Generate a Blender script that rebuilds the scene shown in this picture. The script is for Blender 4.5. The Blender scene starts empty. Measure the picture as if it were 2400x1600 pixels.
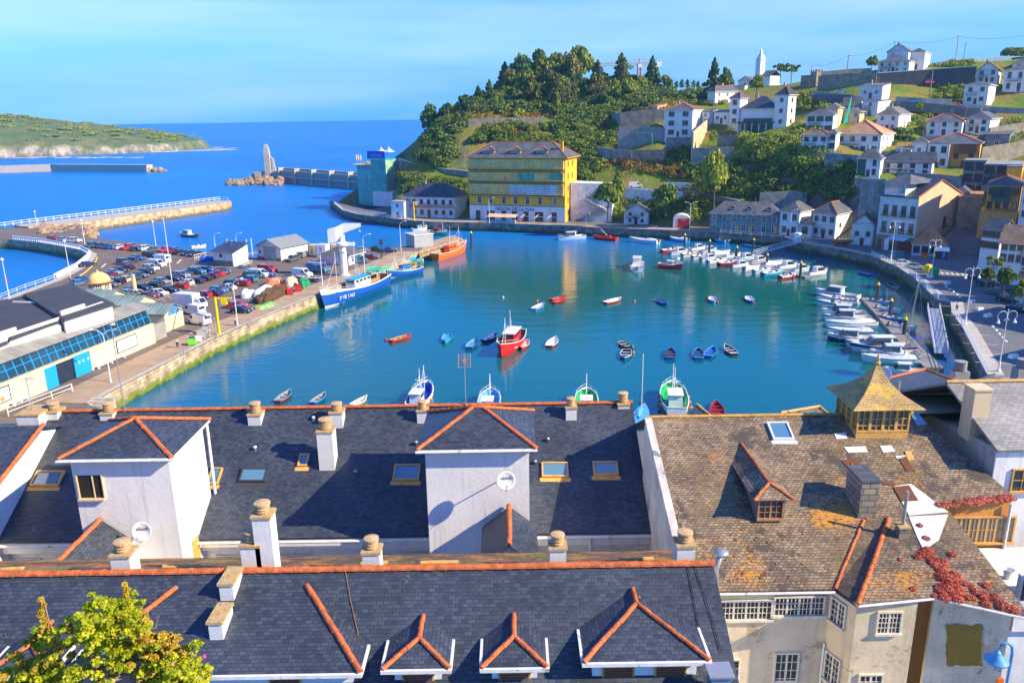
import bpy,math,random
import numpy as np
from mathutils import Vector,Matrix
random.seed(7);RNG=np.random.default_rng(11)
S=bpy.context.scene;COL=S.collection
# ---------------- camera, world, sun, exposure ----------------
F=1837.0;HC=39.0;PITCH=math.radians(15.92);ROLL=math.radians(0.9)
fw=Vector((0,math.cos(PITCH),-math.sin(PITCH)))
u0=Vector((0,math.sin(PITCH),math.cos(PITCH)));r0=Vector((1,0,0))
UP=math.cos(ROLL)*u0+math.sin(ROLL)*r0;RT=math.cos(ROLL)*r0-math.sin(ROLL)*u0
CAM=Vector((0,0,HC))
cd=bpy.data.cameras.new('camera');cam=bpy.data.objects.new('camera',cd);COL.objects.link(cam)
cam.matrix_world=Matrix(((RT.x,UP.x,-fw.x,0),(RT.y,UP.y,-fw.y,0),(RT.z,UP.z,-fw.z,HC),(0,0,0,1)))
cd.sensor_width=36;cd.lens=36*F/2400;cd.clip_start=.5;cd.clip_end=90000
S.camera=cam
SUN_EL,SUN_AZ=33.0,19.0            # azimuth: degrees from +X towards -Y
sd=Vector((math.cos(math.radians(SUN_EL))*math.cos(math.radians(SUN_AZ)),-math.cos(math.radians(SUN_EL))*math.sin(math.radians(SUN_AZ)),math.sin(math.radians(SUN_EL))))
ld=bpy.data.lights.new('sun','SUN');ld.energy=4.9;ld.angle=math.radians(.5);ld.color=(1,.84,.58)
sun=bpy.data.objects.new('sun',ld);COL.objects.link(sun);sun.rotation_euler=sd.to_track_quat('Z','Y').to_euler()
W=bpy.data.worlds.new('World');S.world=W;W.use_nodes=True
nt=W.node_tree;nt.nodes.clear()
sky=nt.nodes.new('ShaderNodeTexSky');sky.sky_type='NISHITA';sky.sun_disc=False
sky.sun_elevation=math.radians(SUN_EL);sky.sun_rotation=math.radians(90+SUN_AZ)
sky.air_density=1.0;sky.dust_density=0;sky.ozone_density=3.0;sky.altitude=0
hs=nt.nodes.new('ShaderNodeHueSaturation');hs.inputs['Saturation'].default_value=1.35
geo=nt.nodes.new('ShaderNodeTexCoord');sep=nt.nodes.new('ShaderNodeSeparateXYZ')
ramp=nt.nodes.new('ShaderNodeValToRGB')
nz=nt.nodes.new('ShaderNodeTexNoise');nz.inputs['Scale'].default_value=3;nz.inputs['Detail'].default_value=4
mp=nt.nodes.new('ShaderNodeMapping');mp.inputs['Scale'].default_value=(.8,.8,7)
ml=nt.nodes.new('ShaderNodeMixRGB');ml.blend_type='MULTIPLY';ml.inputs[0].default_value=1
cl=nt.nodes.new('ShaderNodeMixRGB');cr=nt.nodes.new('ShaderNodeValToRGB')
bg=nt.nodes.new('ShaderNodeBackground');bg.inputs[1].default_value=.135
wo=nt.nodes.new('ShaderNodeOutputWorld')
L=nt.links.new
L(sky.outputs[0],hs.inputs['Color']);L(geo.outputs['Generated'],sep.inputs[0]);L(sep.outputs[2],ramp.inputs[0])
e=ramp.color_ramp.elements
e[0].position=0;e[0].color=(.058,.29,1.0,1);e[1].position=1;e[1].color=(.12,.7,1.3,1)
for p_,c_ in ((.045,(.178,.377,.79,1)),(.0865,(.336,.534,.73,1)),(.125,(.70,.70,.76,1)),(.15,(.46,.64,.86,1)),(.21,(.10,.64,1.3,1)),(.5,(.10,.68,1.35,1))):
 q_=e.new(p_);q_.color=c_
L(hs.outputs[0],ml.inputs[1]);L(ramp.outputs[0],ml.inputs[2])
L(geo.outputs['Generated'],mp.inputs[0]);L(mp.outputs[0],nz.inputs['Vector']);L(nz.outputs[0],cr.inputs[0])
cr.color_ramp.elements[0].position=.4;cr.color_ramp.elements[0].color=(0,0,0,1)
cr.color_ramp.elements[1].position=.85;cr.color_ramp.elements[1].color=(.5,.5,.5,1)
L(cr.outputs[0],cl.inputs[0]);L(ml.outputs[0],cl.inputs[1]);cl.inputs[2].default_value=(3.6,4.6,5.2,1)
L(cl.outputs[0],bg.inputs[0]);L(bg.outputs[0],wo.inputs[0])
S.view_settings.view_transform='Standard';S.view_settings.look='None';S.view_settings.gamma=1
S.view_settings.exposure=0.87
S.render.engine='CYCLES'
cy=S.cycles;cy.max_bounces=6;cy.diffuse_bounces=3;cy.glossy_bounces=3;cy.transmission_bounces=3
cy.transparent_max_bounces=6;cy.caustics_reflective=False;cy.caustics_refractive=False
cy.sample_clamp_indirect=4;cy.use_denoising=True
# ---------------- picture <-> world helpers (for measuring the place) ----------------
def ray(px,py):return fw+(px-1200)/F*RT+(800-py)/F*UP
def atd(px,py,d):return CAM+ray(px,py)*d
def atz(px,py,z=3.0):
 q=ray(px,py);return CAM+q*((z-HC)/q.z)
def atpl(px,py,p0,n):
 q=ray(px,py);n=Vector(n);return CAM+q*(((Vector(p0)-CAM).dot(n))/q.dot(n))
def pj(p):
 v=Vector(p)-CAM;d=v.dot(fw);return (1200+F*v.dot(RT)/d,800-F*v.dot(UP)/d,d)
def solve(fn,target,lo,hi,n=50):
 a=fn(lo)-target
 for _ in range(n):
  m=(lo+hi)/2;b=fn(m)-target
  if (a<0)==(b<0):lo,a=m,b
  else:hi=m
 return (lo+hi)/2
# ---------------- materials ----------------
MC={}
def mat(name,rgb,rough=.7,var=.15,sc=1.5,bump=0.0,bsc=None,spec=.4,metal=0,spots=None,emit=None,grime=None,coat=0):
 if name in MC:return MC[name]
 m=bpy.data.materials.new(name);m.use_nodes=True;t=m.node_tree;b=t.nodes['Principled BSDF']
 b.inputs['Roughness'].default_value=rough;b.inputs['Specular IOR Level'].default_value=spec;b.inputs['Metallic'].default_value=metal
 b.inputs['Coat Weight'].default_value=coat
 if emit:b.inputs['Emission Color'].default_value=(*rgb,1);b.inputs['Emission Strength'].default_value=emit
 tc=t.nodes.new('ShaderNodeTexCoord');l=t.links.new;out=None
 if var>0:
  n=t.nodes.new('ShaderNodeTexNoise');n.inputs['Scale'].default_value=sc;n.inputs['Detail'].default_value=6;n.inputs['Roughness'].default_value=.65
  l(tc.outputs['Object'],n.inputs['Vector'])
  r=t.nodes.new('ShaderNodeValToRGB');r.color_ramp.elements[0].position=.3;r.color_ramp.elements[1].position=.7
  r.color_ramp.elements[0].color=(*[max(0,c*(1-var)) for c in rgb],1);r.color_ramp.elements[1].color=(*[c*(1+var*.6) for c in rgb],1)
  l(n.outputs[0],r.inputs[0]);out=r.outputs[0]
  if 'wall' in name or 'plaster' in name:      # rain streaks
   ms=t.nodes.new('ShaderNodeMapping');ms.inputs['Scale'].default_value=(2.6,2.6,.16);l(tc.outputs['Object'],ms.inputs[0]);ns=t.nodes.new('ShaderNodeTexNoise');ns.inputs['Scale'].default_value=1.3;ns.inputs['Detail'].default_value=5;l(ms.outputs[0],ns.inputs['Vector'])
   rs_=t.nodes.new('ShaderNodeMapRange');rs_.inputs[1].default_value=.52;rs_.inputs[2].default_value=.75;rs_.inputs[3].default_value=1;rs_.inputs[4].default_value=.78;l(ns.outputs[0],rs_.inputs[0])
   vs_=t.nodes.new('ShaderNodeVectorMath');vs_.operation='SCALE';l(out,vs_.inputs[0]);l(rs_.outputs[0],vs_.inputs['Scale']);out=vs_.outputs[0]
  for (sp,srgb,th,ssc) in (spots or []):
   n2=t.nodes.new('ShaderNodeTexNoise');n2.inputs['Scale'].default_value=ssc;n2.inputs['Detail'].default_value=5;n2.inputs['Roughness'].default_value=.7
   mp2=t.nodes.new('ShaderNodeMapping');mp2.inputs['Location'].default_value=(sp*7.3,sp*3.1,0);l(tc.outputs['Object'],mp2.inputs[0]);l(mp2.outputs[0],n2.inputs['Vector'])
   r2=t.nodes.new('ShaderNodeValToRGB');r2.color_ramp.elements[0].position=th;r2.color_ramp.elements[1].position=th+.04
   l(n2.outputs[0],r2.inputs[0]);mx=t.nodes.new('ShaderNodeMixRGB');l(r2.outputs[0],mx.inputs[0]);l(out,mx.inputs[1]);mx.inputs[2].default_value=(*srgb,1);out=mx.outputs[0]
  l(out,b.inputs['Base Color'])
 else:b.inputs['Base Color'].default_value=(*rgb,1)
 if bump>0:
  n3=t.nodes.new('ShaderNodeTexNoise');n3.inputs['Scale'].default_value=bsc or sc*6;n3.inputs['Detail'].default_value=5
  l(tc.outputs['Object'],n3.inputs['Vector']);bp=t.nodes.new('ShaderNodeBump');bp.inputs['Strength'].default_value=bump;bp.inputs['Distance'].default_value=.05
  l(n3.outputs[0],bp.inputs['Height']);l(bp.outputs[0],b.inputs['Normal'])
 MC[name]=m;return m
def tiles(name,c1,c2,mortar,w=.24,h=.15,rough=.55,lichen=(),bump=.4,msize=.012,off=.5,spec=.4,big=.25,bigsc=.35):
 """slates, tiles, stones, boards: a brick pattern in the surface's own metres, each piece its own tone"""
 if name in MC:return MC[name]
 m=bpy.data.materials.new(name);m.use_nodes=True;t=m.node_tree;b=t.nodes['Principled BSDF'];l=t.links.new
 b.inputs['Roughness'].default_value=rough;b.inputs['Specular IOR Level'].default_value=spec
 tc=t.nodes.new('ShaderNodeTexCoord');br=t.nodes.new('ShaderNodeTexBrick')
 wob=t.nodes.new('ShaderNodeTexNoise');wob.inputs['Scale'].default_value=3;l(tc.outputs['UV'],wob.inputs['Vector'])
 va=t.nodes.new('ShaderNodeVectorMath');va.operation='MULTIPLY_ADD';l(wob.outputs['Color'],va.inputs[0]);va.inputs[1].default_value=(w*.12,h*.15,0);l(tc.outputs['UV'],va.inputs[2])
 l(va.outputs[0],br.inputs['Vector'])
 br.inputs['Scale'].default_value=1;br.inputs['Brick Width'].default_value=w;br.inputs['Row Height'].default_value=h
 br.inputs['Mortar Size'].default_value=msize;br.inputs['Mortar Smooth'].default_value=.3;br.offset=off
 br.inputs['Color1'].default_value=(*c1,1);br.inputs['Color2'].default_value=(*c2,1);br.inputs['Mortar'].default_value=(*mortar,1)
 out=br.outputs[0]
 n0=t.nodes.new('ShaderNodeTexNoise');n0.inputs['Scale'].default_value=bigsc;n0.inputs['Detail'].default_value=6;l(tc.outputs['UV'],n0.inputs['Vector'])
 r0_=t.nodes.new('ShaderNodeMapRange');r0_.inputs[1].default_value=.3;r0_.inputs[2].default_value=.7;r0_.inputs[3].default_value=1-big;r0_.inputs[4].default_value=1+big;l(n0.outputs[0],r0_.inputs[0])
 vm=t.nodes.new('ShaderNodeVectorMath');vm.operation='SCALE';l(out,vm.inputs[0]);l(r0_.outputs[0],vm.inputs['Scale']);out=vm.outputs[0]
 for i,(rgb,th,s1,s2) in enumerate(lichen):
  mp2=t.nodes.new('ShaderNodeMapping');mp2.inputs['Location'].default_value=(i*13.7+3,i*5.1,0);l(tc.outputs['UV'],mp2.inputs[0])
  na=t.nodes.new('ShaderNodeTexNoise');na.inputs['Scale'].default_value=s1;na.inputs['Detail'].default_value=3;l(mp2.outputs[0],na.inputs['Vector'])
  nb=t.nodes.new('ShaderNodeTexNoise');nb.inputs['Scale'].default_value=s2;nb.inputs['Detail'].default_value=4;nb.inputs['Roughness'].default_value=.8;l(mp2.outputs[0],nb.inputs['Vector'])
  ad=t.nodes.new('ShaderNodeMath');ad.operation='ADD';l(na.outputs[0],ad.inputs[0]);l(nb.outputs[0],ad.inputs[1])
  rr=t.nodes.new('ShaderNodeMapRange');rr.inputs[1].default_value=th;rr.inputs[2].default_value=th+.06;l(ad.outputs[0],rr.inputs[0])
  mx=t.nodes.new('ShaderNodeMixRGB');l(rr.outputs[0],mx.inputs[0]);l(out,mx.inputs[1]);mx.inputs[2].default_value=(*rgb,1);out=mx.outputs[0]
 l(out,b.inputs['Base Color'])
 bp=t.nodes.new('ShaderNodeBump');bp.inputs['Strength'].default_value=bump;bp.inputs['Distance'].default_value=.02;bp.invert=True
 l(br.outputs['Fac'],bp.inputs['Height']);l(bp.outputs[0],b.inputs['Normal'])
 MC[name]=m;return m
def leafmat(name,rgb,rgb2,sc=.35,trans=.25):
 if name in MC:return MC[name]
 m=bpy.data.materials.new(name);m.use_nodes=True;t=m.node_tree;b=t.nodes['Principled BSDF'];l=t.links.new
 b.inputs['Roughness'].default_value=.65;b.inputs['Specular IOR Level'].default_value=.25
 g=t.nodes.new('ShaderNodeNewGeometry');n=t.nodes.new('ShaderNodeTexNoise');n.inputs['Scale'].default_value=sc;n.inputs['Detail'].default_value=5
 l(g.outputs['Position'],n.inputs['Vector']);oi=t.nodes.new('ShaderNodeObjectInfo')
 ad=t.nodes.new('ShaderNodeMath');ad.operation='MULTIPLY_ADD';l(oi.outputs['Random'],ad.inputs[0]);ad.inputs[1].default_value=.3;ad.inputs[2].default_value=-.15
 a2=t.nodes.new('ShaderNodeMath');l(ad.outputs[0],a2.inputs[0]);l(n.outputs[0],a2.inputs[1])
 a3=t.nodes.new('ShaderNodeMath');a3.operation='MULTIPLY_ADD';l(g.outputs['Random Per Island'],a3.inputs[0]);a3.inputs[1].default_value=.35;l(a2.outputs[0],a3.inputs[2])
 r=t.nodes.new('ShaderNodeValToRGB');l(a3.outputs[0],r.inputs[0]);e=r.color_ramp.elements
 e[0].position=.4;e[0].color=(*rgb,1);e[1].position=.85;e[1].color=(*rgb2,1)
 l(r.outputs[0],b.inputs['Base Color'])
 tr=t.nodes.new('ShaderNodeBsdfTranslucent');l(r.outputs[0],tr.inputs[0]);mx=t.nodes.new('ShaderNodeMixShader');mx.inputs[0].default_value=trans
 l(b.outputs[0],mx.inputs[1]);l(tr.outputs[0],mx.inputs[2]);l(mx.outputs[0],t.nodes['Material Output'].inputs[0])
 MC[name]=m;return m
# ---------------- mesh building ----------------
class MB:
 def __init__(s):s.v=[];s.f=[];s.m=[]
 def poly(s,pts,m=0):
  i=len(s.v);s.v+=[Vector(p) for p in pts];s.f.append(tuple(range(i,i+len(pts))));s.m.append(m);return s
 def box(s,x0,x1,y0,y1,z0,z1,m=0,M=None,top=None):
  p=[(x0,y0,z0),(x1,y0,z0),(x1,y1,z0),(x0,y1,z0),(x0,y0,z1),(x1,y0,z1),(x1,y1,z1),(x0,y1,z1)]
  p=[Vector(q) for q in p]
  if M is not None:p=[M @ q for q in p]
  i=len(s.v);s.v+=p
  for k,q in enumerate(((0,3,2,1),(4,5,6,7),(0,1,5,4),(1,2,6,5),(2,3,7,6),(3,0,4,7))):
   s.f.append(tuple(i+j for j in q));s.m.append(top if (top is not None and k==1) else m)
  return s
 def prism(s,pts,z0,z1,m=0,mt=None,bottom=True):
  n=len(pts);a=sum(pts[i][0]*pts[(i+1) % n][1]-pts[(i+1) % n][0]*pts[i][1] for i in range(n))
  if a<0:pts=pts[::-1]
  zz0=z0 if callable(z0) else (lambda p:z0)
  zz1=z1 if callable(z1) else (lambda p:z1)
  i=len(s.v);s.v+=[Vector((p[0],p[1],zz0(p))) for p in pts]+[Vector((p[0],p[1],zz1(p))) for p in pts]
  s.f.append(tuple(i+n+k for k in range(n)));s.m.append(m if mt is None else mt)
  if bottom:s.f.append(tuple(i+n-1-k for k in range(n)));s.m.append(m)
  for k in range(n):
   j=(k+1) % n;s.f.append((i+k,i+j,i+n+j,i+n+k));s.m.append(m)
  return s
 def loft(s,rings,m=0,caps=True,closed=True):
  n=len(rings[0]);i=len(s.v)
  for r in rings:s.v+=[Vector(p) for p in r]
  for a in range(len(rings)-1):
   for k in range(n if closed else n-1):
    j=(k+1) % n;s.f.append((i+a*n+k,i+a*n+j,i+(a+1)*n+j,i+(a+1)*n+k));s.m.append(m)
  if caps and closed:
   s.f.append(tuple(i+k for k in reversed(range(n))));s.m.append(m)
   b=i+(len(rings)-1)*n;s.f.append(tuple(b+k for k in range(n)));s.m.append(m)
  return s
 def tube(s,pts,r,n=6,m=0):
  pts=[Vector(p) for p in pts];rs=r if isinstance(r,(list,tuple)) else [r]*len(pts);rings=[]
  for i,p in enumerate(pts):
   d=(pts[min(i+1,len(pts)-1)]-pts[max(i-1,0)])
   d=d.normalized() if d.length>1e-9 else Vector((0,0,1))
   a=Vector((0,0,1)) if abs(d.z)<.9 else Vector((1,0,0));x=d.cross(a).normalized();y=x.cross(d)
   rings.append([p+rs[i]*(math.cos(2*math.pi*k/n)*x-math.sin(2*math.pi*k/n)*y) for k in range(n)])
  return s.loft(rings,m)
 def lathe(s,prof,n=12,c=(0,0,0),m=0,M=None):
  rings=[]
  for r,z in prof:
   g=[Vector((c[0]+r*math.cos(2*math.pi*k/n),c[1]+r*math.sin(2*math.pi*k/n),c[2]+z)) for k in range(n)]
   rings.append([M @ q for q in g] if M is not None else g)
  return s.loft(rings,m)
 def ball(s,c,r,m=0,n=10,sq=(1,1,1),jit=0):
  k=n//2+1;pr=[]
  i0=len(s.v)
  for a in range(k+1):
   th=math.pi*a/k;pr.append((max(1e-3,math.sin(th))*r,-math.cos(th)*r))
  s.lathe(pr,n,(0,0,0),m)
  for q in s.v[i0:]:
   j=1+(random.uniform(-jit,jit) if jit else 0);q.x=q.x*sq[0]*j+c[0];q.y=q.y*sq[1]*j+c[1];q.z=q.z*sq[2]*j+c[2]
  return s
 def build(s,name,mats,parent=None,world=False,smooth=False,loc=None,label=None,bevel=0):
  if not isinstance(mats,(list,tuple)):mats=[mats]
  vs=s.v
  if world and parent is not None:
   Mi=parent_matrix(parent).inverted();vs=[Mi @ q for q in vs]
  me=bpy.data.meshes.new(name);me.from_pydata([tuple(q) for q in vs],[],s.f)
  for q in mats:me.materials.append(q)
  me.polygons.foreach_set('material_index',s.m)
  if smooth:me.polygons.foreach_set('use_smooth',[True]*len(s.f))
  me.update();autouv(me)
  return link(name,me,parent,loc,label)
def link(name,me,parent=None,loc=None,label=None):
 o=bpy.data.objects.new(name,me);COL.objects.link(o)
 if parent is not None:o.parent=parent
 if loc is not None:o.location=loc
 if label:o['label']=label
 return o
def parent_matrix(o):
 M=Matrix.LocRotScale(o.location,o.rotation_euler,o.scale)
 return parent_matrix(o.parent) @ M if o.parent else M
def autouv(me):
 uv=me.uv_layers.new(name='UVMap');Z=Vector((0,0,1));vs=me.vertices
 for p in me.polygons:
  n=p.normal;u=Z.cross(n)
  u=u.normalized() if u.length>.02 else Vector((1,0,0))
  v=n.cross(u)
  for li in p.loop_indices:
   c=vs[me.loops[li].vertex_index].co;uv.data[li].uv=(c.dot(u),c.dot(v))
USED={}
def tag(o,label,cat,group=None,kind=None):
 if label:
  if label in USED and not (group and USED[label]==group):print('DUP LABEL',label)
  USED[label]=group
  nw=len(label.split())
  if nw<4 or nw>16:print('LABEL LENGTH',nw,label)
  o['label']=label
 if cat:o['category']=cat
 if group:o['group']=group
 if kind:o['kind']=kind
 return o
def thing(name,label,cat,loc=(0,0,0),rz=0,group=None,scale=1):
 o=bpy.data.objects.new(name,None);COL.objects.link(o);o.location=loc;o.rotation_euler=(0,0,rz)
 o.scale=(scale,)*3 if not isinstance(scale,(tuple,list)) else scale
 o.empty_display_size=.3
 return tag(o,label,cat,group)
def struct(o):o['kind']='structure';return o
def kids(o):return [c for c in COL.objects if c.parent==o]
KID={}
def dup(root,loc,rz,label,group=None,scale=None,mats=None):
 """copy a thing with copies of its parts and sub-parts"""
 if root.name not in KID:KID[root.name]=[(c,kids(c)) for c in kids(root)]
 r=root.copy();COL.objects.link(r);r.location=loc;r.rotation_euler=(0,0,rz)
 if scale is not None:r.scale=(scale,)*3 if not isinstance(scale,(tuple,list)) else scale
 tag(r,label,None,group)
 for c,gs in KID[root.name]:
  d=c.copy();COL.objects.link(d);d.parent=r;d.matrix_parent_inverse=c.matrix_parent_inverse
  recolor(d,mats)
  for g in gs:
   h=g.copy();COL.objects.link(h);h.parent=d;recolor(h,mats)
 return r
def recolor(o,mats):
 if not mats or o.type != 'MESH':return
 for s in o.material_slots:
  k=s.material.name if s.material else ''
  if k in mats:s.link='OBJECT';s.material=mats[k]
def free(protos):
 """prototypes that are not themselves placed go away"""
 for p in protos:
  for c in kids(p):
   for g in kids(c):bpy.data.objects.remove(g)
   bpy.data.objects.remove(c)
  bpy.data.objects.remove(p)
def rot2(a):return Matrix.Rotation(a,4,'Z')
def leafcloud(cs,rs,k,size,up=.3,shell=.55,flat=0,rng=RNG):
 cs=np.asarray(cs,float);rs=np.asarray(rs,float);n=len(cs)
 if np.ndim(k)==0:k=np.full(n,int(k))
 idx=np.repeat(np.arange(n),k);N=len(idx)
 d=rng.normal(size=(N,3));d /= np.linalg.norm(d,axis=1)[:,None]
 d[:,2]=np.where(d[:,2]<-.35,-d[:,2],d[:,2])
 rad=shell+(1-shell)*rng.random(N)**.6
 p=cs[idx]+d*rs[idx]*rad[:,None]
 nn=d+rng.normal(size=(N,3))*.7;nn[:,2]+=up;nn /= np.linalg.norm(nn,axis=1)[:,None]
 a=np.cross(nn,rng.normal(size=(N,3)));a /= np.linalg.norm(a,axis=1)[:,None];b=np.cross(nn,a)
 s=size*(.6+.8*rng.random(N))[:,None]
 if np.ndim(size)>0:s=(np.asarray(size)[idx]*(.6+.8*rng.random(N)))[:,None]
 q=np.stack([p-a*s*.5-b*s*.35,p+a*s*.5-b*s*.35,p+a*s*.35+b*s*.5,p-a*s*.35+b*s*.5],1).reshape(-1,3)
 return q
def quadmesh(name,q,m,extra=None):
 me=bpy.data.meshes.new(name);n=len(q)//4
 me.vertices.add(len(q));me.vertices.foreach_set('co',q.astype(np.float32).ravel())
 me.loops.add(n*4);me.loops.foreach_set('vertex_index',np.arange(n*4,dtype=np.int32))
 me.polygons.add(n);me.polygons.foreach_set('loop_start',np.arange(0,n*4,4,dtype=np.int32))
 me.materials.append(m);me.update();me.validate();return me
# ---------------- palette ----------------
WHITE=mat('white_plaster',(.80,.79,.76),.8,.13,.35,.2,6,spots=[(5,(.62,.61,.57),.70,.9)])
WHITE2=mat('weathered_white_plaster',(.72,.72,.70),.85,.25,.6,.2,6,spots=[(1,(.42,.42,.40),.66,.5)])
CREAM=mat('cream_plaster',(.72,.56,.34),.8,.12,.5,.15,6)
YELLOW=mat('yellow_plaster',(.90,.47,.03),.8,.12,.5,.15,6)
ORANGE=mat('orange_plaster',(.70,.30,.07),.8,.12,.5,.15,6)
PEACH=mat('peach_plaster',(.78,.52,.30),.8,.1,.5,.15,6)
GREY=mat('grey_concrete',(.30,.30,.28),.85,.25,.5,.3,6)
CONC=mat('pale_concrete',(.46,.43,.37),.85,.25,.8,.3,5)
STONE=tiles('stone_wall',(.25,.22,.16),(.38,.33,.24),(.14,.12,.09),.55,.28,.85,bump=.6,msize=.03,big=.35)
STONEG=tiles('grey_stone_wall',(.20,.22,.20),(.36,.36,.33),(.13,.14,.13),.6,.3,.85,bump=.6,msize=.03,big=.35)
SLATE=tiles('blue_slate',(.032,.042,.062),(.066,.080,.106),(.024,.027,.035),.22,.135,.42,big=.25,lichen=[((.30,.28,.12),1.26,.6,9),((.42,.42,.36),1.33,2.2,26)])
SLATEF=tiles('hill_slate',(.085,.092,.10),(.14,.145,.15),(.05,.05,.055),.5,.3,.55,big=.3)
SLATEB=tiles('brown_slate',(.13,.12,.10),(.22,.19,.15),(.07,.06,.05),.5,.3,.6,big=.3)
OLDROOF=tiles('lichened_old_slate',(.17,.122,.072),(.35,.255,.155),(.05,.035,.022),.21,.14,.6,big=.4,bigsc=.5,bump=.9,msize=.014,
 lichen=[((.20,.14,.06),1.10,.22,2.5),((.09,.07,.05),1.07,.3,1.6),((.58,.25,.02),1.16,.3,6),((.62,.60,.45),1.27,.5,10)])
TERRA=mat('terracotta',(.58,.15,.045),.85,.5,4,.5,16,spots=[(3,(.50,.36,.22),.66,5)])
TERRAR=tiles('terracotta_roof',(.50,.17,.06),(.62,.26,.10),(.25,.08,.03),.3,.35,.75)
TERRAO=tiles('old_orange_roof',(.42,.24,.12),(.52,.32,.16),(.22,.12,.05),.4,.4,.75)
MOSSR=tiles('mossy_back_slope',(.10,.07,.04),(.16,.11,.06),(.05,.04,.03),.26,.17,.8,lichen=[((.50,.20,.03),1.02,.8,5),((.45,.10,.06),1.16,.5,6),((.2,.22,.04),1.1,.4,4)])
GLASS=mat('dark_window_glass',(.02,.03,.04),.08,0,spec=.9)
GLASSB=mat('sky_window_glass',(.10,.22,.32),.06,0,spec=1,coat=1)
FRW=mat('white_paint',(.78,.78,.76),.5,.05,2)
FRB=mat('brown_wood',(.18,.07,.03),.6,.3,4)
FRY=mat('ochre_wood',(.68,.38,.10),.6,.25,4)
FRG=mat('green_paint',(.02,.12,.10),.5,.15,2)
REDP=mat('red_paint',(.55,.02,.02),.45,.12,1)
DRED=mat('dark_red_paint',(.20,.015,.02),.5,.15,2)
BLUEP=mat('blue_paint',(.01,.10,.45),.4,.12,2)
CYANP=mat('cyan_paint',(.02,.35,.55),.45,.12,2)
DOORB=mat('blue_door_paint',(.01,.33,.80),.5,.1,2)
NAVY=mat('navy_paint',(.01,.02,.08),.35,.1,2)
YEL=mat('yellow_paint',(.85,.60,.01),.45,.1,2)
ORAP=mat('orange_paint',(.80,.16,.02),.45,.1,2)
GREENP=mat('green_paint_bright',(.02,.38,.12),.5,.1,2)
BLACK=mat('black_rubber',(.02,.02,.022),.7,.1,3)
METAL=mat('galvanised_metal',(.42,.44,.45),.4,.12,3,metal=.5)
DMET=mat('dark_metal',(.05,.05,.055),.5,.15,3)
WOOD=mat('weathered_wood',(.36,.24,.12),.8,.3,3,.3,15)
DWOOD=mat('dark_wet_timber',(.05,.04,.03),.7,.3,3,.3,12)
GEL=mat('white_gelcoat',(.82,.82,.80),.25,.04,2,coat=.5)
DECK=mat('pale_deck',(.70,.64,.52),.6,.12,2)
CANV=mat('canvas_cover',(.55,.62,.70),.8,.15,2,.2,6)
ASPH=mat('asphalt',(.175,.135,.105),.85,.22,.25,.2,6,spots=[(2,(.10,.085,.07),.62,.12)])
ASPHD=mat('promenade_asphalt',(.15,.155,.16),.85,.2,.2,.2,6)
PAVE=mat('quay_paving',(.42,.30,.19),.85,.22,.3,.25,5,spots=[(4,(.28,.20,.13),.6,.4)])
LINE=mat('road_marking',(.72,.70,.64),.7,.25,3)
ROCKL=mat('pale_cliff_rock',(.46,.36,.24),.9,.45,.06,.8,.25,spots=[(3,(.14,.12,.10),.60,.05)])
ROCKD=mat('boulder_rock',(.36,.25,.15),.9,.45,.5,.8,1.5)
def quaywall(name,a,b,alg,wet):
 m=tiles(name,a,b,[c*.5 for c in a],1.4,.6,.8,bump=.5,msize=.03,big=.5,bigsc=.5);t=m.node_tree;l=t.links.new
 bs=t.nodes['Principled BSDF'];src=bs.inputs['Base Color'].links[0].from_socket
 g=t.nodes.new('ShaderNodeNewGeometry');sp=t.nodes.new('ShaderNodeSeparateXYZ');l(g.outputs['Position'],sp.inputs[0])
 n=t.nodes.new('ShaderNodeTexNoise');n.inputs['Scale'].default_value=.8;n.inputs['Detail'].default_value=5;l(g.outputs['Position'],n.inputs['Vector'])
 ad=t.nodes.new('ShaderNodeMath');ad.operation='MULTIPLY_ADD';l(n.outputs[0],ad.inputs[0]);ad.inputs[1].default_value=-2.2;l(sp.outputs[2],ad.inputs[2])
 for lo,hi,c in ((-.3,.3,alg),(-.95,-.75,wet)):
  r=t.nodes.new('ShaderNodeMapRange');r.inputs[1].default_value=lo;r.inputs[2].default_value=hi;r.inputs[3].default_value=1;r.inputs[4].default_value=0;l(ad.outputs[0],r.inputs[0])
  mx=t.nodes.new('ShaderNodeMixRGB');l(r.outputs[0],mx.inputs[0]);l(src,mx.inputs[1]);mx.inputs[2].default_value=(*c,1);src=mx.outputs[0]
 l(src,bs.inputs['Base Color']);return m
QW=quaywall('quay_wall_stone',(.36,.28,.17),(.52,.42,.27),(.16,.20,.02),(.05,.09,.01))
QWD=quaywall('old_quay_wall_stone',(.15,.14,.11),(.26,.23,.18),(.06,.07,.02),(.03,.04,.01))
# ---------------- sea ----------------
m=bpy.data.materials.new('sea_water');m.use_nodes=True;t=m.node_tree;b=t.nodes['Principled BSDF'];l=t.links.new
b.inputs['Roughness'].default_value=.04;b.inputs['Specular IOR Level'].default_value=.5;b.inputs['IOR'].default_value=1.75
g=t.nodes.new('ShaderNodeNewGeometry')
cc=t.nodes.new('ShaderNodeTexNoise');cc.inputs['Scale'].default_value=.006;cc.inputs['Detail'].default_value=4;l(g.outputs['Position'],cc.inputs['Vector'])
sp=t.nodes.new('ShaderNodeSeparateXYZ');l(g.outputs['Position'],sp.inputs[0])
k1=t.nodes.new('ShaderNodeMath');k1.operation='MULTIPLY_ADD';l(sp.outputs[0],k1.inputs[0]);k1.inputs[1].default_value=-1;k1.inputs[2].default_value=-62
k2=t.nodes.new('ShaderNodeMath');k2.operation='MULTIPLY_ADD';l(sp.outputs[1],k2.inputs[0]);k2.inputs[1].default_value=.5;k2.inputs[2].default_value=-125
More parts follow.
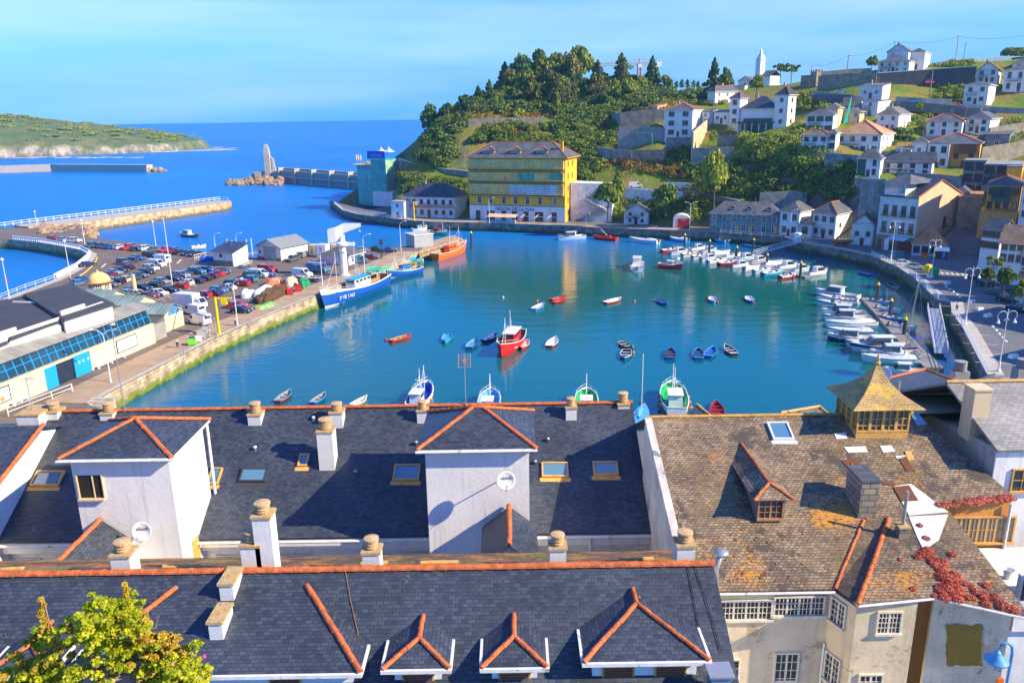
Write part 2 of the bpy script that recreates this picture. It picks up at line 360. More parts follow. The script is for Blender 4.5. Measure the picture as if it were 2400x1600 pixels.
k3=t.nodes.new('ShaderNodeMath');k3.operation='MAXIMUM';l(k1.outputs[0],k3.inputs[0]);l(k2.outputs[0],k3.inputs[1])
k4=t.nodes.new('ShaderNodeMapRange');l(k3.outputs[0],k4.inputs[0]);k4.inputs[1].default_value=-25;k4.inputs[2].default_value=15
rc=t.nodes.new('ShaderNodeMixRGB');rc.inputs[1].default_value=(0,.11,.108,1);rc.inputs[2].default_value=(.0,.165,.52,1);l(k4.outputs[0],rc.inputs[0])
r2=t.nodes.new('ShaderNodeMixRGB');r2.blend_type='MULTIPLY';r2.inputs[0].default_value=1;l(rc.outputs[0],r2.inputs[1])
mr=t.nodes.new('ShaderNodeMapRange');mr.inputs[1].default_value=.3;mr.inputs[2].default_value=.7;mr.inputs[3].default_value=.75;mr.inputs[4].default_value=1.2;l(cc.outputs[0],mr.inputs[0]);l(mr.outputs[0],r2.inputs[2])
l(r2.outputs[0],b.inputs['Base Color'])
prev=None
for sc,st,rotz,sx,sy in ((.9,.035,.3,1,2.2),(2.6,.02,-.2,1,1.8),(.12,.16,.1,1,2.5)):
 mpn=t.nodes.new('ShaderNodeMapping');mpn.inputs['Rotation'].default_value=(0,0,rotz);mpn.inputs['Scale'].default_value=(sx,sy,1);l(g.outputs['Position'],mpn.inputs[0])
 n=t.nodes.new('ShaderNodeTexNoise');n.inputs['Scale'].default_value=sc;n.inputs['Detail'].default_value=3;l(mpn.outputs[0],n.inputs['Vector'])
 ma=t.nodes.new('ShaderNodeMath');ma.operation='MULTIPLY';l(n.outputs[0],ma.inputs[0]);ma.inputs[1].default_value=st
 if prev:ad=t.nodes.new('ShaderNodeMath');l(prev,ad.inputs[0]);l(ma.outputs[0],ad.inputs[1]);prev=ad.outputs[0]
 else:prev=ma.outputs[0]
mk=t.nodes.new('ShaderNodeMapRange');l(k4.outputs[0],mk.inputs[0]);mk.inputs[3].default_value=.42;mk.inputs[4].default_value=2.2
sl=t.nodes.new('ShaderNodeMapRange');l(k4.outputs[0],sl.inputs[0]);sl.inputs[3].default_value=.5;sl.inputs[4].default_value=.16;l(sl.outputs[0],b.inputs['Specular IOR Level'])
sr=t.nodes.new('ShaderNodeMapRange');l(k4.outputs[0],sr.inputs[0]);sr.inputs[3].default_value=.02;sr.inputs[4].default_value=.38;l(sr.outputs[0],b.inputs['Roughness'])
mm=t.nodes.new('ShaderNodeMath');mm.operation='MULTIPLY';l(prev,mm.inputs[0]);l(mk.outputs[0],mm.inputs[1])
wr=t.nodes.new('ShaderNodeVectorMath');wr.operation='DISTANCE';l(g.outputs['Position'],wr.inputs[0]);wr.inputs[1].default_value=(-49,141,0)
w1=t.nodes.new('ShaderNodeMath');w1.operation='MULTIPLY';l(wr.outputs['Value'],w1.inputs[0]);w1.inputs[1].default_value=3.4
w2=t.nodes.new('ShaderNodeMath');w2.operation='SINE';l(w1.outputs[0],w2.inputs[0])
w3=t.nodes.new('ShaderNodeMapRange');l(wr.outputs['Value'],w3.inputs[0]);w3.inputs[1].default_value=14;w3.inputs[2].default_value=36;w3.inputs[3].default_value=.009;w3.inputs[4].default_value=0
w4=t.nodes.new('ShaderNodeMath');w4.operation='MULTIPLY';l(w2.outputs[0],w4.inputs[0]);l(w3.outputs[0],w4.inputs[1])
w5=t.nodes.new('ShaderNodeMath');l(w4.outputs[0],w5.inputs[0]);l(mm.outputs[0],w5.inputs[1])
bp=t.nodes.new('ShaderNodeBump');bp.inputs['Strength'].default_value=1;bp.inputs['Distance'].default_value=1;l(w5.outputs[0],bp.inputs['Height']);l(bp.outputs[0],b.inputs['Normal'])
SEAM=m
mb=MB();mb.poly([(-40000,-300,0),(40000,-300,0),(40000,60000,0),(-40000,60000,0)])
struct(mb.build('sea',SEAM))
# ---------------- quays ----------------
def P2(px,py,z=3.0):p=atz(px,py,z);return (p.x,p.y)
FARQ=[P2(*q) for q in [(784,478),(803,493),(836,502),(908,511),(966,517),(1008,520),(1154,523),(1312,529),(1400,534),(1588,540),(1685,545),(1837,555),(1880,570),(1943,579),(2042,599),(2104,626),(2140,650),(2198,704),(2228,708),(2230,733),(2256,768),(2313,878)]]
EASTLAND=FARQ+[(60,92),(40,86),(-40,86),(-57,99)]
LEFTQ=[P2(*q) for q in [(290,900),(434,827),(500,793),(591,754),(686,714),(738,693),(912,622),(980,590)]]
OUTER=[P2(*q) for q in [(1007,567),(933,580),(820,583),(719,597),(600,604),(554,602),(480,592),(330,570),(217,558),(190,548)]]
BASIN=[P2(*q) for q in [(30,562),(90,568),(151,578),(190,586),(211,597),(205,608),(181,628),(129,655),(0,702)]]
LAND1=FARQ[:]+[(62,94),(50,87),(-40,86),(-57,99)]+[(-57,60),(-60,-60),(260,-60),(260,420),(0,420),(-60,330),(-84,370)]
mb=MB();mb.prism(LAND1,-6,3,0,1,bottom=False);struct(mb.build('east_quay',[QWD,ASPHD]))
LAND2=[(-57,60),(-57,99)]+LEFTQ+OUTER+[(-158,296),(-190,286),(-230,330),(-320,330),(-330,262),(-190,262)]+BASIN+[(-109,150),(-112,60)]
mb=MB();mb.prism(LAND2,-6,2.996,0,1,bottom=False);struct(mb.build('market_quay',[QW,ASPH]))
def strip(name,pts,w,z,m,side=1,th=.12,st=True):
 """a band of width w beside a line of ground points"""
 a=[];b_=[]
 for i,p in enumerate(pts):
  p0=Vector(pts[max(0,i-1)]);p1=Vector(pts[min(len(pts)-1,i+1)]);d=(p1-p0).normalized();n=Vector((-d.y,d.x))*side
  a.append(Vector(p));b_.append(Vector(p)+n*w)
 mb=MB()
 for i in range(len(pts)-1):
  q=[a[i],a[i+1],b_[i+1],b_[i]]
  if side<0:q=q[::-1]
  mb.poly([(v.x,v.y,z) for v in q])
  for (s,e_) in ((a[i],a[i+1]),(b_[i+1],b_[i])):
   qq=[(s.x,s.y,z),(s.x,s.y,z-th),(e_.x,e_.y,z-th),(e_.x,e_.y,z)];mb.poly(qq if side<0 else qq[::-1])
 o=mb.build(name,m);return struct(o) if st else o
strip('quay_apron',[(-57,99)]+LEFTQ,6.5,3.05,PAVE,1)
strip('quay_coping',[(-57,99)]+LEFTQ,.6,3.12,CONC,1,.3)
strip('far_quay_coping',FARQ[:13],.6,3.14,CONC,1,.3)
strip('far_quay_pavement',FARQ[3:13],5.0,3.06,PAVE,1,.1)
strip('promenade_pavement',FARQ[12:],2.2,3.10,CONC,1,.14)
strip('basin_kerb',BASIN,1.8,3.1,CONC,1,.14)
# ---------------- hill ----------------
HP=[]   # control points x, y, z
def hc(px,py,d):p=atd(px,py,d);HP.append((p.x,p.y,p.z));return p
for a in [(1075,325,333),(1058,392,326),(1100,272,345),(1200,268,346),(1300,264,346),(1380,262,346),(1130,232,385),(1250,212,400),(1350,207,400),(1450,216,390),(1550,218,390),(1650,214,390),
   (1010,300,380),(985,335,400),(975,360,410),(1400,300,332),(1400,360,312),(1350,395,305),(1400,424,293),(1480,428,284),(1600,440,276),(1660,446,268),(1480,350,312),(1560,345,306),(1500,300,322),
   (1500,395,290),(1620,400,284),(1700,375,275),(1720,345,285),(1720,460,262),(1900,455,250),(1800,330,268),(1900,345,262),(1990,390,245),(1750,205,420),(1850,200,400),(1700,250,350),
   (1900,235,330),(2000,210,320),(2100,180,345),(2200,160,345),(2300,145,345),(2400,140,345),(2500,120,345),(1900,190,360),(2050,245,300),(2150,240,300),(2250,250,290),(2400,250,290),
   (2150,330,260),(2250,330,258),(2350,330,255),(2450,300,260),(2240,400,240),(2330,380,228),(2420,400,215),(2200,440,232),(2300,470,214),(2400,520,190),(2000,420,240)]:hc(*a)
for a in [(-60,300,1),(-80,340,1),(-30,300,2),(0,296,2),(25,286,2),(45,276,2),(70,262,2),(95,245,1.5),(104,225,1),(110,205,1),(118,190,1),(112,150,0),(100,120,0),(80,90,-2),(60,85,-4),(0,285,1),
   (150,150,3),(160,120,2),(200,160,14),(220,120,16),(180,80,6),(260,200,30),(-90,380,-4),(-70,420,-5),(-40,450,-3),(0,480,0),(60,500,8),(-100,330,-6),(150,520,22),(250,520,40),(350,480,52),(100,600,0),(300,620,30),(400,400,60),(420,300,58),(420,600,35),(330,260,50),
   (0,60,-6),(-60,280,-6),(-60,200,-10),(0,200,-10),(60,200,-8),(60,140,-8),(-60,240,-10),(20,240,-6),(60,240,-4),(420,120,40),(420,60,20),(300,60,12)]:HP.append(a)
# ---------------- houses: measured corner by corner, then built in their own frame ----------------
HS=[
('a1','white hilltop house front wing with blue grey hipped roof above the long dark wall','house',2056,2129,2149,170,142,330,34,WHITE,None,('hip',2.6,.5,SLATEF,0),'f:2x4',1),
('a2','tall gabled white block rising behind the front wing of the hilltop house','house',2075,2125,2150,165,118,338,34,WHITE,None,('gablef',3.0,.5,SLATEF,0),'',1),
('a3','narrow white hilltop block with open side stair at the right of the hilltop house','house',2128,2164,2183,163,121,340,34,WHITE,None,('hip',1.8,.4,SLATEF,0),'s:2x2',0),
('d','small white two storey house with dark roof and red chimney below the stone wall','house',2012,2066,2084,231,200,290,38,WHITE2,WHITE,('shed',1.2,.3,SLATEB,0),'f:1x2',1),
('e','white house with flat grey roof stepping down the slope under the parked car','house',2019,2055,2098,272,236,280,38,WHITE,WHITE,('shed',.6,.3,SLATEF,0),'f:2x1;s:1x2',0),
('f','white house with tall dark dormer door and partly orange tiled roof','house',2052,2103,2133,308,268,265,38,WHITE,None,('hip',2.6,.5,SLATEB,0),'f:2x2;s:1x1',1),
('g','low cream house with brown slates behind the green scaffold net','house',1960,2014,2024,278,262,274,36,CREAM,CREAM,('hip',1.6,.5,SLATEB,0),'f:1x3',0),
('g2','narrow cream house with salmon panel between scaffold and white window house','house',1933,1960,1972,300,252,272,36,CREAM,CREAM,('hip',1.6,.5,SLATEB,0),'f:2x1',0),
('h','white house with two rows of three brown windows on the cliff edge','house',1888,1950,1960,312,268,262,34,WHITE,None,('hip',1.8,.5,SLATEF,0),'f:2x3:w2.0h1.4b',0),
('i','small white cliff edge house with outside stair and wide brown eaves','house',1878,1937,1944,358,317,250,34,WHITE,None,('hip',1.6,.6,SLATEB,1),'f:2x3:w1.2h1.2b',0),
('j','large white house with orange sunlit hip roof and red framed bay windows','house',1955,2061,2091,361,315,250,38,WHITE,None,('hip',4.2,.5,TERRAO,1),'f:2x4:w1.2h1.3r;s:2x3',1),
('k1','white house with dark green side panel and grey hip roof above the stone base','house',2006,2060,2066,415,372,236,34,WHITE,None,('hip',2.8,.5,SLATEF,0),'f:2x2:w.8h1.6b',1),
('k2','white gabled house with dark red shutters above the peach building','house',2062,2181,2186,418,378,234,34,WHITE,None,('gable',2.6,.6,SLATEF,0),'f:2x4:w1.1h1.8r',1),
('l0','narrow white side wing with brown panel left of the cream and orange house','house',2135,2168,2171,372,333,248,32,WHITE,None,('hip',1.6,.4,SLATEF,0),'f:1x1',0),
('l1','cream half of the red edged hip roofed villa with four tall windows','house',2168,2219,2222,396,337,246,32,WHITE,None,('flat',.2,.1,SLATEF,0),'f:2x2:w1.2h1.8b',0),
('l2','orange half of the red edged hip roofed villa with brown gallery','house',2219,2290,2300,394,337,244,32,ORANGE,YELLOW,('flat',.2,.1,SLATEF,0),'f:1x2:w1.2h1.8b',0),
('m','yellow house with grey slate hip roof below the terrace road','house',2195,2262,2280,276,253,285,36,YELLOW,YELLOW,('hip',1.9,.5,SLATEF,1),'f:1x2:w1.3h1.3b',0),
('n','white cottage with slate hip roof and dark narrow door below the yellow house','house',2169,2252,2258,318,284,262,34,WHITE,None,('hip',2.4,.6,SLATEF,1),'f:2x3:w.9h1.2b',0),
('o','white house with dark flat annex and big sunlit right wall','house',2260,2317,2360,312,278,262,40,WHITE,None,('hip',2.4,.6,SLATEF,0),'f:2x2:w1.1h1.2b',1),
('p','white square house with glazed roof lantern above the railed terrace','house',2256,2312,2334,244,198,290,38,WHITE,None,('hip',1.4,.6,SLATEF,0),'f:2x2:w1.1h1.3b',0),
('q','white gabled house with three windows in its front gable at the wall end','house',2285,2337,2347,195,162,310,34,WHITE,None,('gablef',3.0,.6,SLATEF,1),'f:2x2:w1.1h1.4b',1),
('r','modern white building with tall paired windows at the upper right edge','house',2348,2424,2432,214,162,300,34,WHITE,None,('hip',2.2,.5,SLATEF,0),'f:2x3:w1h2b',1),
('r2','low white house with slate roof on the crest at the right edge','house',2372,2440,2450,160,145,330,34,WHITE,None,('hip',2.4,.5,SLATEF,0),'f:1x2',1),
('t1','unfinished grey concrete building with open upper floors','house',2250,2300,2306,458,378,222,34,GREY,GREY,('flat',.3,.3,GREY,0),'f:3x2:w2.2h2.2b',0),
('t2','wide raw concrete block with tall window wall beside the street lamp','house',2300,2385,2392,440,388,216,34,GREY,GREY,('flat',.3,.3,GREY,0),'f:2x3:w2.6h2.4b',0),
('t3','ochre wall house above the concrete frame','house',2356,2392,2400,425,392,213,34,YELLOW,YELLOW,('flat',.3,.1,GREY,0),'',0),
('u','orange house with dark green glazed balcony and grey slate roof','house',2302,2378,2384,532,436,196,34,ORANGE,ORANGE,('hip',1.8,.6,SLATEF,1),'f:3x4:w.9h1.5b',0),
('v','tall white apartment house with brown bands cut by the right edge','house',2386,2440,2446,520,355,186,34,WHITE,None,('hip',2.2,.5,SLATEF,0),'f:5x2:w1.2h1.3b',0),
('w1','white waterfront house with many narrow windows and dark slate roof','house',2297,2340,2352,590,540,168,60,WHITE,WHITE,('gable',2.2,.4,SLATEB,0),'f:2x5:w.6h1.3b',0),
('w2','white house with sunlit old orange tiled roof beside the plane tree','house',2340,2395,2410,622,568,158,44,WHITE,WHITE,('gable',3.0,.5,TERRAO,0),'f:2x3:w.8h1.3b',0),
('w3','white house with brown shutters cut by the right edge above the awning','house',2384,2440,2450,668,600,148,44,WHITE,WHITE,('hip',2.4,.5,SLATEB,0),'f:2x3:w.8h1.3b',0),
('y','tan brick back building with a blank wall beside the steep lane','house',2236,2290,2296,552,462,210,30,STONE,STONE,('shed',.8,.2,TERRAR,0),'',0),
('bb','cream lit waterfront house with stepped slate roof and dormer','house',1901,1955,2021,560,502,None,48,WHITE2,WHITE,('hip',3.0,.5,SLATEF,1),'f:2x3:w1.0h1.4b;s:1x3:w.8h1.1b',0),
('bb2','low white link building with dark lean-to beside the cream lit house','house',1868,1902,1908,557,526,None,36,WHITE2,WHITE,('shed',.9,.4,SLATEF,0),'f:1x1:w1.5h2b',0),
('cc','white waterfront house with sunlit skewed grey slate roof','house',1825,1870,1899,555,497,None,44,WHITE,WHITE,('hip',2.8,.5,SLATEF,0),'f:2x2:w1.1h1.6b',0),
('dd','long grey stone waterfront building with white tall windows and three dormers','house',1662,1824,1830,550,505,None,24,STONEG,STONEG,('hip',3.6,.5,SLATEF,0),'f:2x7:w1.1h1.9w',0),
('gg','three storey white house with terrace on the slope beside the rising wall','house',1556,1621,1643,321,257,300,30,WHITE,None,('hip',2.6,.4,SLATEF,1),'f:3x2:w2h1.6b',1),
('hh','sunlit white house with shaded blue left face below the big conifer','house',1657,1675,1732,246,214,330,62,WHITE,None,('hip',2.2,.5,SLATEF,1),'s:2x3',1),
('ii','white house with pyramid roof and wide square window beside the manor','house',1708,1731,1752,295,230,298,50,WHITE,None,('pyr',2.4,.5,SLATEF,1),'f:3x1:w1.6h1.6b',0),
('ii2','white lower wing with grey roof left of the pyramid roofed house','house',1672,1708,1716,290,262,302,34,WHITE,None,('shed',1.0,.3,SLATEF,0),'f:1x2',0),
('jj','white manor with dark steep slate roof and glazed upper gallery','house',1733,1815,1836,316,253,292,34,WHITE,None,('hip',4.4,.7,SLATE,0),'f:1x1:w12h1.9b',1),
('kk','slim white tower house with small dark pyramid roof right of the manor','tower',1812,1843,1861,298,222,286,44,WHITE,None,('pyr',3.2,.5,SLATE,1),'f:3x1:w1h1.2b;s:3x1:w1h1.2b',1),
('mm','small white gabled chapel house left of the church','house',1729,1761,1780,208,188,420,34,WHITE,None,('gablef',2.2,.4,SLATEF,0),'f:1x1',0),
('mm2','cream flat roofed shed below the small white chapel house','shed',1709,1745,1750,214,201,400,34,CREAM,CREAM,('flat',.2,.1,TERRAR,0),'',0),
('ee','small white quay cottage with central balcony door and gabled slate roof','house',1462,1519,1521,526,496,None,18,WHITE,None,('gablef',2.6,.5,SLATEF,0),'f:2x2:w.8h.9b',0),
('aa','small white boarded quayside house with grey gabled roof beside the peach building','house',1993,2044,2047,576,524,None,30,WHITE,None,('gablef',2.6,.5,SLATEF,0),'f:1x2:w.9h1.2b',0),
('z','low white shop with brown tiled roof and awning at the lane corner','shop',2136,2216,2220,603,574,None,26,WHITE,WHITE,('hip',4.2,.4,TERRAR,0),'f:1x4:w1.3h1.6b',0),
('x1','grey stone cottage with one small window under the terrace walls at the right','house',2304,2362,2378,356,314,252,34,STONEG,STONEG,('shed',.8,.3,SLATEF,0),'f:1x1',0),
('x2','low white lean-to joined to the left of the villa side wing','house',2098,2134,2138,368,350,247,32,WHITE2,WHITE2,('shed',.8,.3,SLATEF,0),'f:1x2',0),
('x5','narrow white house with red framed bays left of the orange roofed house','house',1940,1956,1960,353,312,249,36,WHITE,WHITE,('hip',1.4,.4,SLATEB,0),'f:2x1:w1.4h1.5r',0),
('x6','low house with steep brown slate roof below the silver car lane','house',1972,2014,2019,262,246,285,36,WHITE2,WHITE2,('gable',2.8,.3,SLATEB,0),'f:1x2',0),
('x7','stepped white outbuilding behind the three storey house','house',1644,1662,1677,292,262,305,52,WHITE,WHITE,('shed',1.2,.3,SLATEF,0),'f:2x1:w1.2h1.4',0),
('x8','small sunlit brick shed on the brown terrace','shed',1527,1541,1560,260,248,318,56,CREAM,CREAM,('shed',.8,.2,TERRAR,0),'',0),
('x3','small cream shed house left of the house with flat grey roof','house',1992,2016,2022,290,266,276,36,CREAM,CREAM,('gable',1.2,.3,SLATEB,0),'f:1x2',0),
('x4','grey plastered house between the brick back building and the concrete frame','house',2230,2262,2268,508,452,214,34,GREY,GREY,('hip',1.6,.4,SLATEF,0),'f:3x1',0),
('w0','white two storey house with long front and faded red door left of the yellow inn','house',948,1066,1097,512,463,None,22,WHITE2,WHITE,('hip',4.6,.6,SLATE,0),'f:2x7:w1.1h1.5r',1),
('w00','narrow white annex with brown door beside the aqua glass building','house',918,948,950,512,474,None,22,WHITE,WHITE,('flat',.3,.1,CONC,0),'f:2x1',0),
]
HPL={}
def place(pxl,pxc,pxr,pyb,pye,d,t):
 C=atz(pxc,pyb,3.0) if d is None else atd(pxc,pyb,d)
 t=math.radians(t);u=Vector((math.cos(t),-math.sin(t),0));w=Vector((math.sin(t),math.cos(t),0))
 Hh=solve(lambda z:-pj((C.x,C.y,C.z+z))[1],-pye,0,60)
 Wd=solve(lambda s:-pj(C-u*s)[0],-pxl,0,90)
 dd=pj(C+w*3)[0]-pxc
 D=solve(lambda s:pj(C+w*s)[0],pxr,0,60) if pxr>pxc+1 and dd>.3 else 8
 return C,u,w,t,Wd,min(max(D,5.0),18),Hh
for h in HS:
 C,u,w,t_,Wd,D,Hh=HPL[h[0]]=place(*h[3:9],h[9])
 if h[8] is not None:
  for q in (C,C-u*Wd):HP.append((q.x,q.y,C.z))
  for q in (C+w*D,C-u*Wd+w*D):HP.append((q.x,q.y,C.z+2.0))
# ---------------- hill terrain: a smooth surface through all measured points ----------------
pts=np.array(HP,float);key={}
for p in pts:key[(round(p[0]/2),round(p[1]/2))]=p
pts=np.array(list(key.values()));X=pts[:,:2]/100
def ker(a,b):d=np.sqrt(((a[:,None]-b[None])**2).sum(-1));return d
n_=len(pts);A=np.zeros((n_+3,n_+3));A[:n_,:n_]=ker(X,X)-np.eye(n_)*.004;A[:n_,n_]=1;A[:n_,n_+1:]=X;A[n_:,:n_]=A[:n_,n_:].T
wv=np.linalg.solve(A,np.concatenate([pts[:,2],np.zeros(3)]))
def hzs(xy):
 q=np.atleast_2d(np.asarray(xy,float))/100
 return ker(q,X) @ wv[:n_]+wv[n_]+q @ wv[n_+1:]
def hz(x,y):return float(hzs([(x,y)])[0])
gx=np.arange(-110,431,3.5);gy=np.arange(60,640,3.5);GX,GY=np.meshgrid(gx,gy)
GZ=hzs(np.c_[GX.ravel(),GY.ravel()]).reshape(GX.shape)
from mathutils import noise as NZ
rough=np.array([NZ.fractal(Vector((x/14,y/14,0)),1,2,5) for x,y in zip(GX.ravel(),GY.ravel())]).reshape(GX.shape)
slope=np.hypot(*np.gradient(GZ,3.5))
GZ=GZ+rough*np.clip(slope-.35,0,1.2)*3.0
fq=np.array(FARQ);dmin=np.full(GX.shape,1e9)
for a_,b_ in zip(fq,fq[1:]):
 d_=b_-a_;tt_=np.clip(((GX-a_[0])*d_[0]+(GY-a_[1])*d_[1])/(d_@d_),0,1);dmin=np.minimum(dmin,np.hypot(GX-a_[0]-tt_*d_[0],GY-a_[1]-tt_*d_[1]))
lim=np.where(GX>70,np.where(GY<205,34,14),11);GZ=np.minimum(GZ,2.2+np.clip(dmin-lim,0,None)*2.2)
def inpoly(X_,Y_,poly):
 c=np.zeros(X_.shape,bool);j=len(poly)-1
 for i in range(len(poly)):
  (xi,yi),(xj,yj)=poly[i],poly[j];k=((yi>Y_) != (yj>Y_)) & (X_<(xj-xi)*(Y_-yi)/(yj-yi+1e-9)+xi);c ^= k;j=i
 return c
GZ=np.where((~inpoly(GX,GY,LAND1) & (GY<335) & (GX<200)) | ((GX<-48) & (GY<372)),-6,GZ)
GZ=np.where(GZ<2.6,np.minimum(GZ,2.2),GZ)
ny,nx=GX.shape;me=bpy.data.meshes.new('hill')
vv=np.stack([GX,GY,GZ],-1).reshape(-1,3);ids=np.arange(nx*ny).reshape(ny,nx)
fc=np.stack([ids[:-1,:-1],ids[:-1,1:],ids[1:,1:],ids[1:,:-1]],-1).reshape(-1,4)
me.from_pydata(vv.tolist(),[],fc.tolist());me.polygons.foreach_set('use_smooth',[True]*len(fc));me.update()
def groundmat(name,grass,dry,rock,rockd,thr=.62,rsc=.18):
 m=bpy.data.materials.new(name);m.use_nodes=True;t=m.node_tree;b=t.nodes['Principled BSDF'];l=t.links.new
 b.inputs['Roughness'].default_value=.95;b.inputs['Specular IOR Level'].default_value=.15
 g=t.nodes.new('ShaderNodeNewGeometry');sp=t.nodes.new('ShaderNodeSeparateXYZ');l(g.outputs['Normal'],sp.inputs[0])
 def noise(sc,det=5,ro=.65):
  n=t.nodes.new('ShaderNodeTexNoise');n.inputs['Scale'].default_value=sc;n.inputs['Detail'].default_value=det;n.inputs['Roughness'].default_value=ro;l(g.outputs['Position'],n.inputs['Vector']);return n.outputs[0]
 def mixr(f,a,b_,lo,hi):
  r=t.nodes.new('ShaderNodeMapRange');r.inputs[1].default_value=lo;r.inputs[2].default_value=hi;l(f,r.inputs[0])
  x=t.nodes.new('ShaderNodeMixRGB');l(r.outputs[0],x.inputs[0])
  for i,q in ((1,a),(2,b_)):
   if isinstance(q,tuple):x.inputs[i].default_value=(*q,1)
   else:l(q,x.inputs[i])
  return x.outputs[0]
 gr=mixr(noise(.05),grass,dry,.45,.62);gr=mixr(noise(.6,6,.8),gr,tuple(c*.5 for c in grass),.52,.75)
 mpv=t.nodes.new('ShaderNodeMapping');mpv.inputs['Scale'].default_value=(1,1,.35);l(g.outputs['Position'],mpv.inputs[0])
 nr=t.nodes.new('ShaderNodeTexNoise');nr.inputs['Scale'].default_value=rsc;nr.inputs['Detail'].default_value=8;nr.inputs['Roughness'].default_value=.75;l(mpv.outputs[0],nr.inputs['Vector'])
 rk=mixr(nr.outputs[0],rockd,rock,.38,.62)
 ad=t.nodes.new('ShaderNodeMath');ad.operation='MULTIPLY_ADD';l(nr.outputs[0],ad.inputs[0]);ad.inputs[1].default_value=-.5;l(sp.outputs[2],ad.inputs[2])
 out=mixr(ad.outputs[0],rk,gr,thr-.25-.07,thr-.25+.07)
 l(out,b.inputs['Base Color'])
 bp=t.nodes.new('ShaderNodeBump');bp.inputs['Strength'].default_value=1;bp.inputs['Distance'].default_value=1.4;l(nr.outputs[0],bp.inputs['Height']);l(bp.outputs[0],b.inputs['Normal'])
 return m
me.materials.append(groundmat('hill_ground',(.15,.22,.02),(.30,.20,.06),(.30,.25,.18),(.07,.07,.065),.74))
struct(link('hill',me))
cs_=[(-1200,1000),(-900,990),(-627,992),(-549,1045),(-463,1104),(-430,1220),(-455,1330),(-600,1420),(-1200,1500)]
HTOP=[]
def headz(x,y):
 tt=min(1,max(0,(-x-430)/500));top=8+82*tt**.75
 return top
hx=np.arange(-1300,-395,7.0);hy=np.arange(930,1520,7.0);HX,HY=np.meshgrid(hx,hy)
def coast_y(x):
 xs=[-1300,-1100,-900,-740,-670,-600,-520,-475,-450];ys=[960,985,975,985,992,1040,1100,1180,1235]
 return np.interp(x,xs,ys)
cl_=coast_y(HX);back=1420+0*HX;back=np.interp(HX,[-1300,-740,-550,-475,-450],[1500,1480,1400,1290,1245])
din=np.minimum(HY-cl_,back-HY)
top=np.interp(-HX,[450,480,525,575,655,740,840,1000,1300],[0,10,24,36,44,56,66,74,88])
nzr=np.array([NZ.fractal(Vector((x/60,y/60,3)),1,2,6) for x,y in zip(HX.ravel(),HY.ravel())]).reshape(HX.shape)
din2=din+nzr*22
cliff=13*(1-np.exp(-np.clip(din2,0,None)/9));rest=(top-13).clip(-20)*(1-np.exp(-np.clip(din2-8,0,None)/95))
HZ=np.where(din2>0,np.minimum(cliff,top+2)+np.maximum(rest,-16)*(din2>8)+nzr*2.5,-4)
HZ=np.where((HX>-462) | (top<9),-4,HZ)
ny,nx=HX.shape;me=bpy.data.meshes.new('headland')
ids=np.arange(nx*ny).reshape(ny,nx);fc=np.stack([ids[:-1,:-1],ids[:-1,1:],ids[1:,1:],ids[1:,:-1]],-1).reshape(-1,4)
me.from_pydata(np.stack([HX,HY,HZ],-1).reshape(-1,3).tolist(),[],fc.tolist());me.polygons.foreach_set('use_smooth',[True]*len(fc));me.update()
me.materials.append(groundmat('headland_ground',(.095,.15,.045),(.20,.19,.07),(.52,.44,.33),(.09,.09,.09),.74,.06))
struct(link('headland',me))
# ---------------- lettering ----------------
def text(body,name,size,m,parent,loc,rot,ext=.01,sx=1):
 cu=bpy.data.curves.new(name,'FONT');cu.body=body;cu.size=size;cu.extrude=ext;cu.align_x='CENTER';cu.align_y='CENTER'
 cu.materials.append(m);tmp=bpy.data.objects.new(name,cu);me=bpy.data.meshes.new_from_object(tmp);bpy.data.objects.remove(tmp);me.name=name
 if not me.materials:me.materials.append(m)
 o=bpy.data.objects.new(name,me);COL.objects.link(o);o.parent=parent;o.location=loc;o.rotation_euler=rot;o.scale=(sx,1,1);return o
# ---------------- near roofs ----------------
def ridge_mb(mb,p0,p1,r=.12,seg=.42,m=0):
 p0=Vector(p0);p1=Vector(p1);L_=(p1-p0).length;n=max(1,round(L_/seg));d=(p1-p0)/n;dn=d.normalized()
 x=dn.cross(Vector((0,0,1))).normalized();y=x.cross(dn)
 for i in range(n):
  a=p0+d*i;b_=a+d*1.07;j=random.uniform(-.012,.012);rings=[]
  for c,rr in ((a,r*.88),(b_,r*1.04)):
   rings.append([c+x*(rr*math.cos(t)+j)+y*(rr*math.sin(t)-.03) for t in [math.pi*k/6 for k in range(7)]])
  mb.loft(rings,m,closed=False)
  mb.poly(rings[1][::-1],m)
 return mb
TT=[TERRA]
def ridge_tiles(parent,lines,name='ridge_tiles',r=.12,m=None,world=True):
 mb=MB()
 for a,b_ in lines:ridge_mb(mb,a,b_,r)
 return mb.build(name,m or TERRA,parent,world=world)
def slab(mb,pts,th=.12,m=0,mu=None):
 """a roof plane with thickness; pts counter-clockwise seen from above"""
 n=len(pts);P_=[Vector(p) for p in pts];nm=(P_[1]-P_[0]).cross(P_[2]-P_[0]).normalized()
 if nm.z<0:P_=P_[::-1];nm=-nm
 lo=[p-nm*th for p in P_];mb.poly(P_,m);mb.poly(lo[::-1],m if mu is None else mu)
 for i in range(n):j=(i+1) % n;mb.poly([P_[i],lo[i],lo[j],P_[j]],m if mu is None else mu)
 return mb
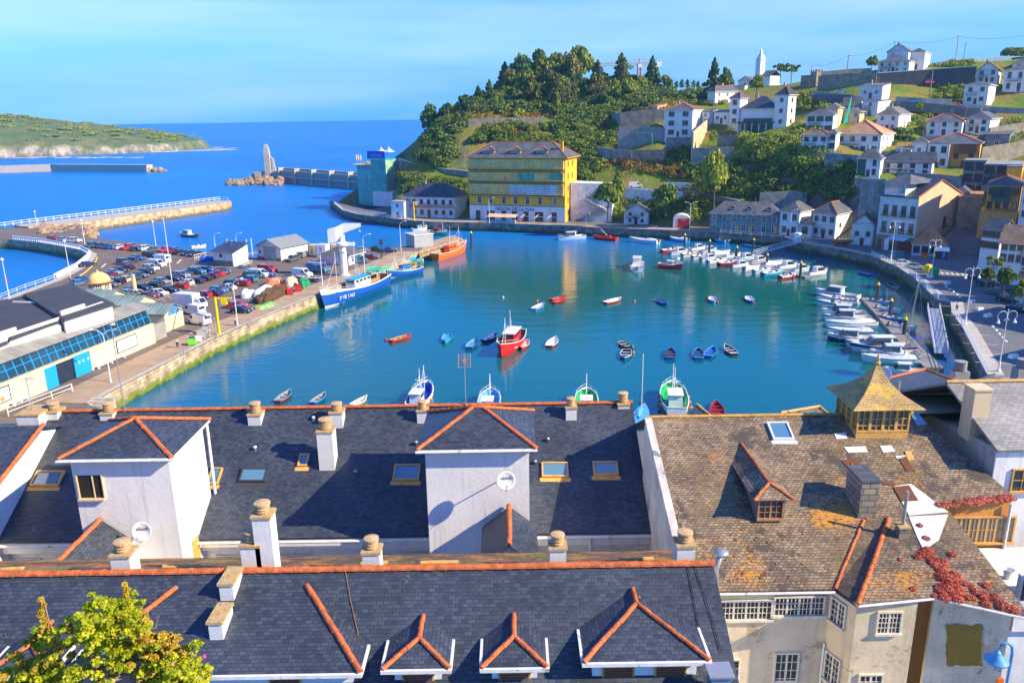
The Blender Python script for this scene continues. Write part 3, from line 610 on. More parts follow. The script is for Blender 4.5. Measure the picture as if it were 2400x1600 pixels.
def chimney(parent,c,w,dpt,h,pot=0,label=None,mb_=WHITE2,slabm=None,potr=None):
 """block with stone slab and a ringed clay pot; c = world point of the front base centre"""
 slabm=slabm or CAPST
 mb=MB();z0=-1.2
 mb.box(-w/2,w/2,0,dpt,z0,h)
 o=mb.build('chimney',mb_,parent);Mi=parent_matrix(parent).inverted();o.location=Mi @ Vector(c)
 if label:o['label']=label
 k=MB();k.box(-w/2-.045,w/2+.045,-.045,dpt+.045,h,h+.09);k.build('cap_slab',slabm,o)
 if pot:
  r=potr or w*.40;pr=[(r*.75,h+.1)];nr=max(3,int(round(pot/.105)));st=pot/nr
  for i in range(nr):
   z=h+.1+i*st;pr+=[(r*.8,z+.02*st),(r*.8,z+.5*st),(r*1.0,z+.58*st),(r*1.02,z+.92*st)]
  pr+=[(r*1.12,h+.1+pot),(r*1.12,h+.16+pot),(r*.3,h+.2+pot),(.01,h+.2+pot)]
  k=MB();k.lathe(pr,14,(0,dpt/2,0));k.build('chimney_pot',CLAY,o,smooth=False)
 return o
CAPST=mat('lichen_stone_cap',(.50,.36,.18),.9,.4,6,.5,20,spots=[(1,(.62,.34,.05),.55,5)])
CLAY=mat('clay_pot',(.58,.38,.20),.85,.35,5,.4,20,spots=[(2,(.62,.36,.06),.6,4)])
GUT=mat('white_gutter',(.74,.74,.72),.5,.2,3,spots=[(1,(.35,.35,.2),.62,3)])
SHUT=tiles('brown_roller_shutter',(.20,.07,.035),(.24,.09,.045),(.09,.03,.02),6,.06,.6,msize=.008)
A0=(0,34,19.8);AN=(0,-3.8,7.1)
def onA(px,py):return atpl(px,py,A0,AN)
BR=(0,22.9,24.7);BS=.54
def onB(px,py):return atpl(px,py,BR,(0,-BS,1))
C0=(0,36.6,24.5);CS=.33;RY,RZ=C0[1],C0[2]
def onC(px,py):return atpl(px,py,C0,(0,-CS,1))
def zB(y):return 24.7-BS*(22.9-y) if y<22.9 else 24.7-.5*(y-22.9)
def zA(y):return 19.8+.535*(y-34) if y<41.1 else 23.6-.535*(y-41.1)
def zC(y):return RZ-CS*(RY-y) if y<RY else RZ-.5*(y-RY)
# --- row A
bA=thing('slate_roofed_house','long white house with blue slate roof, clay chimneys and two roof towers facing the harbour','house',(-9,41,3))
mb=MB();mb.box(-27,6.55,34.5,47.6,3,19.7);mb.build('wall',WHITE,bA,world=True)
mb=MB();mb.box(-27,6.6,34.0,34.5,18.95,19.62);mb.build('fascia',WHITE,bA,world=True)
mb=MB()
slab(mb,[(-27,33.8,zA(33.8)),(6.65,33.8,zA(33.8)),(6.65,41.1,23.6),(-27,41.1,23.6)])
slab(mb,[(-27,41.1,23.6),(6.65,41.1,23.6),(6.65,48.2,19.8),(-27,48.2,19.8)])
rA=mb.build('roof',SLATE,bA,world=True)
ridge_tiles(rA,[((-25.4,41.1,23.66),(6.65,41.1,23.66))])
mb=MB();mb.tube([(-27,33.72,19.52),(6.6,33.72,19.52)],.08,6);mb.build('gutter',GUT,bA,world=True)
for px0,px1 in ((28,90),(505,590),(655,713),(845,905),(945,1010),(1273,1335),(1425,1487)):
 a=aty_=None
 q0=CAM+ray(px0,1292)*(34.47/ray(px0,1292).y);q1=CAM+ray(px1,1292)*(34.47/ray(px1,1292).y)
 mb=MB();mb.box(0,q1.x-q0.x,0,.04,-1.5,0);wn=mb.build('window',SHUT if px0 not in (28,845,945) else GLASS,bA)
 wn.location=parent_matrix(bA).inverted() @ Vector((q0.x,34.44,18.35))
 k=MB();ww=q1.x-q0.x;k.box(-.06,0,-.03,.02,-1.5,.06).box(ww,ww+.06,-.03,.02,-1.5,.06).box(0,ww,-.03,.02,0,.06);k.build('frame',WHITE,wn)
mb=MB();q=CAM+ray(1383,1240)*(34/ray(1383,1240).y);mb.tube([(q.x,33.9,19.5),(q.x,33.9,18.6),(q.x+.1,34.4,18.5),(q.x+.1,34.4,4)],.06,6);mb.build('downpipe',GUT,bA,world=True)
for (px,yb,yt,w,pt,nm) in ((250,985,972,30,945,'clay pot chimney peeping over the left roof tower'),(597,997,975,30,945,'short white chimney with clay pot and gull on top'),
 (789,1003,970,30,946,'short white chimney with mossy slab near the ridge'),(767,1102,1015,36,983,'tall slim white chimney in the middle of the slate roof'),
 (990,992,966,24,941,'short white chimney left of the central roof tower'),(1339,985,958,25,934,'white chimney with clay pot right of the central tower'),
 (1462,958,950,27,922,'stubby chimney with clay pot at the right ridge end'),(120,984,968,32,945,'clay pot chimney at the left ridge end')):
 c=onA(px,yb);d=pj(c)[2];w_=w*d/F
 h=solve(lambda z:-pj((c.x,c.y,c.z+z))[1],-yt,0,8);h2=solve(lambda z:-pj((c.x,c.y+w_/2,c.z+z))[1],-pt,0,9)
 chimney(bA,c,w_,w_*1.1,h,max(.3,h2-h-.12),nm)
for (px,yb,yt,w,nm) in ((70,1012,975,52,'broad chimney with layered slab cap at the left'),(57,1080,1035,36,'open topped white chimney by the left gable')):
 c=onA(px,yb);d=pj(c)[2];h=solve(lambda z:-pj((c.x,c.y,c.z+z))[1],-yt,0,8);chimney(bA,c,w*d/F,w*d/F*1.3,h,0,nm)
def skylight(parent,planefn,n,px0,px1,py0,py1,fm,label,gl=GLASSB):
 a,b_,c,d=planefn(px0,py1),planefn(px1,py1),planefn(px1,py0),planefn(px0,py0)
 ux=(b_-a).normalized();w=(b_-a).length;n=Vector(n).normalized();uy=n.cross(ux);h=abs((d-a).dot(uy))
 M=Matrix(((ux.x,uy.x,n.x,a.x),(ux.y,uy.y,n.y,a.y),(ux.z,uy.z,n.z,a.z),(0,0,0,1)))
 mb=MB();mb.box(.07,w-.07,.07,h-.07,-.05,.07,0,M);o=mb.build('skylight',gl,parent,world=True,label=label)
 k=MB()
 for q in ((0,w,0,.08),(0,w,h-.08,h),(0,.08,.08,h-.08),(w-.08,w,.08,h-.08)):k.box(*q,-.05,.13,0,M)
 k.box(-.1,w+.1,-.25,-.01,.0,.015,0,M)
 k.build('frame',fm,o,world=True);return o
for s in ((70,138,1105,1140,FRY,'ochre framed skylight left of the left tower'),(484,511,1098,1136,FRY,'ochre framed skylight against the left tower'),(559,622,1098,1130,DMET,'dark framed skylight reflecting pale sky'),
   (697,720,1065,1094,FRY,'narrow blue skylight left of the tall chimney'),(920,982,1090,1127,FRY,'ochre framed skylight left of the central tower'),(1270,1333,1085,1119,FRY,'ochre framed skylight right of the central tower'),(1391,1450,1083,1115,FRY,'skylight in the shadow of the neighbouring gable')):
 skylight(rA,onA,AN,*s[:4],s[4],s[5])
for px,py in ((598,1055),(735,985),(1284,1035),(1254,1088),(834,1112),(975,1043)):
 c=onA(px,py);k=MB();k.lathe([(.07,-.1),(.07,.15),(.11,.16),(.09,.24),(.01,.25)],8,tuple(c));k.build('roof_vent',METAL if px>800 else GUT,rA,world=True,smooth=True)
def tower(x0,x1,y0,y1,ze,zr,ridge=0,name=''):
 mb=MB();mb.box(x0+.32,x1-.32,y0+.35,y1-.3,15,ze-.02);w=mb.build('tower_wall',WHITE,bA,world=True,label=name)
 cx=(x0+x1)/2;cy=(y0+y1)/2;a=(cx-ridge/2,cy,zr);b_=(cx+ridge/2,cy,zr);mb=MB()
 c=[(x0,y0,ze),(x1,y0,ze),(x1,y1,ze),(x0,y1,ze)]
 if ridge:fs=[[c[0],c[1],b_,a],[c[1],c[2],b_],[c[2],c[3],a,b_],[c[3],c[0],a]]
 else:fs=[[c[0],c[1],a],[c[1],c[2],a],[c[2],c[3],a],[c[3],c[0],a]]
 for q in fs:mb.poly(q)
 mb.box(x0,x1,y0,y1,ze-.14,ze-.001,1)
 r=mb.build('tower_roof',[SLATE,GUT],bA,world=True)
 ls=[(c[0],a),(c[3],a),(b_,c[1]),(b_,c[2])]
 if ridge:ls.append((a,b_))
 up=Vector((0,0,.03));ridge_tiles(r,[(Vector(p)+up,Vector(q)+up) for p,q in ls],r=.11)
 mb=MB();mb.tube([(x0-.05,y0-.06,ze-.08),(x1+.05,y0-.06,ze-.08)],.07,6);mb.build('gutter',GUT,r,world=True)
 return w
tw1=tower(-20.0,-15.0,31.7,36.3,24.9,25.9,0,'left roof tower with open square window')
tw2=tower(-4.3,1.0,32.1,36.8,24.9,26.0,.45,'central roof tower with satellite dish')
def yplane(px,py,Y):r_=ray(px,py);return CAM+r_*(Y/r_.y)
q0=yplane(181,1114,32.05);q1=yplane(246,1165,32.05)
mb=MB();mb.box(q0.x,q1.x,32.03,32.046,q1.z,q0.z);wn=mb.build('window',mat('dark_room',(.02,.018,.015),.8,0),bA,world=True)
k=MB();k.box(q0.x-.06,q0.x,31.95,32.05,q1.z,q0.z+.05).box(q1.x,q1.x+.05,31.97,32.05,q1.z,q0.z+.05).box(q0.x-.06,q1.x+.05,31.85,32.05,q1.z-.08,q1.z).box((q0.x+q1.x)/2+.1,(q0.x+q1.x)/2+.15,31.99,32.03,q1.z,q0.z);k.build('frame',CREAM,wn,world=True)
q0=CAM+ray(455,1290)*((-15.3)/ray(455,1290).x);mb=MB();mb.box(-15.33,-15.27,q0.y-.1,q0.y+.6,q0.z-.9,q0.z+.5);mb.build('window',FRY,bA,world=True)
mb=MB();mb.tube([(-15.2,36.3,24.6),(-15.15,36.2,24.1),(-15.15,36.1,18)],.07,6);mb.build('downpipe',GUT,bA,world=True)
def gabletop(xc,hw,y0,y1,zr,ze,nm):
 mb=MB();slab(mb,[(xc-hw,y0,ze),(xc,y0,zr),(xc,y1,zr),(xc-hw,y1,ze)][::-1],.08);slab(mb,[(xc,y0,zr),(xc+hw,y0,ze),(xc+hw,y1,ze),(xc,y1,zr)],.08)
 r=mb.build('stair_roof',SLATE,bA,world=True,label=nm);ridge_tiles(r,[((xc,y0,zr+.02),(xc,y1,zr+.02))])
 mb=MB();mb.prism([(xc-hw+.15,y0+.2),(xc+hw-.15,y0+.2),(xc+hw-.15,y1),(xc-hw+.15,y1)],12,ze-.05)
 mb.poly([(xc-hw+.15,y0+.2,ze-.05),(xc+hw-.15,y0+.2,ze-.05),(xc,y0+.2,zr-.1)]);mb.build('stair_wall',WHITE,bA,world=True)
gabletop(-.25,1.25,28.9,32.3,22.0,20.95,'small gabled roof leaning on the central tower')
gabletop(-18.75,1.3,28.3,32.0,21.8,20.75,'small gabled roof leaning on the left tower')
def dish(parent,c,r,facing,nm,txt=True):
 n=Vector(facing).normalized();x=Vector((0,0,1)).cross(n).normalized();y=n.cross(x);M=Matrix(((x.x,y.x,n.x,c[0]),(x.y,y.y,n.y,c[1]),(x.z,y.z,n.z,c[2]),(0,0,0,1)))
 mb=MB();mb.lathe([(.01,-.02),(r*.5,-.0),(r*.85,.07*r*2),(r,.11*r*2),(r,.13*r*2),(r*.85,.09*r*2),(r*.5,.02),(.01,0)],24,M=M)
 o=mb.build('satellite_dish',GEL,parent,world=True,smooth=True,label=nm)
 k=MB();k.tube([M @ Vector((0,-r*.9,0)),M @ Vector((0,-r*1.1,.5*r)),M @ Vector((0,-r*.35,1.35*r))],.018,5);k.ball(M @ Vector((0,-r*.35,1.35*r)),.05,n=6)
 k.tube([M @ Vector((0,0,-.02)),M @ Vector((0,-.1,-.9)),],.03,5);k.build('mount_arm',METAL,o,world=True)
 if txt:
  t_=text('Televés','lettering',r*.55,DMET,o,(0,0,0),(0,0,0),.004);Mt=parent_matrix(o).inverted() @ M @ Matrix.Translation((0,r*.28,.05+.02*r));t_.matrix_local=Mt
 return o
c=yplane(1185,1125,31.5);dish(bA,tuple(c),.42,(.1,-1,.25),'round white satellite dish on the central tower')
c=yplane(333,1244,31.3);dish(bA,tuple(c),.44,(.1,-1,.25),'round white satellite dish on the left tower')
def aerial(px,pyb,pyt,nm,planef=onA,lab=None,grid=False):
 c=planef(px,pyb);h=solve(lambda z:-pj((c.x,c.y,c.z+z))[1],-pyt,0,14)
 t=thing('antenna',lab,'antenna',tuple(c))
 k=MB();k.tube([(0,0,-.3),(0,0,h)],.025,6);k.build('mast',METAL,t)
 k=MB()
 if grid:
  for i in range(6):k.tube([(-.33,-.05,h-.75+i*.14),(.33,-.05,h-.75+i*.14)],.008,4)
  k.tube([(-.33,-.05,h-.78),(-.33,-.05,h)],.02,5).tube([(.33,-.05,h-.78),(.33,-.05,h)],.02,5).box(-.08,.08,-.12,.02,h-.5,h-.3)
  k.build('grid_panel',mat('aerial_orange',(.65,.25,.05),.5,.1),t)
 else:
  for i,w in enumerate((.5,.42,.36,.3,.26)):k.tube([(-w,.1*i,h-.12),(w,.1*i,h-.12)],.009,4)
  k.tube([(0,-.1,h-.12),(0,.5,h-.12)],.012,4);k.build('aerial_rods',METAL,t)
aerial(1092,955,829,'a',lab='tall thin aerial with orange grid panel above the central roof tower',grid=True)
aerial(293,965,770,'b',lab='tall thin aerial mast above the left roof tower')
aerial(80,985,885,'c',lab='small aerial behind the left chimney cluster')
# --- neighbour at the left edge
bD=thing('white_gabled_house','white house with slate roof cut off by the left edge beside the tower','house',(-29,36,3))
mb=MB();mb.poly([(-25.0,30,3),(-25.0,30,21.0),(-25.0,38.5,23.6),(-25.0,42,22.5),(-25.0,42,3)][::-1]);mb.box(-34,-25.01,30,42,3,20.9);mb.build('wall',WHITE,bD,world=True)
mb=MB();slab(mb,[(-34,29.7,21.1),(-24.7,29.7,21.1),(-24.7,38.5,23.8),(-34,38.5,23.8)]);slab(mb,[(-34,38.5,23.8),(-24.7,38.5,23.8),(-24.7,42.3,22.5),(-34,42.3,22.5)]);rD=mb.build('roof',SLATE,bD,world=True)
ridge_tiles(rD,[((-24.7,29.9,21.2),(-24.7,38.5,23.9))],name='verge_tiles')
# --- row B
bB=thing('slate_roofed_house','nearest slate roofed house with dormers and long orange ridge across the bottom','house',(-6,23,8))
mb=MB();mb.box(-30,6.4,18.0,27.9,8,21.6);mb.build('wall',WHITE,bB,world=True)
mb=MB();slab(mb,[(-30,16.8,zB(16.8)),(6.55,16.8,zB(16.8)),(6.55,22.9,24.7),(-30,22.9,24.7)]);rB=mb.build('roof',SLATE,bB,world=True)
mb=MB();slab(mb,[(-30,22.9,24.7),(6.55,22.9,24.7),(6.55,28.3,zB(28.3)),(-30,28.3,zB(28.3))]);mb.build('mossy_back_roof',MOSSR,bB,world=True)
ridge_tiles(rB,[((-30,22.9,24.75),(6.55,22.9,24.75))],r=.13)
def dormer(xc,hw,yf,zr,ze,yr0,nm,flat=None):
 """hipped dormer: ridge at zr running back into the roof, eaves at ze"""
 yb=22.9-(24.7-zr)/BS;yv=22.9-(24.7-ze)/BS;rw=flat or 0
 A_=(xc-rw,yb,zr);B_=(xc+rw,yb,zr);fa=(xc-rw,yr0,zr);fb=(xc+rw,yr0,zr)
 fl,fr=(xc-hw,yf,ze),(xc+hw,yf,ze);vl,vr=(xc-hw,yv,ze),(xc+hw,yv,ze);mb=MB()
 if rw:mb.poly([fl,fr,B_,A_]);mb.poly([fr,vr,B_]);mb.poly([vl,fl,A_])
 else:mb.poly([fl,fr,fb]);mb.poly([fr,vr,B_,fb]);mb.poly([vl,fl,fa,A_])
 mb.poly([(fl[0],fl[1],ze-.01),(vl[0],vl[1],ze-.01),(vr[0],vr[1],ze-.01),(fr[0],fr[1],ze-.01)],1)
 o=mb.build('dormer_roof',[SLATE,WHITE],bB,world=True,label=nm)
 up=Vector((0,0,.05));ls=[(Vector(B_)+up,Vector(fr)+up),(Vector(A_)+up,Vector(fl)+up)] if rw else [(Vector(A_)+up,Vector(fa)+up),(Vector(fa)+up,Vector(fl)+up),(Vector(fb)+up,Vector(fr)+up)]
 for q_ in ([ls] if not rw else [[a_] for a_ in ls]):ridge_tiles(o,q_,r=.085 if not rw else .1)
 k=MB();k.box(fl[0]-.06,fr[0]+.06,yf-.10,yf-.01,ze-.10,ze+.01).box(fl[0]-.08,fl[0]-.0,yf,yv-.1,ze-.08,ze+.01).box(fr[0],fr[0]+.08,yf,yv-.1,ze-.08,ze+.01);k.build('gutter',GUT,o,world=True)
 k=MB();k.box(xc-hw+.28,xc+hw-.28,yf+.3,yv+.3,ze-2.2,ze-.02);dw=k.build('dormer_wall',WHITE,bB,world=True)
 nw=2 if hw>1.5 else 1
 for i in range(nw):
  wx=xc-hw+.28+(2*hw-.56)*(i+.5)/nw;ww=min(.42,hw*.5)
  k=MB();k.box(wx-ww,wx+ww,yf+.24,yf+.31,ze-1.5,ze-.42);k.box(wx-ww-.06,wx+ww+.06,yf+.26,yf+.31,ze-1.56,ze-.36,1);k.build('dormer_window',[SHUT,FRY],bB,world=True)
dormer(-2.95,.97,19.4,23.92,23.58,20.35,'small hipped dormer left of the middle')
dormer(-.08,.95,19.4,23.92,23.58,20.35,'small hipped dormer in the middle')
dormer(3.78,1.83,19.42,24.3,23.7,21.35,'large hipped dormer at the right')
dormer(-14.65,.97,19.4,23.92,23.58,20.35,'small hipped dormer at the far left')
dormer(-8.93,4.35,19.35,24.44,23.52,22.4,'wide dormer behind the bush',flat=2.13)
for (px,yb,yt,w,pt,nm) in ((283,1327,1307,45,1270,'clay pot chimney behind the front ridge at the left'),(622,1315,1216,42,1186,'tall white chimney with clay pot behind the front ridge'),(590,1323,1283,46,1243,'shorter clay pot chimney beside the tall one'),
 (870,1318,1299,40,1262,'clay pot chimney in front of the courtyard windows'),(1308,1311,1290,38,1253,'clay pot chimney right of the gabled stair roof'),(1608,1304,1284,42,1248,'clay pot chimney beside the old brown roof')):
 c=yplane(px,yb,23.4);c.z=min(c.z,zB(23.4));d=pj(c)[2];w_=w*d/F
 h=solve(lambda z:-pj((c.x,c.y,c.z+z))[1],-yt,0,8);h2=solve(lambda z:-pj((c.x,c.y+w_/2,c.z+z))[1],-pt,0,9)
 chimney(bB,c,w_,w_*1.0,h,max(.3,h2-h-.12),nm)
for (px,yb,yt,nm) in ((508,1497,1462,'lower stone topped chimney of the stepped pair'),(533,1405,1372,'upper stone topped chimney of the stepped pair')):
 c=atpl(px,yb,(0,22.4,24.46),(0,-.3,1));h=solve(lambda z:-pj((c.x,c.y,c.z+z))[1],-yt,0,8);d=pj(c)[2];chimney(bB,c,32*d/F,.95,h,0,nm)
c=onB(1682,1640);mb=MB();mb.box(-.28,.28,-.25,.25,-.5,.9);o=mb.build('metal_chimney',mat('blue_grey_sheet',(.16,.30,.42),.4,.1,2,metal=.3),bB);o.location=parent_matrix(bB).inverted() @ c
k=MB();k.box(-.36,.36,-.33,.33,1.0,1.06).box(-.3,.3,-.27,.27,.9,.95);k.build('chimney_hood',METAL,o)
mb=MB()
for a in ((1612,1330,1640,1480),(1640,1480,1648,1560),(1628,1325,1665,1440),(1665,1440,1690,1530)):
 p,q=onB(*a[:2]),onB(*a[2:]);mb.tube([p+Vector((0,-.02,.04)),q+Vector((0,-.02,.04))],.014,4)
mb.build('roof_cable',BLACK,bB,world=True)
mb=MB();pts_=[onB(*q)+Vector((0,-.01,.03)) for q in ((808,1330),(820,1400),(838,1480),(846,1530),(838,1575))];mb.tube(pts_,.014,4);mb.build('rusty_cable',mat('rust',(.35,.16,.04),.8,.3),bB,world=True)
mb=MB()
for px0,px1,py in ((845,905,1306),(985,1072,1308),(1450,1530,1300),(0,50,1320),(380,465,1316)):
 a=yplane(px0,py,24.6);b_=yplane(px1,py,24.6);a.z=b_.z=zB(24.6)+.06;ridge_mb(mb,a,b_,.09)
mb.build('loose_ridge_tiles',FRY,bB,world=True)
# --- old house C
bC=thing('old_harbour_house','old house with brown lichened slate roof, peeling cream walls and small glazed cupola','house',(16,35,6))
outl=[(1503,992),(2140,962),(2385,1168),(2205,1183),(2228,1202),(2084,1214),(2024,1219),(1957,1378),(1640,1388)]
P_=[onC(*q) for q in outl]
P_[0]=Vector((6.68,RY,RZ));P_[1]=Vector((P_[1].x,RY,RZ));P_[8]=Vector((6.68,P_[8].y,P_[8].z))
mb=MB();nmc=Vector((0,-CS,1)).normalized()
mb.poly(P_[::-1] if (P_[1]-P_[0]).cross(P_[2]-P_[1]).z<0 else P_)
Q_=[p-nmc*.14 for p in P_]
for i in range(9):j=(i+1) % 9;mb.poly([P_[i],P_[j],Q_[j],Q_[i]])
mb.poly(Q_)
mb.poly([(6.68,RY,RZ),(P_[1].x+4,RY,RZ),(P_[1].x+4,44,20.8),(6.68,44,20.8)])
rC=mb.build('roof',OLDROOF,bC,world=True)
e1,e2,e3,e4=onC(2084,1214),onC(2011,1416),onC(2192,1398),onC(2228,1202)
CW0=e1;lift=.5
def onW(px,py):   # wing plane, a little flatter than the main slope
 return atpl(px,py,CW0,(0,-(CS-lift/4.3),1))
W_=[onW(2084,1214),onW(2011,1416),onW(2192,1398),onW(2420,1448),onW(2228,1200)]
mb=MB();slab(mb,W_,.14);wing=mb.build('wing_roof',OLDROOF,bC,world=True)
mb=MB();mb.poly([W_[0],onC(2024,1219),onC(1957,1378),W_[1]][::1]);mb.build('wing_side_roof',tiles('shade_toned_old_slate',(.10,.07,.045),(.17,.12,.07),(.04,.03,.02),.26,.17,.65,big=.3),bC,world=True)  # shade of the left-facing slope put into a darker copy of the slate
ridge_tiles(wing,[(W_[0]+Vector((0,0,.05)),W_[1]+Vector((0,0,.05)))],r=.1,m=TERRA)
ridge_tiles(rC,[(onC(2024,1219)+Vector((0,0,.04)),onC(1957,1378)+Vector((0,0,.04)))],r=.07,name='valley_tiles')
ridge_tiles(rC,[((6.68,RY,RZ+.04),(P_[1].x,RY,RZ+.04))],r=.1,m=mat('mossy_ridge',(.60,.32,.07),.85,.35,3))
OLDW=mat('peeling_cream_wall',(.66,.54,.36),.88,.2,.7,.3,5,spots=[(1,(.40,.30,.19),.60,.55),(3,(.30,.29,.25),.64,1.3)])
mb=MB();yE=P_[8].y
mb.prism([(6.56,yE),(6.56,RY-.1),(6.9,RY-.1),(6.9,yE)],6,lambda p:zC(p[1])+.05);
mb.build('party_wall',mat('stained_white_wall',(.60,.57,.50),.9,.35,.6,.4,5,spots=[(2,(.22,.23,.22),.60,.7)]),bC,world=True)
yw=yE+.35;xw0=6.95;c1=yplane(1945,1400,yw);c2=yplane(2008,1425,W_[1].y+.3);c3=yplane(2152,1410,W_[1].y+.3);c4=yplane(2178,1420,W_[1].y+.7);c5=yplane(2372,1440,onW(2400,1440).y+.2)
WY=W_[1].y+.3
def wallq(a,b_,z0,z1,m_,nm,lab=None,th=.3):
 a=Vector((a[0],a[1]));b_=Vector((b_[0],b_[1]));n=Vector((-(b_-a).y,(b_-a).x)).normalized()*th
 mb=MB();mb.prism([a,b_,b_+n,a+n],z0,z1);return mb.build(nm,m_,bC,world=True,label=lab)
wallq((xw0,yw),(c1.x,yw),6,zC(yw)-.12,OLDW,'front_wall')
wallq((c1.x,yw),(c2.x,WY),6,zC(WY)+.1,OLDW,'angled_wall')
wallq((c2.x,WY),(c3.x,WY),6,W_[1].z-.12,OLDW,'wing_wall')
wallq((c3.x,WY),(c3.x+.02,WY+1.4),6,W_[1].z-.2,OLDW,'recess_wall')
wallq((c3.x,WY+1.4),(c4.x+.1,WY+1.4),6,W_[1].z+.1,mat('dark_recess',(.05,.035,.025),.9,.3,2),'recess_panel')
GREYW=mat('grey_white_old_wall',(.64,.57,.42),.9,.35,.6,.3,5,spots=[(2,(.20,.21,.19),.57,.8),(4,(.46,.40,.28),.60,.5)])
wallq((c4.x,WY+.15),(c5.x,c5.y),6,lambda p:W_[2].z-.2+(W_[3].z-W_[2].z)*(p[0]-c4.x)/(W_[3].x-c4.x),GREYW,'right_wall')
def patch(parent,px0,px1,py0,py1,pA,pB,m_,nm,off=.02,wob=.06):
 d2=Vector((pB[0]-pA[0],pB[1]-pA[1],0)).normalized();n=Vector((d2.y,-d2.x,0))
 f_=lambda px,py:atpl(px,py,(pA[0],pA[1],0),n)
 a,b_,c,d=f_(px0,py1),f_(px1,py1),f_(px1,py0),f_(px0,py0);mb=MB();N=10;up=[]
 ring=[]
 for s,e_ in ((a,b_),(b_,c),(c,d),(d,a)):
  for i in range(N):q=s.lerp(e_,i/N);ring.append(q+n*off+Vector((d2.x*random.uniform(-wob,wob),d2.y*random.uniform(-wob,wob),random.uniform(-wob,wob))))
 mb.poly(ring);return mb.build(nm,m_,parent,world=True)
patch(bC,2218,2303,1462,1558,(c4.x,WY+.15),(c5.x,c5.y),mat('bare_ochre_render',(.26,.17,.03),.9,.15,2),'bare_render_patch')
mb=MB();mb.box(c5.x-.1,c5.x+.12,c5.y-.05,c5.y+.2,10,18.3);mb.build('corner_post',ORAP,bC,world=True)
def bars(parent,pA,pB,px0,px1,py0,py1,nx_,nz_,fm,lab=None,gl=GLASS,split=0,door=False):
 d2=Vector((pB[0]-pA[0],pB[1]-pA[1],0)).normalized();n=Vector((d2.y,-d2.x,0))
 a=atpl(px0,(py0+py1)/2,(pA[0],pA[1],0),n);b_=atpl(px1,(py0+py1)/2,(pA[0],pA[1],0),n);mid=(px0+px1)/2
 zt=atpl(mid,py0,(pA[0],pA[1],0),n).z;zb=atpl(mid,py1,(pA[0],pA[1],0),n).z
 w=(b_-a).dot(d2);h=zt-zb;M=Matrix(((d2.x,-n.x,0,a.x),(d2.y,-n.y,0,a.y),(0,0,1,zb),(0,0,0,1)))
 mb=MB();mb.box(0,w,-.02,-.005,0,h,0,M);o=mb.build('window',gl,parent,world=True,label=lab);k=MB();t_=.045
 k.box(-.07,0,-.09,0,-.05,h+.07,0,M).box(w,w+.07,-.09,0,-.05,h+.07,0,M).box(0,w,-.09,0,h,h+.07,0,M).box(-.1,w+.1,-.16,0,-.09,0,0,M)
 for i in range(1,nx_):
  tt=t_*1.8 if split and i % split==0 else t_*.55;x=w*i/nx_;k.box(x-tt/2,x+tt/2,-.055,-.021,0,h,0,M)
 for i in range(1,nz_):z=h*i/nz_;k.box(0,w,-.05,-.022,z-.014,z+.014,0,M)
 if door:k.box(0,w,-.06,-.021,0,h*.35,0,M)
 k.build('frame',fm,o,world=True);return o
FRO=mat('old_cream_frame',(.66,.60,.48),.7,.25,5)
fA,fB=(xw0,yw),(c1.x,yw)
bars(bC,fA,fB,1690,1806,1408,1448,12,3,FRO,'left ribbon window',split=3);bars(bC,fA,fB,1816,1928,1398,1438,12,3,FRO,'right ribbon window',split=3)
bars(bC,fA,fB,1815,1865,1530,1625,4,5,FRO,None,split=2,door=True);bars(bC,fA,fB,1704,1728,1545,1640,2,5,FRO)
bars(bC,(c1.x,yw),(c2.x,WY),1950,1982,1408,1462,4,4,FRO,split=2);bars(bC,(c1.x,yw),(c2.x,WY),1936,1968,1535,1600,4,4,FRO,split=2)
bars(bC,(c2.x,WY),(c3.x,WY),2057,2108,1434,1480,6,4,FRO,split=3);bars(bC,(c2.x,WY),(c3.x,WY),2012,2062,1580,1640,4,4,FRO,split=2)
mb=MB();mb.tube([(c1.x-.05,yw-.06,18.6),(c1.x-.05,yw-.06,6)],.05,6).tube([(6.95,yE-.06,zC(yE)-.05),(c1.x,yE-.06,zC(yE)-.05)],.05,6).tube([W_[1]+Vector((0,-.05,-.05)),W_[2]+Vector((0,-.05,-.05)),W_[3]+Vector((0,-.05,-.05))],.05,6);mb.build('gutter',GUT,bC,world=True)
dc=onC(1806,1222);w_=1.25;mb=MB();x0,y0,z0=dc.x-w_/2,dc.y,dc.z
mb.box(x0+.04,x0+w_-.04,y0+.05,y0+2.6,z0-.3,z0+1.14);o=mb.build('dormer_wall',mat('old_dormer_boards',(.20,.17,.14),.85,.3,3),bC,world=True)
mb=MB();zr=z0+1.55;ze=z0+1.12;xm=dc.x;yb=RY-(RZ-zr)/CS;yv=RY-(RZ-ze)/CS
L0,R0=(x0-.2,y0-.2,ze),(x0+w_+.2,y0-.2,ze);FA=(xm,y0+.55,zr);BK=(xm,yb,zr)
mb.poly([L0,R0,FA]).poly([R0,(R0[0],yv,ze),BK,FA]).poly([(L0[0],yv,ze),L0,FA,BK]).poly([L0,(L0[0],yv,ze),(R0[0],yv,ze),R0]);dr=mb.build('dormer_roof',OLDROOF,bC,world=True)
up=Vector((0,0,.04));ridge_tiles(dr,[(Vector(BK)+up,Vector(FA)+up),(Vector(FA)+up,Vector(L0)+up),(Vector(FA)+up,Vector(R0)+up)],r=.07)
bars(bC,(x0,y0+.04),(x0+w_,y0+.04),1779,1832,1172,1212,4,3,mat('brown_sash',(.42,.22,.10),.7,.3,5),'small dormer window with brown sashes',split=2)
def glasspatch(pl,n,a,lab,frame=FRW):return skylight(rC,pl,n,*a,frame,lab,GLASSB)
glasspatch(onC,(0,-CS,1),(1812,1862,992,1032),'two paned white roof light under the old ridge')
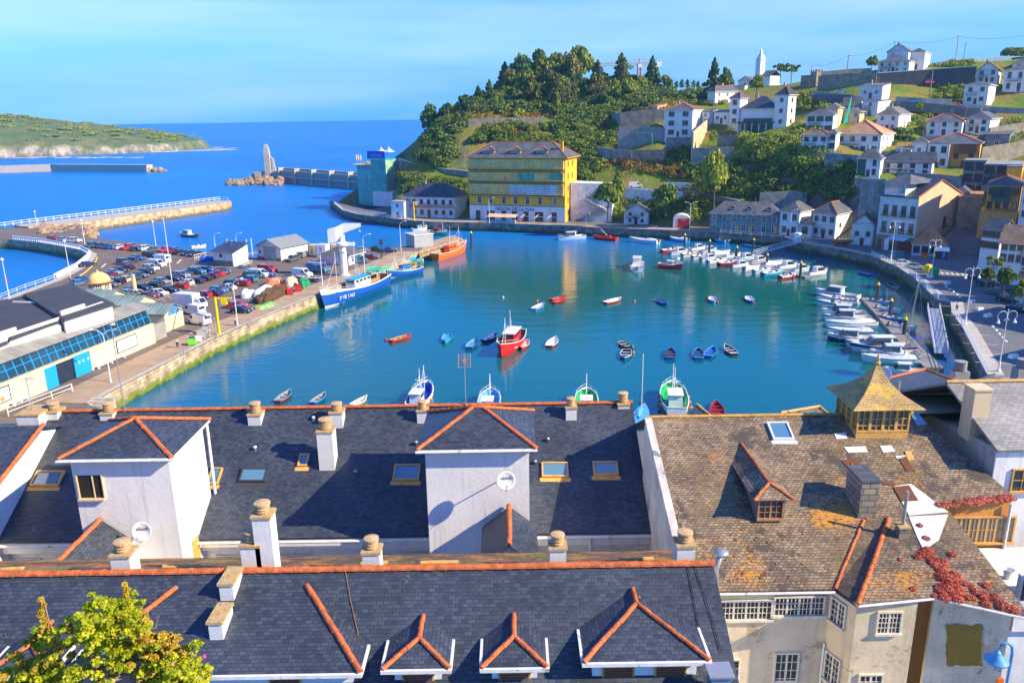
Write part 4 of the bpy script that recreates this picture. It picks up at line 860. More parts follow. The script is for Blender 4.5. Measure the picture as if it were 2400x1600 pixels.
base=onC(2066,1026);cw=2.5;x0,x1=base.x-cw/2,base.x+cw/2;y0,y1=base.y,base.y+cw;z0=base.z;ze=z0+1.6
cu=bC
mb=MB();mb.box(x0,x1,y0,y1,z0-.5,z0+.32);k_=mb.build('cupola_base',FRY,bC,world=True,label='ochre base of the roof cupola')
mb=MB();mb.box(x0+.08,x1-.08,y0+.08,y1-.08,z0+.32,ze,0);cg=mb.build('cupola_glass',mat('cupola_green_glass',(.03,.12,.10),.08,.2,1,spec=.9),bC,world=True)
mb=MB()
for face in range(4):
 M=Matrix.Translation(((x0+x1)/2,(y0+y1)/2,0)) @ rot2(face*math.pi/2)
 hw=cw/2
 for i in range(5):
  x=-hw+cw*i/4;t_=.07;mb.box(max(-hw,x-t_),min(hw,x+t_),-hw-.01,-hw+.08,z0+.3,ze,0,M)
 for i in range(4):
  xa=-hw+cw*i/4+.07;xb=xa+cw/4-.14
  mb.box((xa+xb)/2-.02,(xa+xb)/2+.02,-hw+.02,-hw+.075,z0+.34,ze,0,M)
  for z in (z0+.62,z0+.95):mb.box(xa,xb,-hw+.02,-hw+.074,z,z+.04,0,M)
 mb.box(-hw,hw,-hw-.02,-hw+.08,z0+.3,z0+.4,0,M).box(-hw,hw,-hw-.02,-hw+.08,ze-.1,ze,0,M)
mb.build('cupola_frame',FRY,cg,world=True)
rings=[]
for (f_,z) in ((1.38,ze-.02),(1.15,ze+.16),(.72,ze+.5),(.4,ze+.92),(.17,ze+1.45),(.05,ze+1.75)):
 hw=cw/2*f_;cx,cy=(x0+x1)/2,(y0+y1)/2;rr=[]
 for a,b_ in ((-1,-1),(0,-1),(1,-1),(1,0),(1,1),(0,1),(-1,1),(-1,0)):k1_=.95 if a*b_==0 else 1;rr.append((cx+a*hw*k1_,cy+b_*hw*k1_,z-(0 if a*b_ else .03)))
 rings.append(rr)
mb=MB();mb.loft(rings)
mb.build('cupola_roof',tiles('cupola_shingles',(.42,.27,.10),(.58,.39,.16),(.12,.08,.03),.2,.10,.75,lichen=[((.55,.36,.05),1.08,1.2,5)]),bC,world=True,label='flared mossy pyramid roof of the cupola')
mb=MB();mb.lathe([(.12,0),(.16,.1),(.07,.2),(.12,.32),(.05,.45),(.02,.6)],8,(cx,cy,ze+1.7));mb.build('finial',CAPST,bC,world=True)
c=onC(2032,1214);h=solve(lambda z:-pj((c.x,c.y,c.z+z))[1],-1130,0,8);chimney(bC,c,.75,1.5,h,0,'leaning stone chimney with slate slab',STONE,SLATEF)
c=onW(2118,1262);h=.45;ch=chimney(bC,c,.4,.4,h,0,'small brick stub with tall metal pipe',STONE);k=MB();k.tube([(0,.2,h),(.0,.2,h+1.6)],.07,8);k.build('flue_pipe',METAL,ch)
def sheet(parent,pl,poly,m_,nm,n,off=.03,lab=None):
 n=Vector(n).normalized();ps=[pl(*q)+n*off for q in poly];mb=MB();slab(mb,ps,off*.9);return mb.build(nm,m_,parent,world=True,label=lab)
WSH=mat('white_painted_slates',(.74,.72,.66),.7,.15,2,.2,12,spots=[(2,(.4,.3,.2),.68,3)]);BRS=mat('bare_brown_boards',(.16,.06,.03),.85,.3,4)
nC=(0,-CS,1);nW=(0,-(CS-lift/4.3),1)
sheet(rC,onC,[(2095,1140),(2135,1134),(2222,1200),(2130,1208)],WSH,'painted_patch',nC,lab='white painted patch with brown hole')
sheet(wing,onW,[(2130,1211),(2222,1206),(2200,1265),(2165,1290),(2150,1260)],WSH,'painted_patch',nW)
sheet(rC,onC,[(2093,1142),(2130,1138),(2152,1174),(2112,1176)],BRS,'bare_boards',nC,.05)
for pg in ([(1973,1080),(2005,1074),(2015,1092),(1988,1098)],[(2105,1073),(2122,1070),(2145,1104),(2125,1106)],[(2066,1130),(2092,1127),(2100,1140),(2070,1136)]):sheet(rC,onC,pg,BRS,'bare_boards',nC,.03)
for pg in ([(1978,1048),(2028,1046),(2034,1060),(1988,1061)],[(2062,1045),(2088,1044),(2098,1058),(2070,1061)],[(1955,1016),(1982,1014),(1986,1028),(1960,1029)],[(2098,1069),(2122,1067),(2124,1073),(2102,1075)]):sheet(rC,onC,pg,WSH,'mortar_patch',nC,.03)
sheet(rC,onC,[(2134,972),(2152,970),(2172,996),(2148,998)],GLASSB,'roof_light',nC,.05)
sheet(rC,onC,[(2120,1058),(2133,1057),(2144,1078),(2128,1080)],FRY,'wooden_hatch',nC,.05)
SED=leafmat('red_sedum',(.32,.05,.03),(.62,.15,.09),2.0,.1)
def clumps(name,pl,spots,m_,parent,size=.05,k=260,lab=None,seed=3):
 rg=np.random.default_rng(seed);cs=[];rs=[]
 for (px,py,r) in spots:
  p=pl(px,py);cs.append(tuple(p));rs.append((r,r,r*.55))
 me=quadmesh(name,leafcloud(cs,rs,[int(k*(r[0]/.3)**2)+20 for r in rs],size,.6,.5,rng=rg),m_)
 Mi=parent_matrix(parent).inverted();me.transform(Mi);return link(name,me,parent,None,lab)
sp=[(2170+random.gauss(0,10)+i*7,1290+i*9,random.uniform(.12,.30)) for i in range(12) for _ in range(3)]
sp+=[(2185+random.uniform(0,130),1375+random.uniform(-8,30)*1.0,random.uniform(.10,.28)) for _ in range(30)]
sp+=[(2155,1232,.18),(2170,1262,.2),(2330,1400,.25),(2350,1420,.3),(2310,1415,.22),(2372,1428,.25),(2150,1305,.2),(2140,1380,.15),(2045,1330,.12),(2110,1312,.12),(2230,1300,.2),(2245,1350,.2)]
clumps('red_sedum',onW,sp,SED,wing,.045,420,'red sedum sprawling over the wing roof')
sp=[(2200+i*4.6,1184-i*.45+random.uniform(-5,4),random.uniform(.13,.26)) for i in range(38)]
clumps('gutter_sedum',onC,sp,leafmat('pink_green_sedum',(.30,.22,.04),(.70,.16,.12),1.2,.1),rC,.045,400,'pink and green sedum along the right eave')
sp=[(1995+random.gauss(0,4)+i*4.5,1085+i*14+random.gauss(0,3),random.uniform(.05,.13)) for i in range(10) for _ in range(2)]+[(random.uniform(1700,1900),random.uniform(1240,1370),random.uniform(.03,.08)) for _ in range(40)]+[(1745,1068,.14),(1735,1090,.12),(1728,1108,.12),(1800,1100,.08)]
clumps('lichen_tufts',onC,sp,leafmat('orange_lichen',(.40,.12,.03),(.55,.26,.05),2,.05),rC,.04,260)
fl=thing('flue_pipe','steel flue with mushroom cowl beside the end of the front ridge','flue',tuple(onC(1678,1378)))
k=MB();k.tube([(0,0,-.2),(-.05,0,.9),(.1,0,1.5)],.11,12);k.build('pipe',METAL,fl,smooth=True);k=MB();k.lathe([(.06,0),(.30,.05),(.26,.12),(.1,.18),(.01,.19)],16,(.12,0,1.5));k.build('cowl',METAL,fl,smooth=True)
bO=bC
q0=onC(2205,1183);q1=onC(2385,1168);yo=q0.y+.35
mb=MB();mb.box(q0.x-2,q1.x-.2,yo,yo+.3,6,q0.z-.1);mb.build('timber_wall',ORANGE,bC,world=True,label='orange timber rear wall')
bars(bC,(0,yo-.03),(10,yo-.03),2228,2372,1212,1268,14,2,FRY,'long ochre sash window under the sedum eave',mat('curtained_glass',(.35,.30,.2),.3,.2,2),split=2)
mb=MB();mb.tube([(q1.x-.3,yo-.15,q1.z-.2),(q1.x-.3,yo-.15,7)],.06,6);mb.build('downpipe',GUT,bC,world=True)
# --- building E at the right with pale gable wall
bE=thing('grey_roofed_house','house with sunlit grey slate roof and stained pale side wall at the right edge','house',(30,40,6))
ex=21.6;er=Vector((ex,36.9,26.0));EN=(0,-.34,1)
def onE(px,py):return atpl(px,py,er,EN)
eb=32.2;zE=lambda y:26.0-.34*(36.9-y) if y<36.9 else 26.0-.45*(y-36.9)
mb=MB();slab(mb,[(ex,eb,zE(eb)),(40,eb,zE(eb)),(40,36.9,26.0),(ex,36.9,26.0)]);slab(mb,[(ex,36.9,26.0),(40,36.9,26.0),(40,43,zE(43)),(ex,43,zE(43))]);rE=mb.build('roof',tiles('pale_grey_slate',(.24,.23,.21),(.34,.33,.30),(.12,.12,.11),.3,.18,.6,big=.3,lichen=[((.5,.32,.06),1.26,.5,6)]),bE,world=True)
ridge_tiles(rE,[((ex,36.9,26.05),(40,36.9,26.05))],m=mat('orange_ridge',(.60,.36,.14),.85,.3,3))  # ridge tiles in an orange of their own
mb=MB();mb.prism([(ex+.15,eb+.3),(38,eb+.3),(38,42.5),(ex+.15,42.5)],6,lambda p:zE(p[1])-.14);mb.build('wall',mat('stained_pale_wall',(.50,.46,.38),.9,.3,.4,.3,5,spots=[(2,(.30,.29,.26),.58,.6)]),bE,world=True)
mb=MB();mb.box(ex+.1,38,eb+.2,eb+.29,6,zE(eb)-.15);mb.build('front_wall',WHITE,bE,world=True)
bars(bE,(ex,eb+.2),(38,eb+.2),2372,2440,1100,1148,3,2,FRY)
c=onE(2297,978);chimney(bE,c,.8,.9,1.3,0,'square ochre chimney',CREAM,CREAM)
skylight(rE,onE,EN,2282,2298,915,934,FRW,'narrow roof window near the ridge')
# --- courtyard terrace with laundry at the far right
bt=thing('terrace','white walled back terrace with laundry and chairs at the right edge below the orange wall','terrace',(24,34,6))
p=yplane(2352,1310,28.6)
mb=MB();mb.box(p.x,p.x+8,27.6,31,6,p.z-.9);mb.build('floor_block',WHITE2,bt,world=True)
mb=MB();mb.box(p.x,p.x+8,27.4,27.6,p.z-2.6,p.z);mb.build('parapet',WHITE,bt,world=True)
mb=MB();mb.box(p.x+.2,p.x+.45,27.32,27.38,p.z-.9,p.z+.1).box(p.x+.12,p.x+.25,27.32,27.38,p.z-1.1,p.z-.2);mb.build('laundry',BLACK,bt,world=True)
mb=MB();mb.lathe([(.14,0),(.2,.4),(.22,.42),(.19,.4),(.13,.02)],10,(p.x+.3,28.6,p.z-.9));mb.build('bucket',GEL,bt,world=True)
# --- roofs behind the ridges
def backroof(nm,lab,pts,m_,ridges,zb=8,wallm=WHITE2,rt=TERRA):
 c=sum((Vector(p) for p in pts),Vector())/len(pts);t=thing(nm,lab,'roof' if 'roof' in nm else 'house',(c.x,c.y,zb))
 mb=MB();slab(mb,pts,.15);o=mb.build('roof',m_,t,world=True);ridge_tiles(o,[(Vector(a)+Vector((0,0,.05)),Vector(b_)+Vector((0,0,.05))) for a,b_ in ridges],r=.1,m=rt)
 P2_=[Vector(p) for p in pts];mb=MB();cc=Vector((c.x,c.y))
 mb.prism([tuple(cc.lerp(Vector((p.x,p.y)),.93)) for p in P2_],zb-5,min(p.z for p in P2_)-.15);mb.build('wall',wallm,t,world=True);return t
def Pz(px,py,d):return atd(px,py,d)
a,b_,c,d=Pz(2075,888,50),Pz(2168,866,54),Pz(2272,906,51),Pz(2128,934,46)
backroof('house','house with dark blue roof and red verges behind the cupola',[a,d,c,b_],SLATE,[(a,b_),(b_,c)])
a,b_,c,d=Pz(2255,905,56),Pz(2330,878,60),Pz(2420,892,60),Pz(2410,915,55)
backroof('house','dark roofed house behind the grey roofed house at the right edge',[a,d,c,b_],SLATEB,[(a,b_)],rt=SLATE)
a,b_,c,d=Pz(1830,968,46),Pz(1920,953,48),Pz(1958,985,46),Pz(1850,988,44.5)
backroof('house','small dark roof with orange edge left of the cupola behind the ridge',[a,d,c,b_],SLATEB,[(a,b_),(b_,c)],rt=FRY)
a,b_,c,d=Pz(1590,995,44.5),Pz(1632,948,47),Pz(1690,995,44.5),Pz(1640,1005,44)
backroof('house','small hipped slate roof peeping over the brown ridge below the fishing boat',[a,d,c,b_],SLATE,[(b_,c)],rt=FRY)
for (px,py,yt,w,lab,dd) in ((2243,915,868,34,'dark chimney with ringed pot behind the right roofs',54),(2388,912,862,30,'dark chimney with ringed pot at the right edge',56)):
 p=atd(px,py,dd);t=thing('chimney_stack',lab,'chimney',tuple(p));h=solve(lambda z:-pj((p.x,p.y,p.z+z))[1],-yt,0,5)
 mb=MB();mb.box(-.5,.5,-.4,.4,-3,h);mb.build('block',GREY,t);mb=MB();pr=[(.3,h)]
 for i in range(5):pr+=[(.32,h+.12*i+.02),(.4,h+.12*i+.05),(.4,h+.12*i+.11),(.32,h+.12*i+.12)]
 mb.lathe(pr+[(.42,h+.66),(.01,h+.68)],12);mb.build('pot',GREY,t)
d_=thing('satellite_dish','white satellite dish standing beside the cupola finial','satellite dish',tuple(onC(2110,985)))
k=MB();k.tube([(0,.5,-1.5),(0,.5,1.9)],.04,6);k.build('pole',METAL,d_);dish(d_,tuple(Vector(atd(2070,877,44))),.42,(-.3,-1,.2),None,False)
# ---------------- things on the water ----------------
def hullsec(L_,B,D,fb,sheer,tr,n=11,bowp=2.2,flare=.82):
 out=[]
 for i in range(n):
  s=i/(n-1);x=-L_/2+L_*s
  hb=B/2*(tr+(1-tr)*math.sin(min(1,s/.45)*math.pi/2)) if s<.45 else B/2*max(0.015,1-((s-.45)/.55)**bowp)
  zg=fb+sheer*((s-.35)/.65)**2 if s>.35 else fb+sheer*.25*((.35-s)/.35)**2
  k=-D*(1-max(0,(s-.7)/.3)**2)
  xo=L_*.06*max(0,(s-.6)/.4)**2
  out.append((x,hb,zg,k,xo))
 return out
def hull(name,secs,m_,parent,flare=.78,label=None):
 mb=MB();R_=[]
 for x,hb,zg,k,xo in secs:R_.append([(x+xo,hb,zg),(x+xo*.5,hb*(flare+.1),zg*.45),(x,hb*flare*.8,min(0,k*.5)),(x,0.0,k),(x,-hb*flare*.8,min(0,k*.5)),(x+xo*.5,-hb*(flare+.1),zg*.45),(x+xo,-hb,zg)])
 mb.loft(R_,0,closed=False);mb.poly(R_[0]);return mb.build(name,m_,parent,smooth=False,label=label)
def gunwale(secs,m_,parent,r=.05,name='gunwale',dz=0):
 mb=MB()
 for s in (1,-1):mb.tube([(x+xo,s*hb,zg+dz) for x,hb,zg,k,xo in secs],r,5)
 x,hb,zg,k,xo=secs[0];mb.tube([(x,hb,zg+dz),(x,-hb,zg+dz)],r,5);return mb.build(name,m_,parent)
def inner(secs,zf,m_,parent,inset=.07,name='interior'):
 mb=MB();R_=[]
 for x,hb,zg,k,xo in secs[:-1]:h=max(.01,hb-inset);R_.append([(x+xo+(inset if x<0 else 0),h,zg-.01),(x+xo*.5,h*.8,zf),(x+xo*.5,-h*.8,zf),(x+xo+(inset if x<0 else 0),-h,zg-.01)])
 mb.loft(R_,0,closed=False);mb.poly([R_[0][0],R_[0][1],R_[0][2],R_[0][3]]);mb.poly(R_[-1]);return mb.build(name,m_,parent)
def deckp(secs,m_,parent,drop=.06,name='deck',i0=0,i1=None):
 mb=MB();q=secs[i0:i1];n=len(q)
 for a in range(n-1):
  x,hb,zg,k,xo=q[a];x2,hb2,zg2,k2,xo2=q[a+1]
  mb.poly([(x+xo,-hb+.02,zg-drop),(x2+xo2,-hb2+.02,zg2-drop),(x2+xo2,hb2-.02,zg2-drop),(x+xo,hb-.02,zg-drop)])
 return mb.build(name,m_,parent)
def box_t(parent,name,m_,x0,x1,w0,w1,z0,z1,tx0=0,tx1=0,label=None):
 """tapered cabin block: bottom width w0, top width w1, end walls leaning in by tx"""
 b_=[(x0,-w0/2,z0),(x1,-w0/2,z0),(x1,w0/2,z0),(x0,w0/2,z0)];t_=[(x0+tx0,-w1/2,z1),(x1-tx1,-w1/2,z1),(x1-tx1,w1/2,z1),(x0+tx0,w1/2,z1)]
 mb=MB();mb.loft([b_,t_]);return mb.build(name,m_,parent,label=label)
BLUEL=mat('light_blue_paint',(.10,.38,.65),.45,.12,2);CREAMP=mat('cream_paint',(.74,.66,.45),.5,.15,2);GREYP=mat('grey_paint',(.40,.42,.42),.5,.15,2)
OLDG=mat('old_green_paint',(.12,.18,.06),.7,.4,4)
def pose(bow,stern,z=0.0):
 a,b_=atz(*bow,z),atz(*stern,z);c=(a+b_)/2;return (c.x,c.y,z),math.atan2(a.y-b_.y,a.x-b_.x),(a-b_).length
def dinghy(label,bow,stern,out,inn,rim,L_=None,group='small rowing boats moored in the harbour',z=0,motor=False):
 loc,rz,ln=pose(bow,stern,z);L_=L_ or min(max(ln,3.2),5.2)
 t=thing('rowing_boat',label,'boat',loc,rz,group);s=hullsec(L_,L_*.37,.18,.42,.28,.72)
 hull('hull',s,out,t);inner(s,.12,inn,t);gunwale(s,rim,t,.045)
 for x in (-.28,.02,.27):mb=MB();w=L_*.37*.42*(1 if x<.2 else .8);mb.box(L_*x-.12,L_*x+.12,-w,w,.3,.34);mb.build('seat',rim if rim != out else WOOD,t)
 if motor:mb=MB();mb.box(-L_/2-.25,-L_/2+.02,-.13,.13,.35,.8).box(-L_/2-.15,-L_/2-.05,-.05,.05,-.3,.4);mb.build('outboard_motor',DMET,t)
 return t
D_=[
('red rowing boat with orange buoy off its stern near the left quay',(961,790),(915,803),REDP,WOOD,REDP),
('pale cyan rowing boat seen bow on between the red boat and the blue one',(1044,806),(1050,788),CYANP,BLUEL,BLUEL),
('red rowing boat with blue rim above the roof ridge at the left',(681,922),(650,946),DRED,WOOD,BLUEL),
('blue rowing boat with pale thwarts above the roof ridge',(762,929),(732,950),BLUEP,WOOD,BLUEL),
('white and grey rowing boat half hidden behind the roof ridge',(859,937),(825,955),GREYP,CREAMP,FRW),
('light blue rowing boat just left of the raft of two red boats',(1274,716),(1250,728),BLUEL,FRW,BLUEL),
('red rowing boat lying alongside another red one in the golden reflection',(1325,699),(1291,706),REDP,DRED,REDP),
('second red rowing boat nearer the viewer of the tied red pair',(1322,707),(1297,713),DRED,REDP,REDP),
('red rowing boat with white interior alone right of the golden reflection',(1459,702),(1413,714),REDP,FRW,FRW),
('deep blue rowing boat with white thwarts in the middle of the far row',(1565,719),(1540,703),BLUEP,NAVY,BLUEL),
('blue rowing boat with red fender in the right half of the far row',(1674,714),(1668,697),BLUEL,FRW,BLUEP),
('blue rowing boat furthest right in the far row with red fender',(1763,713),(1752,697),BLUEP,FRW,BLUEL),
('blue rowing boat left of the navy one near the red fishing boat',(1117,798),(1096,822),BLUEP,BLUEL,BLUEP),
('navy rowing boat touching the stern side of the red fishing boat',(1163,787),(1134,803),NAVY,BLUEP,NAVY),
('cream rowing boat tied beside the red fishing boat',(1222,824),(1232,799),REDP,CREAMP,FRW),
('red rowing boat with white inside right of the red fishing boat',(1306,793),(1283,820),REDP,FRW,FRW),
('weathered green rowing boat with orange fender tied above a blue one',(1482,822),(1456,806),OLDG,DWOOD,CREAMP),
('blue rowing boat tied below the weathered green one',(1464,846),(1469,824),BLUEP,NAVY,FRW),
('dark blue rowing boat seen from astern alone left of the blue pair',(1571,822),(1570,846),BLUEP,NAVY,BLUEP),
('blue rowing boat at the left of the side by side pair',(1636,822),(1637,846),BLUEP,NAVY,BLUEL),
('blue rowing boat at the right of the side by side pair',(1673,818),(1657,842),BLUEP,BLUEP,BLUEL),
('white rimmed navy rowing boat at the right end of the near row',(1700,815),(1722,834),NAVY,DWOOD,FRW),
('red rowing boat with green thwart above the brown roof ridge',(2003+(-326),944),(2010-326,988),DRED,DRED,REDP),
('bright blue rowing boat in the shade of the curved quay wall',(2046,649),(2016,641),BLUEP,BLUEP,BLUEP),
('grey flat rowing boat tied to the wall below the promenade',(2108,680),(2082,666),GREYP,DWOOD,GREYP),
]
for q in D_:dinghy(*q)
def buoy(px,py,m_,lab,r=.28):
 p=atz(px,py,0);t=thing('buoy',lab,'buoy',(p.x,p.y,.1),0,'mooring buoys on the harbour water')
 mb=MB();mb.ball((0,0,.05),r,n=10);mb.build('float',m_,t,smooth=True);mb=MB();mb.lathe([(.05,r),(.05,r+.14),(.01,r+.15)],6);mb.build('eye',DMET,t)
for q in ((904,798,REDP,'red buoy off the stern of the leftmost red rowing boat'),(1179,698,CREAMP,'pale buoy near the far row left of the orange buoy'),(1259,707,ORAP,'orange buoy above the light blue rowing boat'),(1487,708,ORAP,'small orange buoy right of the red and white rowing boat'),
 (1484,828,ORAP,'orange buoy against the weathered green rowing boat'),(1681,709,REDP,'red buoy by the blue rowing boat of the far row'),(1766,712,REDP,'red buoy at the bow of the rightmost far row boat'),(478,556,REDP,'pink red buoy outside the parking quay'),(665,458,DMET,'dark buoy left of the breakwater shadow'),(718,462,DMET,'dark buoy nearest the breakwater shadow'),(757,466,DMET,'dark buoy at the right of the outer row')):buoy(*q)
def cruiser(label,bow,stern,hullm=GEL,cab='hard',group='motor boats berthed at the pontoons',Lf=None,stripe=None,rail=True,top=GEL,motor=True,z=0,mast=True):
 loc,rz,ln=pose(bow,stern,z);L_=Lf or min(max(ln,4.5),12)
 t=thing('motor_boat',label,'boat',loc,rz,group);B=L_*.37 if L_<8 else L_*.33;fb=.55+L_*.055
 s=hullsec(L_,B,.3,fb,fb*.45,.85,bowp=2.6);hull('hull',s,hullm,t,.84)
 if stripe is not None:
  mb=MB()
  for sg in (1,-1):
   for a in range(len(s)-1):
    (x,hb,zg,k,xo),(x2,hb2,zg2,k2,xo2)=s[a],s[a+1]
    q=[(x+xo*.95,sg*(hb*.99+.03),zg*.9),(x2+xo2*.95,sg*(hb2*.99+.03),zg2*.9),(x2+xo2*.8,sg*(hb2*.955+.03),zg2*.62),(x+xo*.8,sg*(hb*.955+.03),zg*.62)];mb.poly(q if sg>0 else q[::-1])
  mb.build('hull_stripe',stripe,t)
 inner(s[:6],fb*.35,DECK,t,.12,'cockpit');deckp(s,hullm if hullm in (GEL,CREAMP) else GEL,t,.02,'foredeck',5);gunwale(s,METAL if rail else FRW,t,.035,'rub_rail')
 if cab=='hard':
  c=box_t(t,'cabin',GEL,-L_*.12,L_*.3,B*.72,B*.5,fb*.5,fb+L_*.10+.45,.05,L_*.11);box_t(c,'cabin_window',GLASS,-L_*.08,L_*.285,B*.70,B*.56,fb+.22,fb+L_*.1+.3,.05,L_*.09)
  mb=MB();zt=fb+L_*.1+.45;mb.box(-L_*.16,L_*.2,-B*.3,B*.3,zt,zt+.07);mb.build('cabin_roof',top,c)
 elif cab=='open':
  c=box_t(t,'console',GEL,-L_*.05,L_*.12,B*.35,B*.3,fb*.35,fb+.35,0,.1);box_t(t,'windscreen',GLASS,L_*.10,L_*.2,B*.62,B*.5,fb,fb+.5,0,L_*.09)
  for x in (-.25,-.38):mb=MB();mb.box(L_*x,L_*x+.4,-B*.3,B*.3,fb*.35,fb*.75);mb.build('seat',top if top != GEL else CANV,t)
 elif cab=='cover':
  mb=MB();n=7;R_=[]
  for i in range(n):
   u_=i/(n-1);x=-L_*.45+L_*.7*u_;w=B*.47*(1-.3*u_**2);h=fb+.1+.55*math.sin(math.pi*min(1,u_*1.3+.1))
   R_.append([(x,-w,fb),(x,-w*.55,(h+fb)/2+.08),(x,0,h),(x,w*.55,(h+fb)/2+.08),(x,w,fb)])
  mb.loft(R_,closed=False);mb.build('canvas_cover',top if top != GEL else CANV,t)
 if rail and L_>5.5:
  mb=MB()
  for sg in (1,-1):
   pp=[(x+xo,sg*hb*.92,zg+.45) for x,hb,zg,k,xo in s[6:]];mb.tube(pp,.02,4)
   for x,y,z_ in pp[:-1:2]:mb.tube([(x,y,z_-.45),(x,y,z_)],.015,4)
  mb.build('bow_rail',METAL,t)
 if motor:mb=MB();mb.loft([[(-L_/2-.45,-.17,fb*.5),(-L_/2-.02,-.17,fb*.5),(-L_/2-.02,.17,fb*.5),(-L_/2-.45,.17,fb*.5)],[(-L_/2-.38,-.13,fb+.3),(-L_/2-.08,-.13,fb+.35),(-L_/2-.08,.13,fb+.35),(-L_/2-.38,.13,fb+.3)]]);mb.box(-L_/2-.25,-L_/2-.12,-.06,.06,-.5,fb*.5);mb.build('outboard_motor',DMET,t)
 if mast:mb=MB();mb.tube([(-L_*.1,0,fb+.3),(-L_*.12,0,fb+2.2+L_*.1)],.02,4);mb.build('antenna',METAL,t)
 return t
GB='motor boats berthed at the pontoons'
cruiser('white cabin cruiser with blue hull band lying under the inn quay',(1310,563),(1370,558),GEL,'hard',stripe=BLUEL)
cruiser('white cruiser with raised canvas hood right of the red rigid boat',(1478,566),(1543,572),GEL,'cover',stripe=BLUEL,top=GEL)
cruiser('small blue and white motor boat below the red garage',(1571,563),(1612,568),BLUEL,'cover',top=FRW)
cruiser('slim light blue motor boat with dark engine beyond the pontoon',(1669,563),(1705,571),BLUEL,'open')
cruiser('white fishing launch floating alone seen from astern',(1493,615),(1493,642),GEL,'hard')
cruiser('small white patrol launch on open water outside the parking quay',(424,553),(460,556),NAVY,'hard',stripe=FRW)
cruiser('plain white open boat moored behind the parked cars',(480,580),(451,583),CREAMP,'open',motor=False,mast=False)
inf=thing('inflatable_boat','pale blue inflatable boat tied by the gangway foot','boat',*pose((1760,579),(1739,574))[:2])
mb=MB();mb.tube([(-1.6,-.6,.25),(.9,-.6,.25),(1.6,0,.32),(.9,.6,.25),(-1.6,.6,.25)],.24,10);mb.build('tube_hull',BLUEL,inf,smooth=True);mb=MB();mb.box(-1.5,1.1,-.5,.5,.1,.18);mb.build('floor_board',DMET,inf)
def pontoon(label,pts,w,group='floating pontoons'):
 a=thing('pontoon',label,'pontoon',(pts[0].x,pts[0].y,0),0,group);mb=MB()
 for i in range(len(pts)-1):
  d=(pts[i+1]-pts[i]);d.z=0;n=Vector((-d.y,d.x,0)).normalized()*w/2;q=[pts[i]+n,pts[i]-n,pts[i+1]-n,pts[i+1]+n]
  mb.prism([(p.x,p.y) for p in q],-.1,.45)
 mb.build('deck',tiles('pontoon_boards',(.22,.21,.20),(.30,.28,.26),(.08,.08,.08),2.4,.14,.85,off=0),a,world=True);return a
pA_,pB_=atz(1592,583,.4),atz(1895,648,.4)
pontoon('far pontoon crowded with white motor boats on both sides',[pA_,pB_],2.2)
ax=(pB_-pA_);LN=ax.length;ax=ax.normalized();nr_=Vector((ax.y,-ax.x,0))
if nr_.x>0:nr_=-nr_          # towards the open basin (left)
near=[('white launch with red hull sides nearest the open basin at the far end',REDP,'open',None),('long white cabin launch second from the far end',GEL,'hard',BLUEL),('white launch with varnished brown stern',GEL,'open',FRB),('white open launch with twin dark engines',GEL,'open',NAVY),
 ('white cabin launch with pale blue hull band mid pontoon',GEL,'hard',BLUEL),('white launch with teal screen mid pontoon',GEL,'open',None),('dark red launch with red engine cover mid pontoon',DRED,'open',None),('tidy white cuddy launch right of the dark red launch',GEL,'hard',None),
 ('white launch under a grey canvas cover',GEL,'cover',None),('broad white launch with high sides near the end',GEL,'open',BLUEL),('cyan and white open launch beside the red one at the end',CYANP,'open',None),('red and pink sports launch at the outermost end',REDP,'open',FRW)]
for i,(lab,hm,cb,st) in enumerate(near):
 f_=(i+.35)/len(near);Lb=5.6+random.uniform(-.5,1.0);c=pA_+ax*LN*f_;a=c+nr_*1.6;b_=a+nr_*Lb+ax*random.uniform(-.5,.5);bow_,st_=pj((a.x,a.y,0))[:2],pj((b_.x,b_.y,0))[:2]
 cruiser(lab,bow_,st_,hm,cb,stripe=st,Lf=Lb,mast=i % 2==0)
far_=[('small white launch behind the far end of the pontoon','hard',None),('white fishing launch with tall wheelhouse behind the second pile','hard',BLUEL),('long low white launch behind the third pile','cover',None),('white launch with bright windscreen behind the pontoon middle','open',None),('white cabin boat with teal windows by the gangway foot','hard',CYANP),
 ('sleek white cruiser with red waterline behind the sixth pile','hard',DRED),('white half covered launch in the row behind the pontoon','cover',None),('white cabin boat with flag and tall aerial near the end','hard',None),('large white flybridge cruiser at the sheltered end','hard',BLUEL),('white cruiser with domed top last in the sheltered row','hard',None)]
for i,(lab,cb,st) in enumerate(far_):
 f_=(i+.6)/len(far_);Lb=6.0+random.uniform(-.4,1.4);c=pA_+ax*LN*f_;a=c-nr_*1.6;b_=a-nr_*Lb;bow_,st_=pj((b_.x,b_.y,0))[:2],pj((a.x,a.y,0))[:2]
 cruiser(lab,bow_,st_,GEL,cb,stripe=st,Lf=Lb,mast=i % 2==1,motor=False)
pts_=[atz(*q,.4) for q in ((2034,698),(2074,742),(2118,792),(2190,862))]
pontoon('near pontoon of grey boards in front of the curved promenade wall',pts_,2.8)
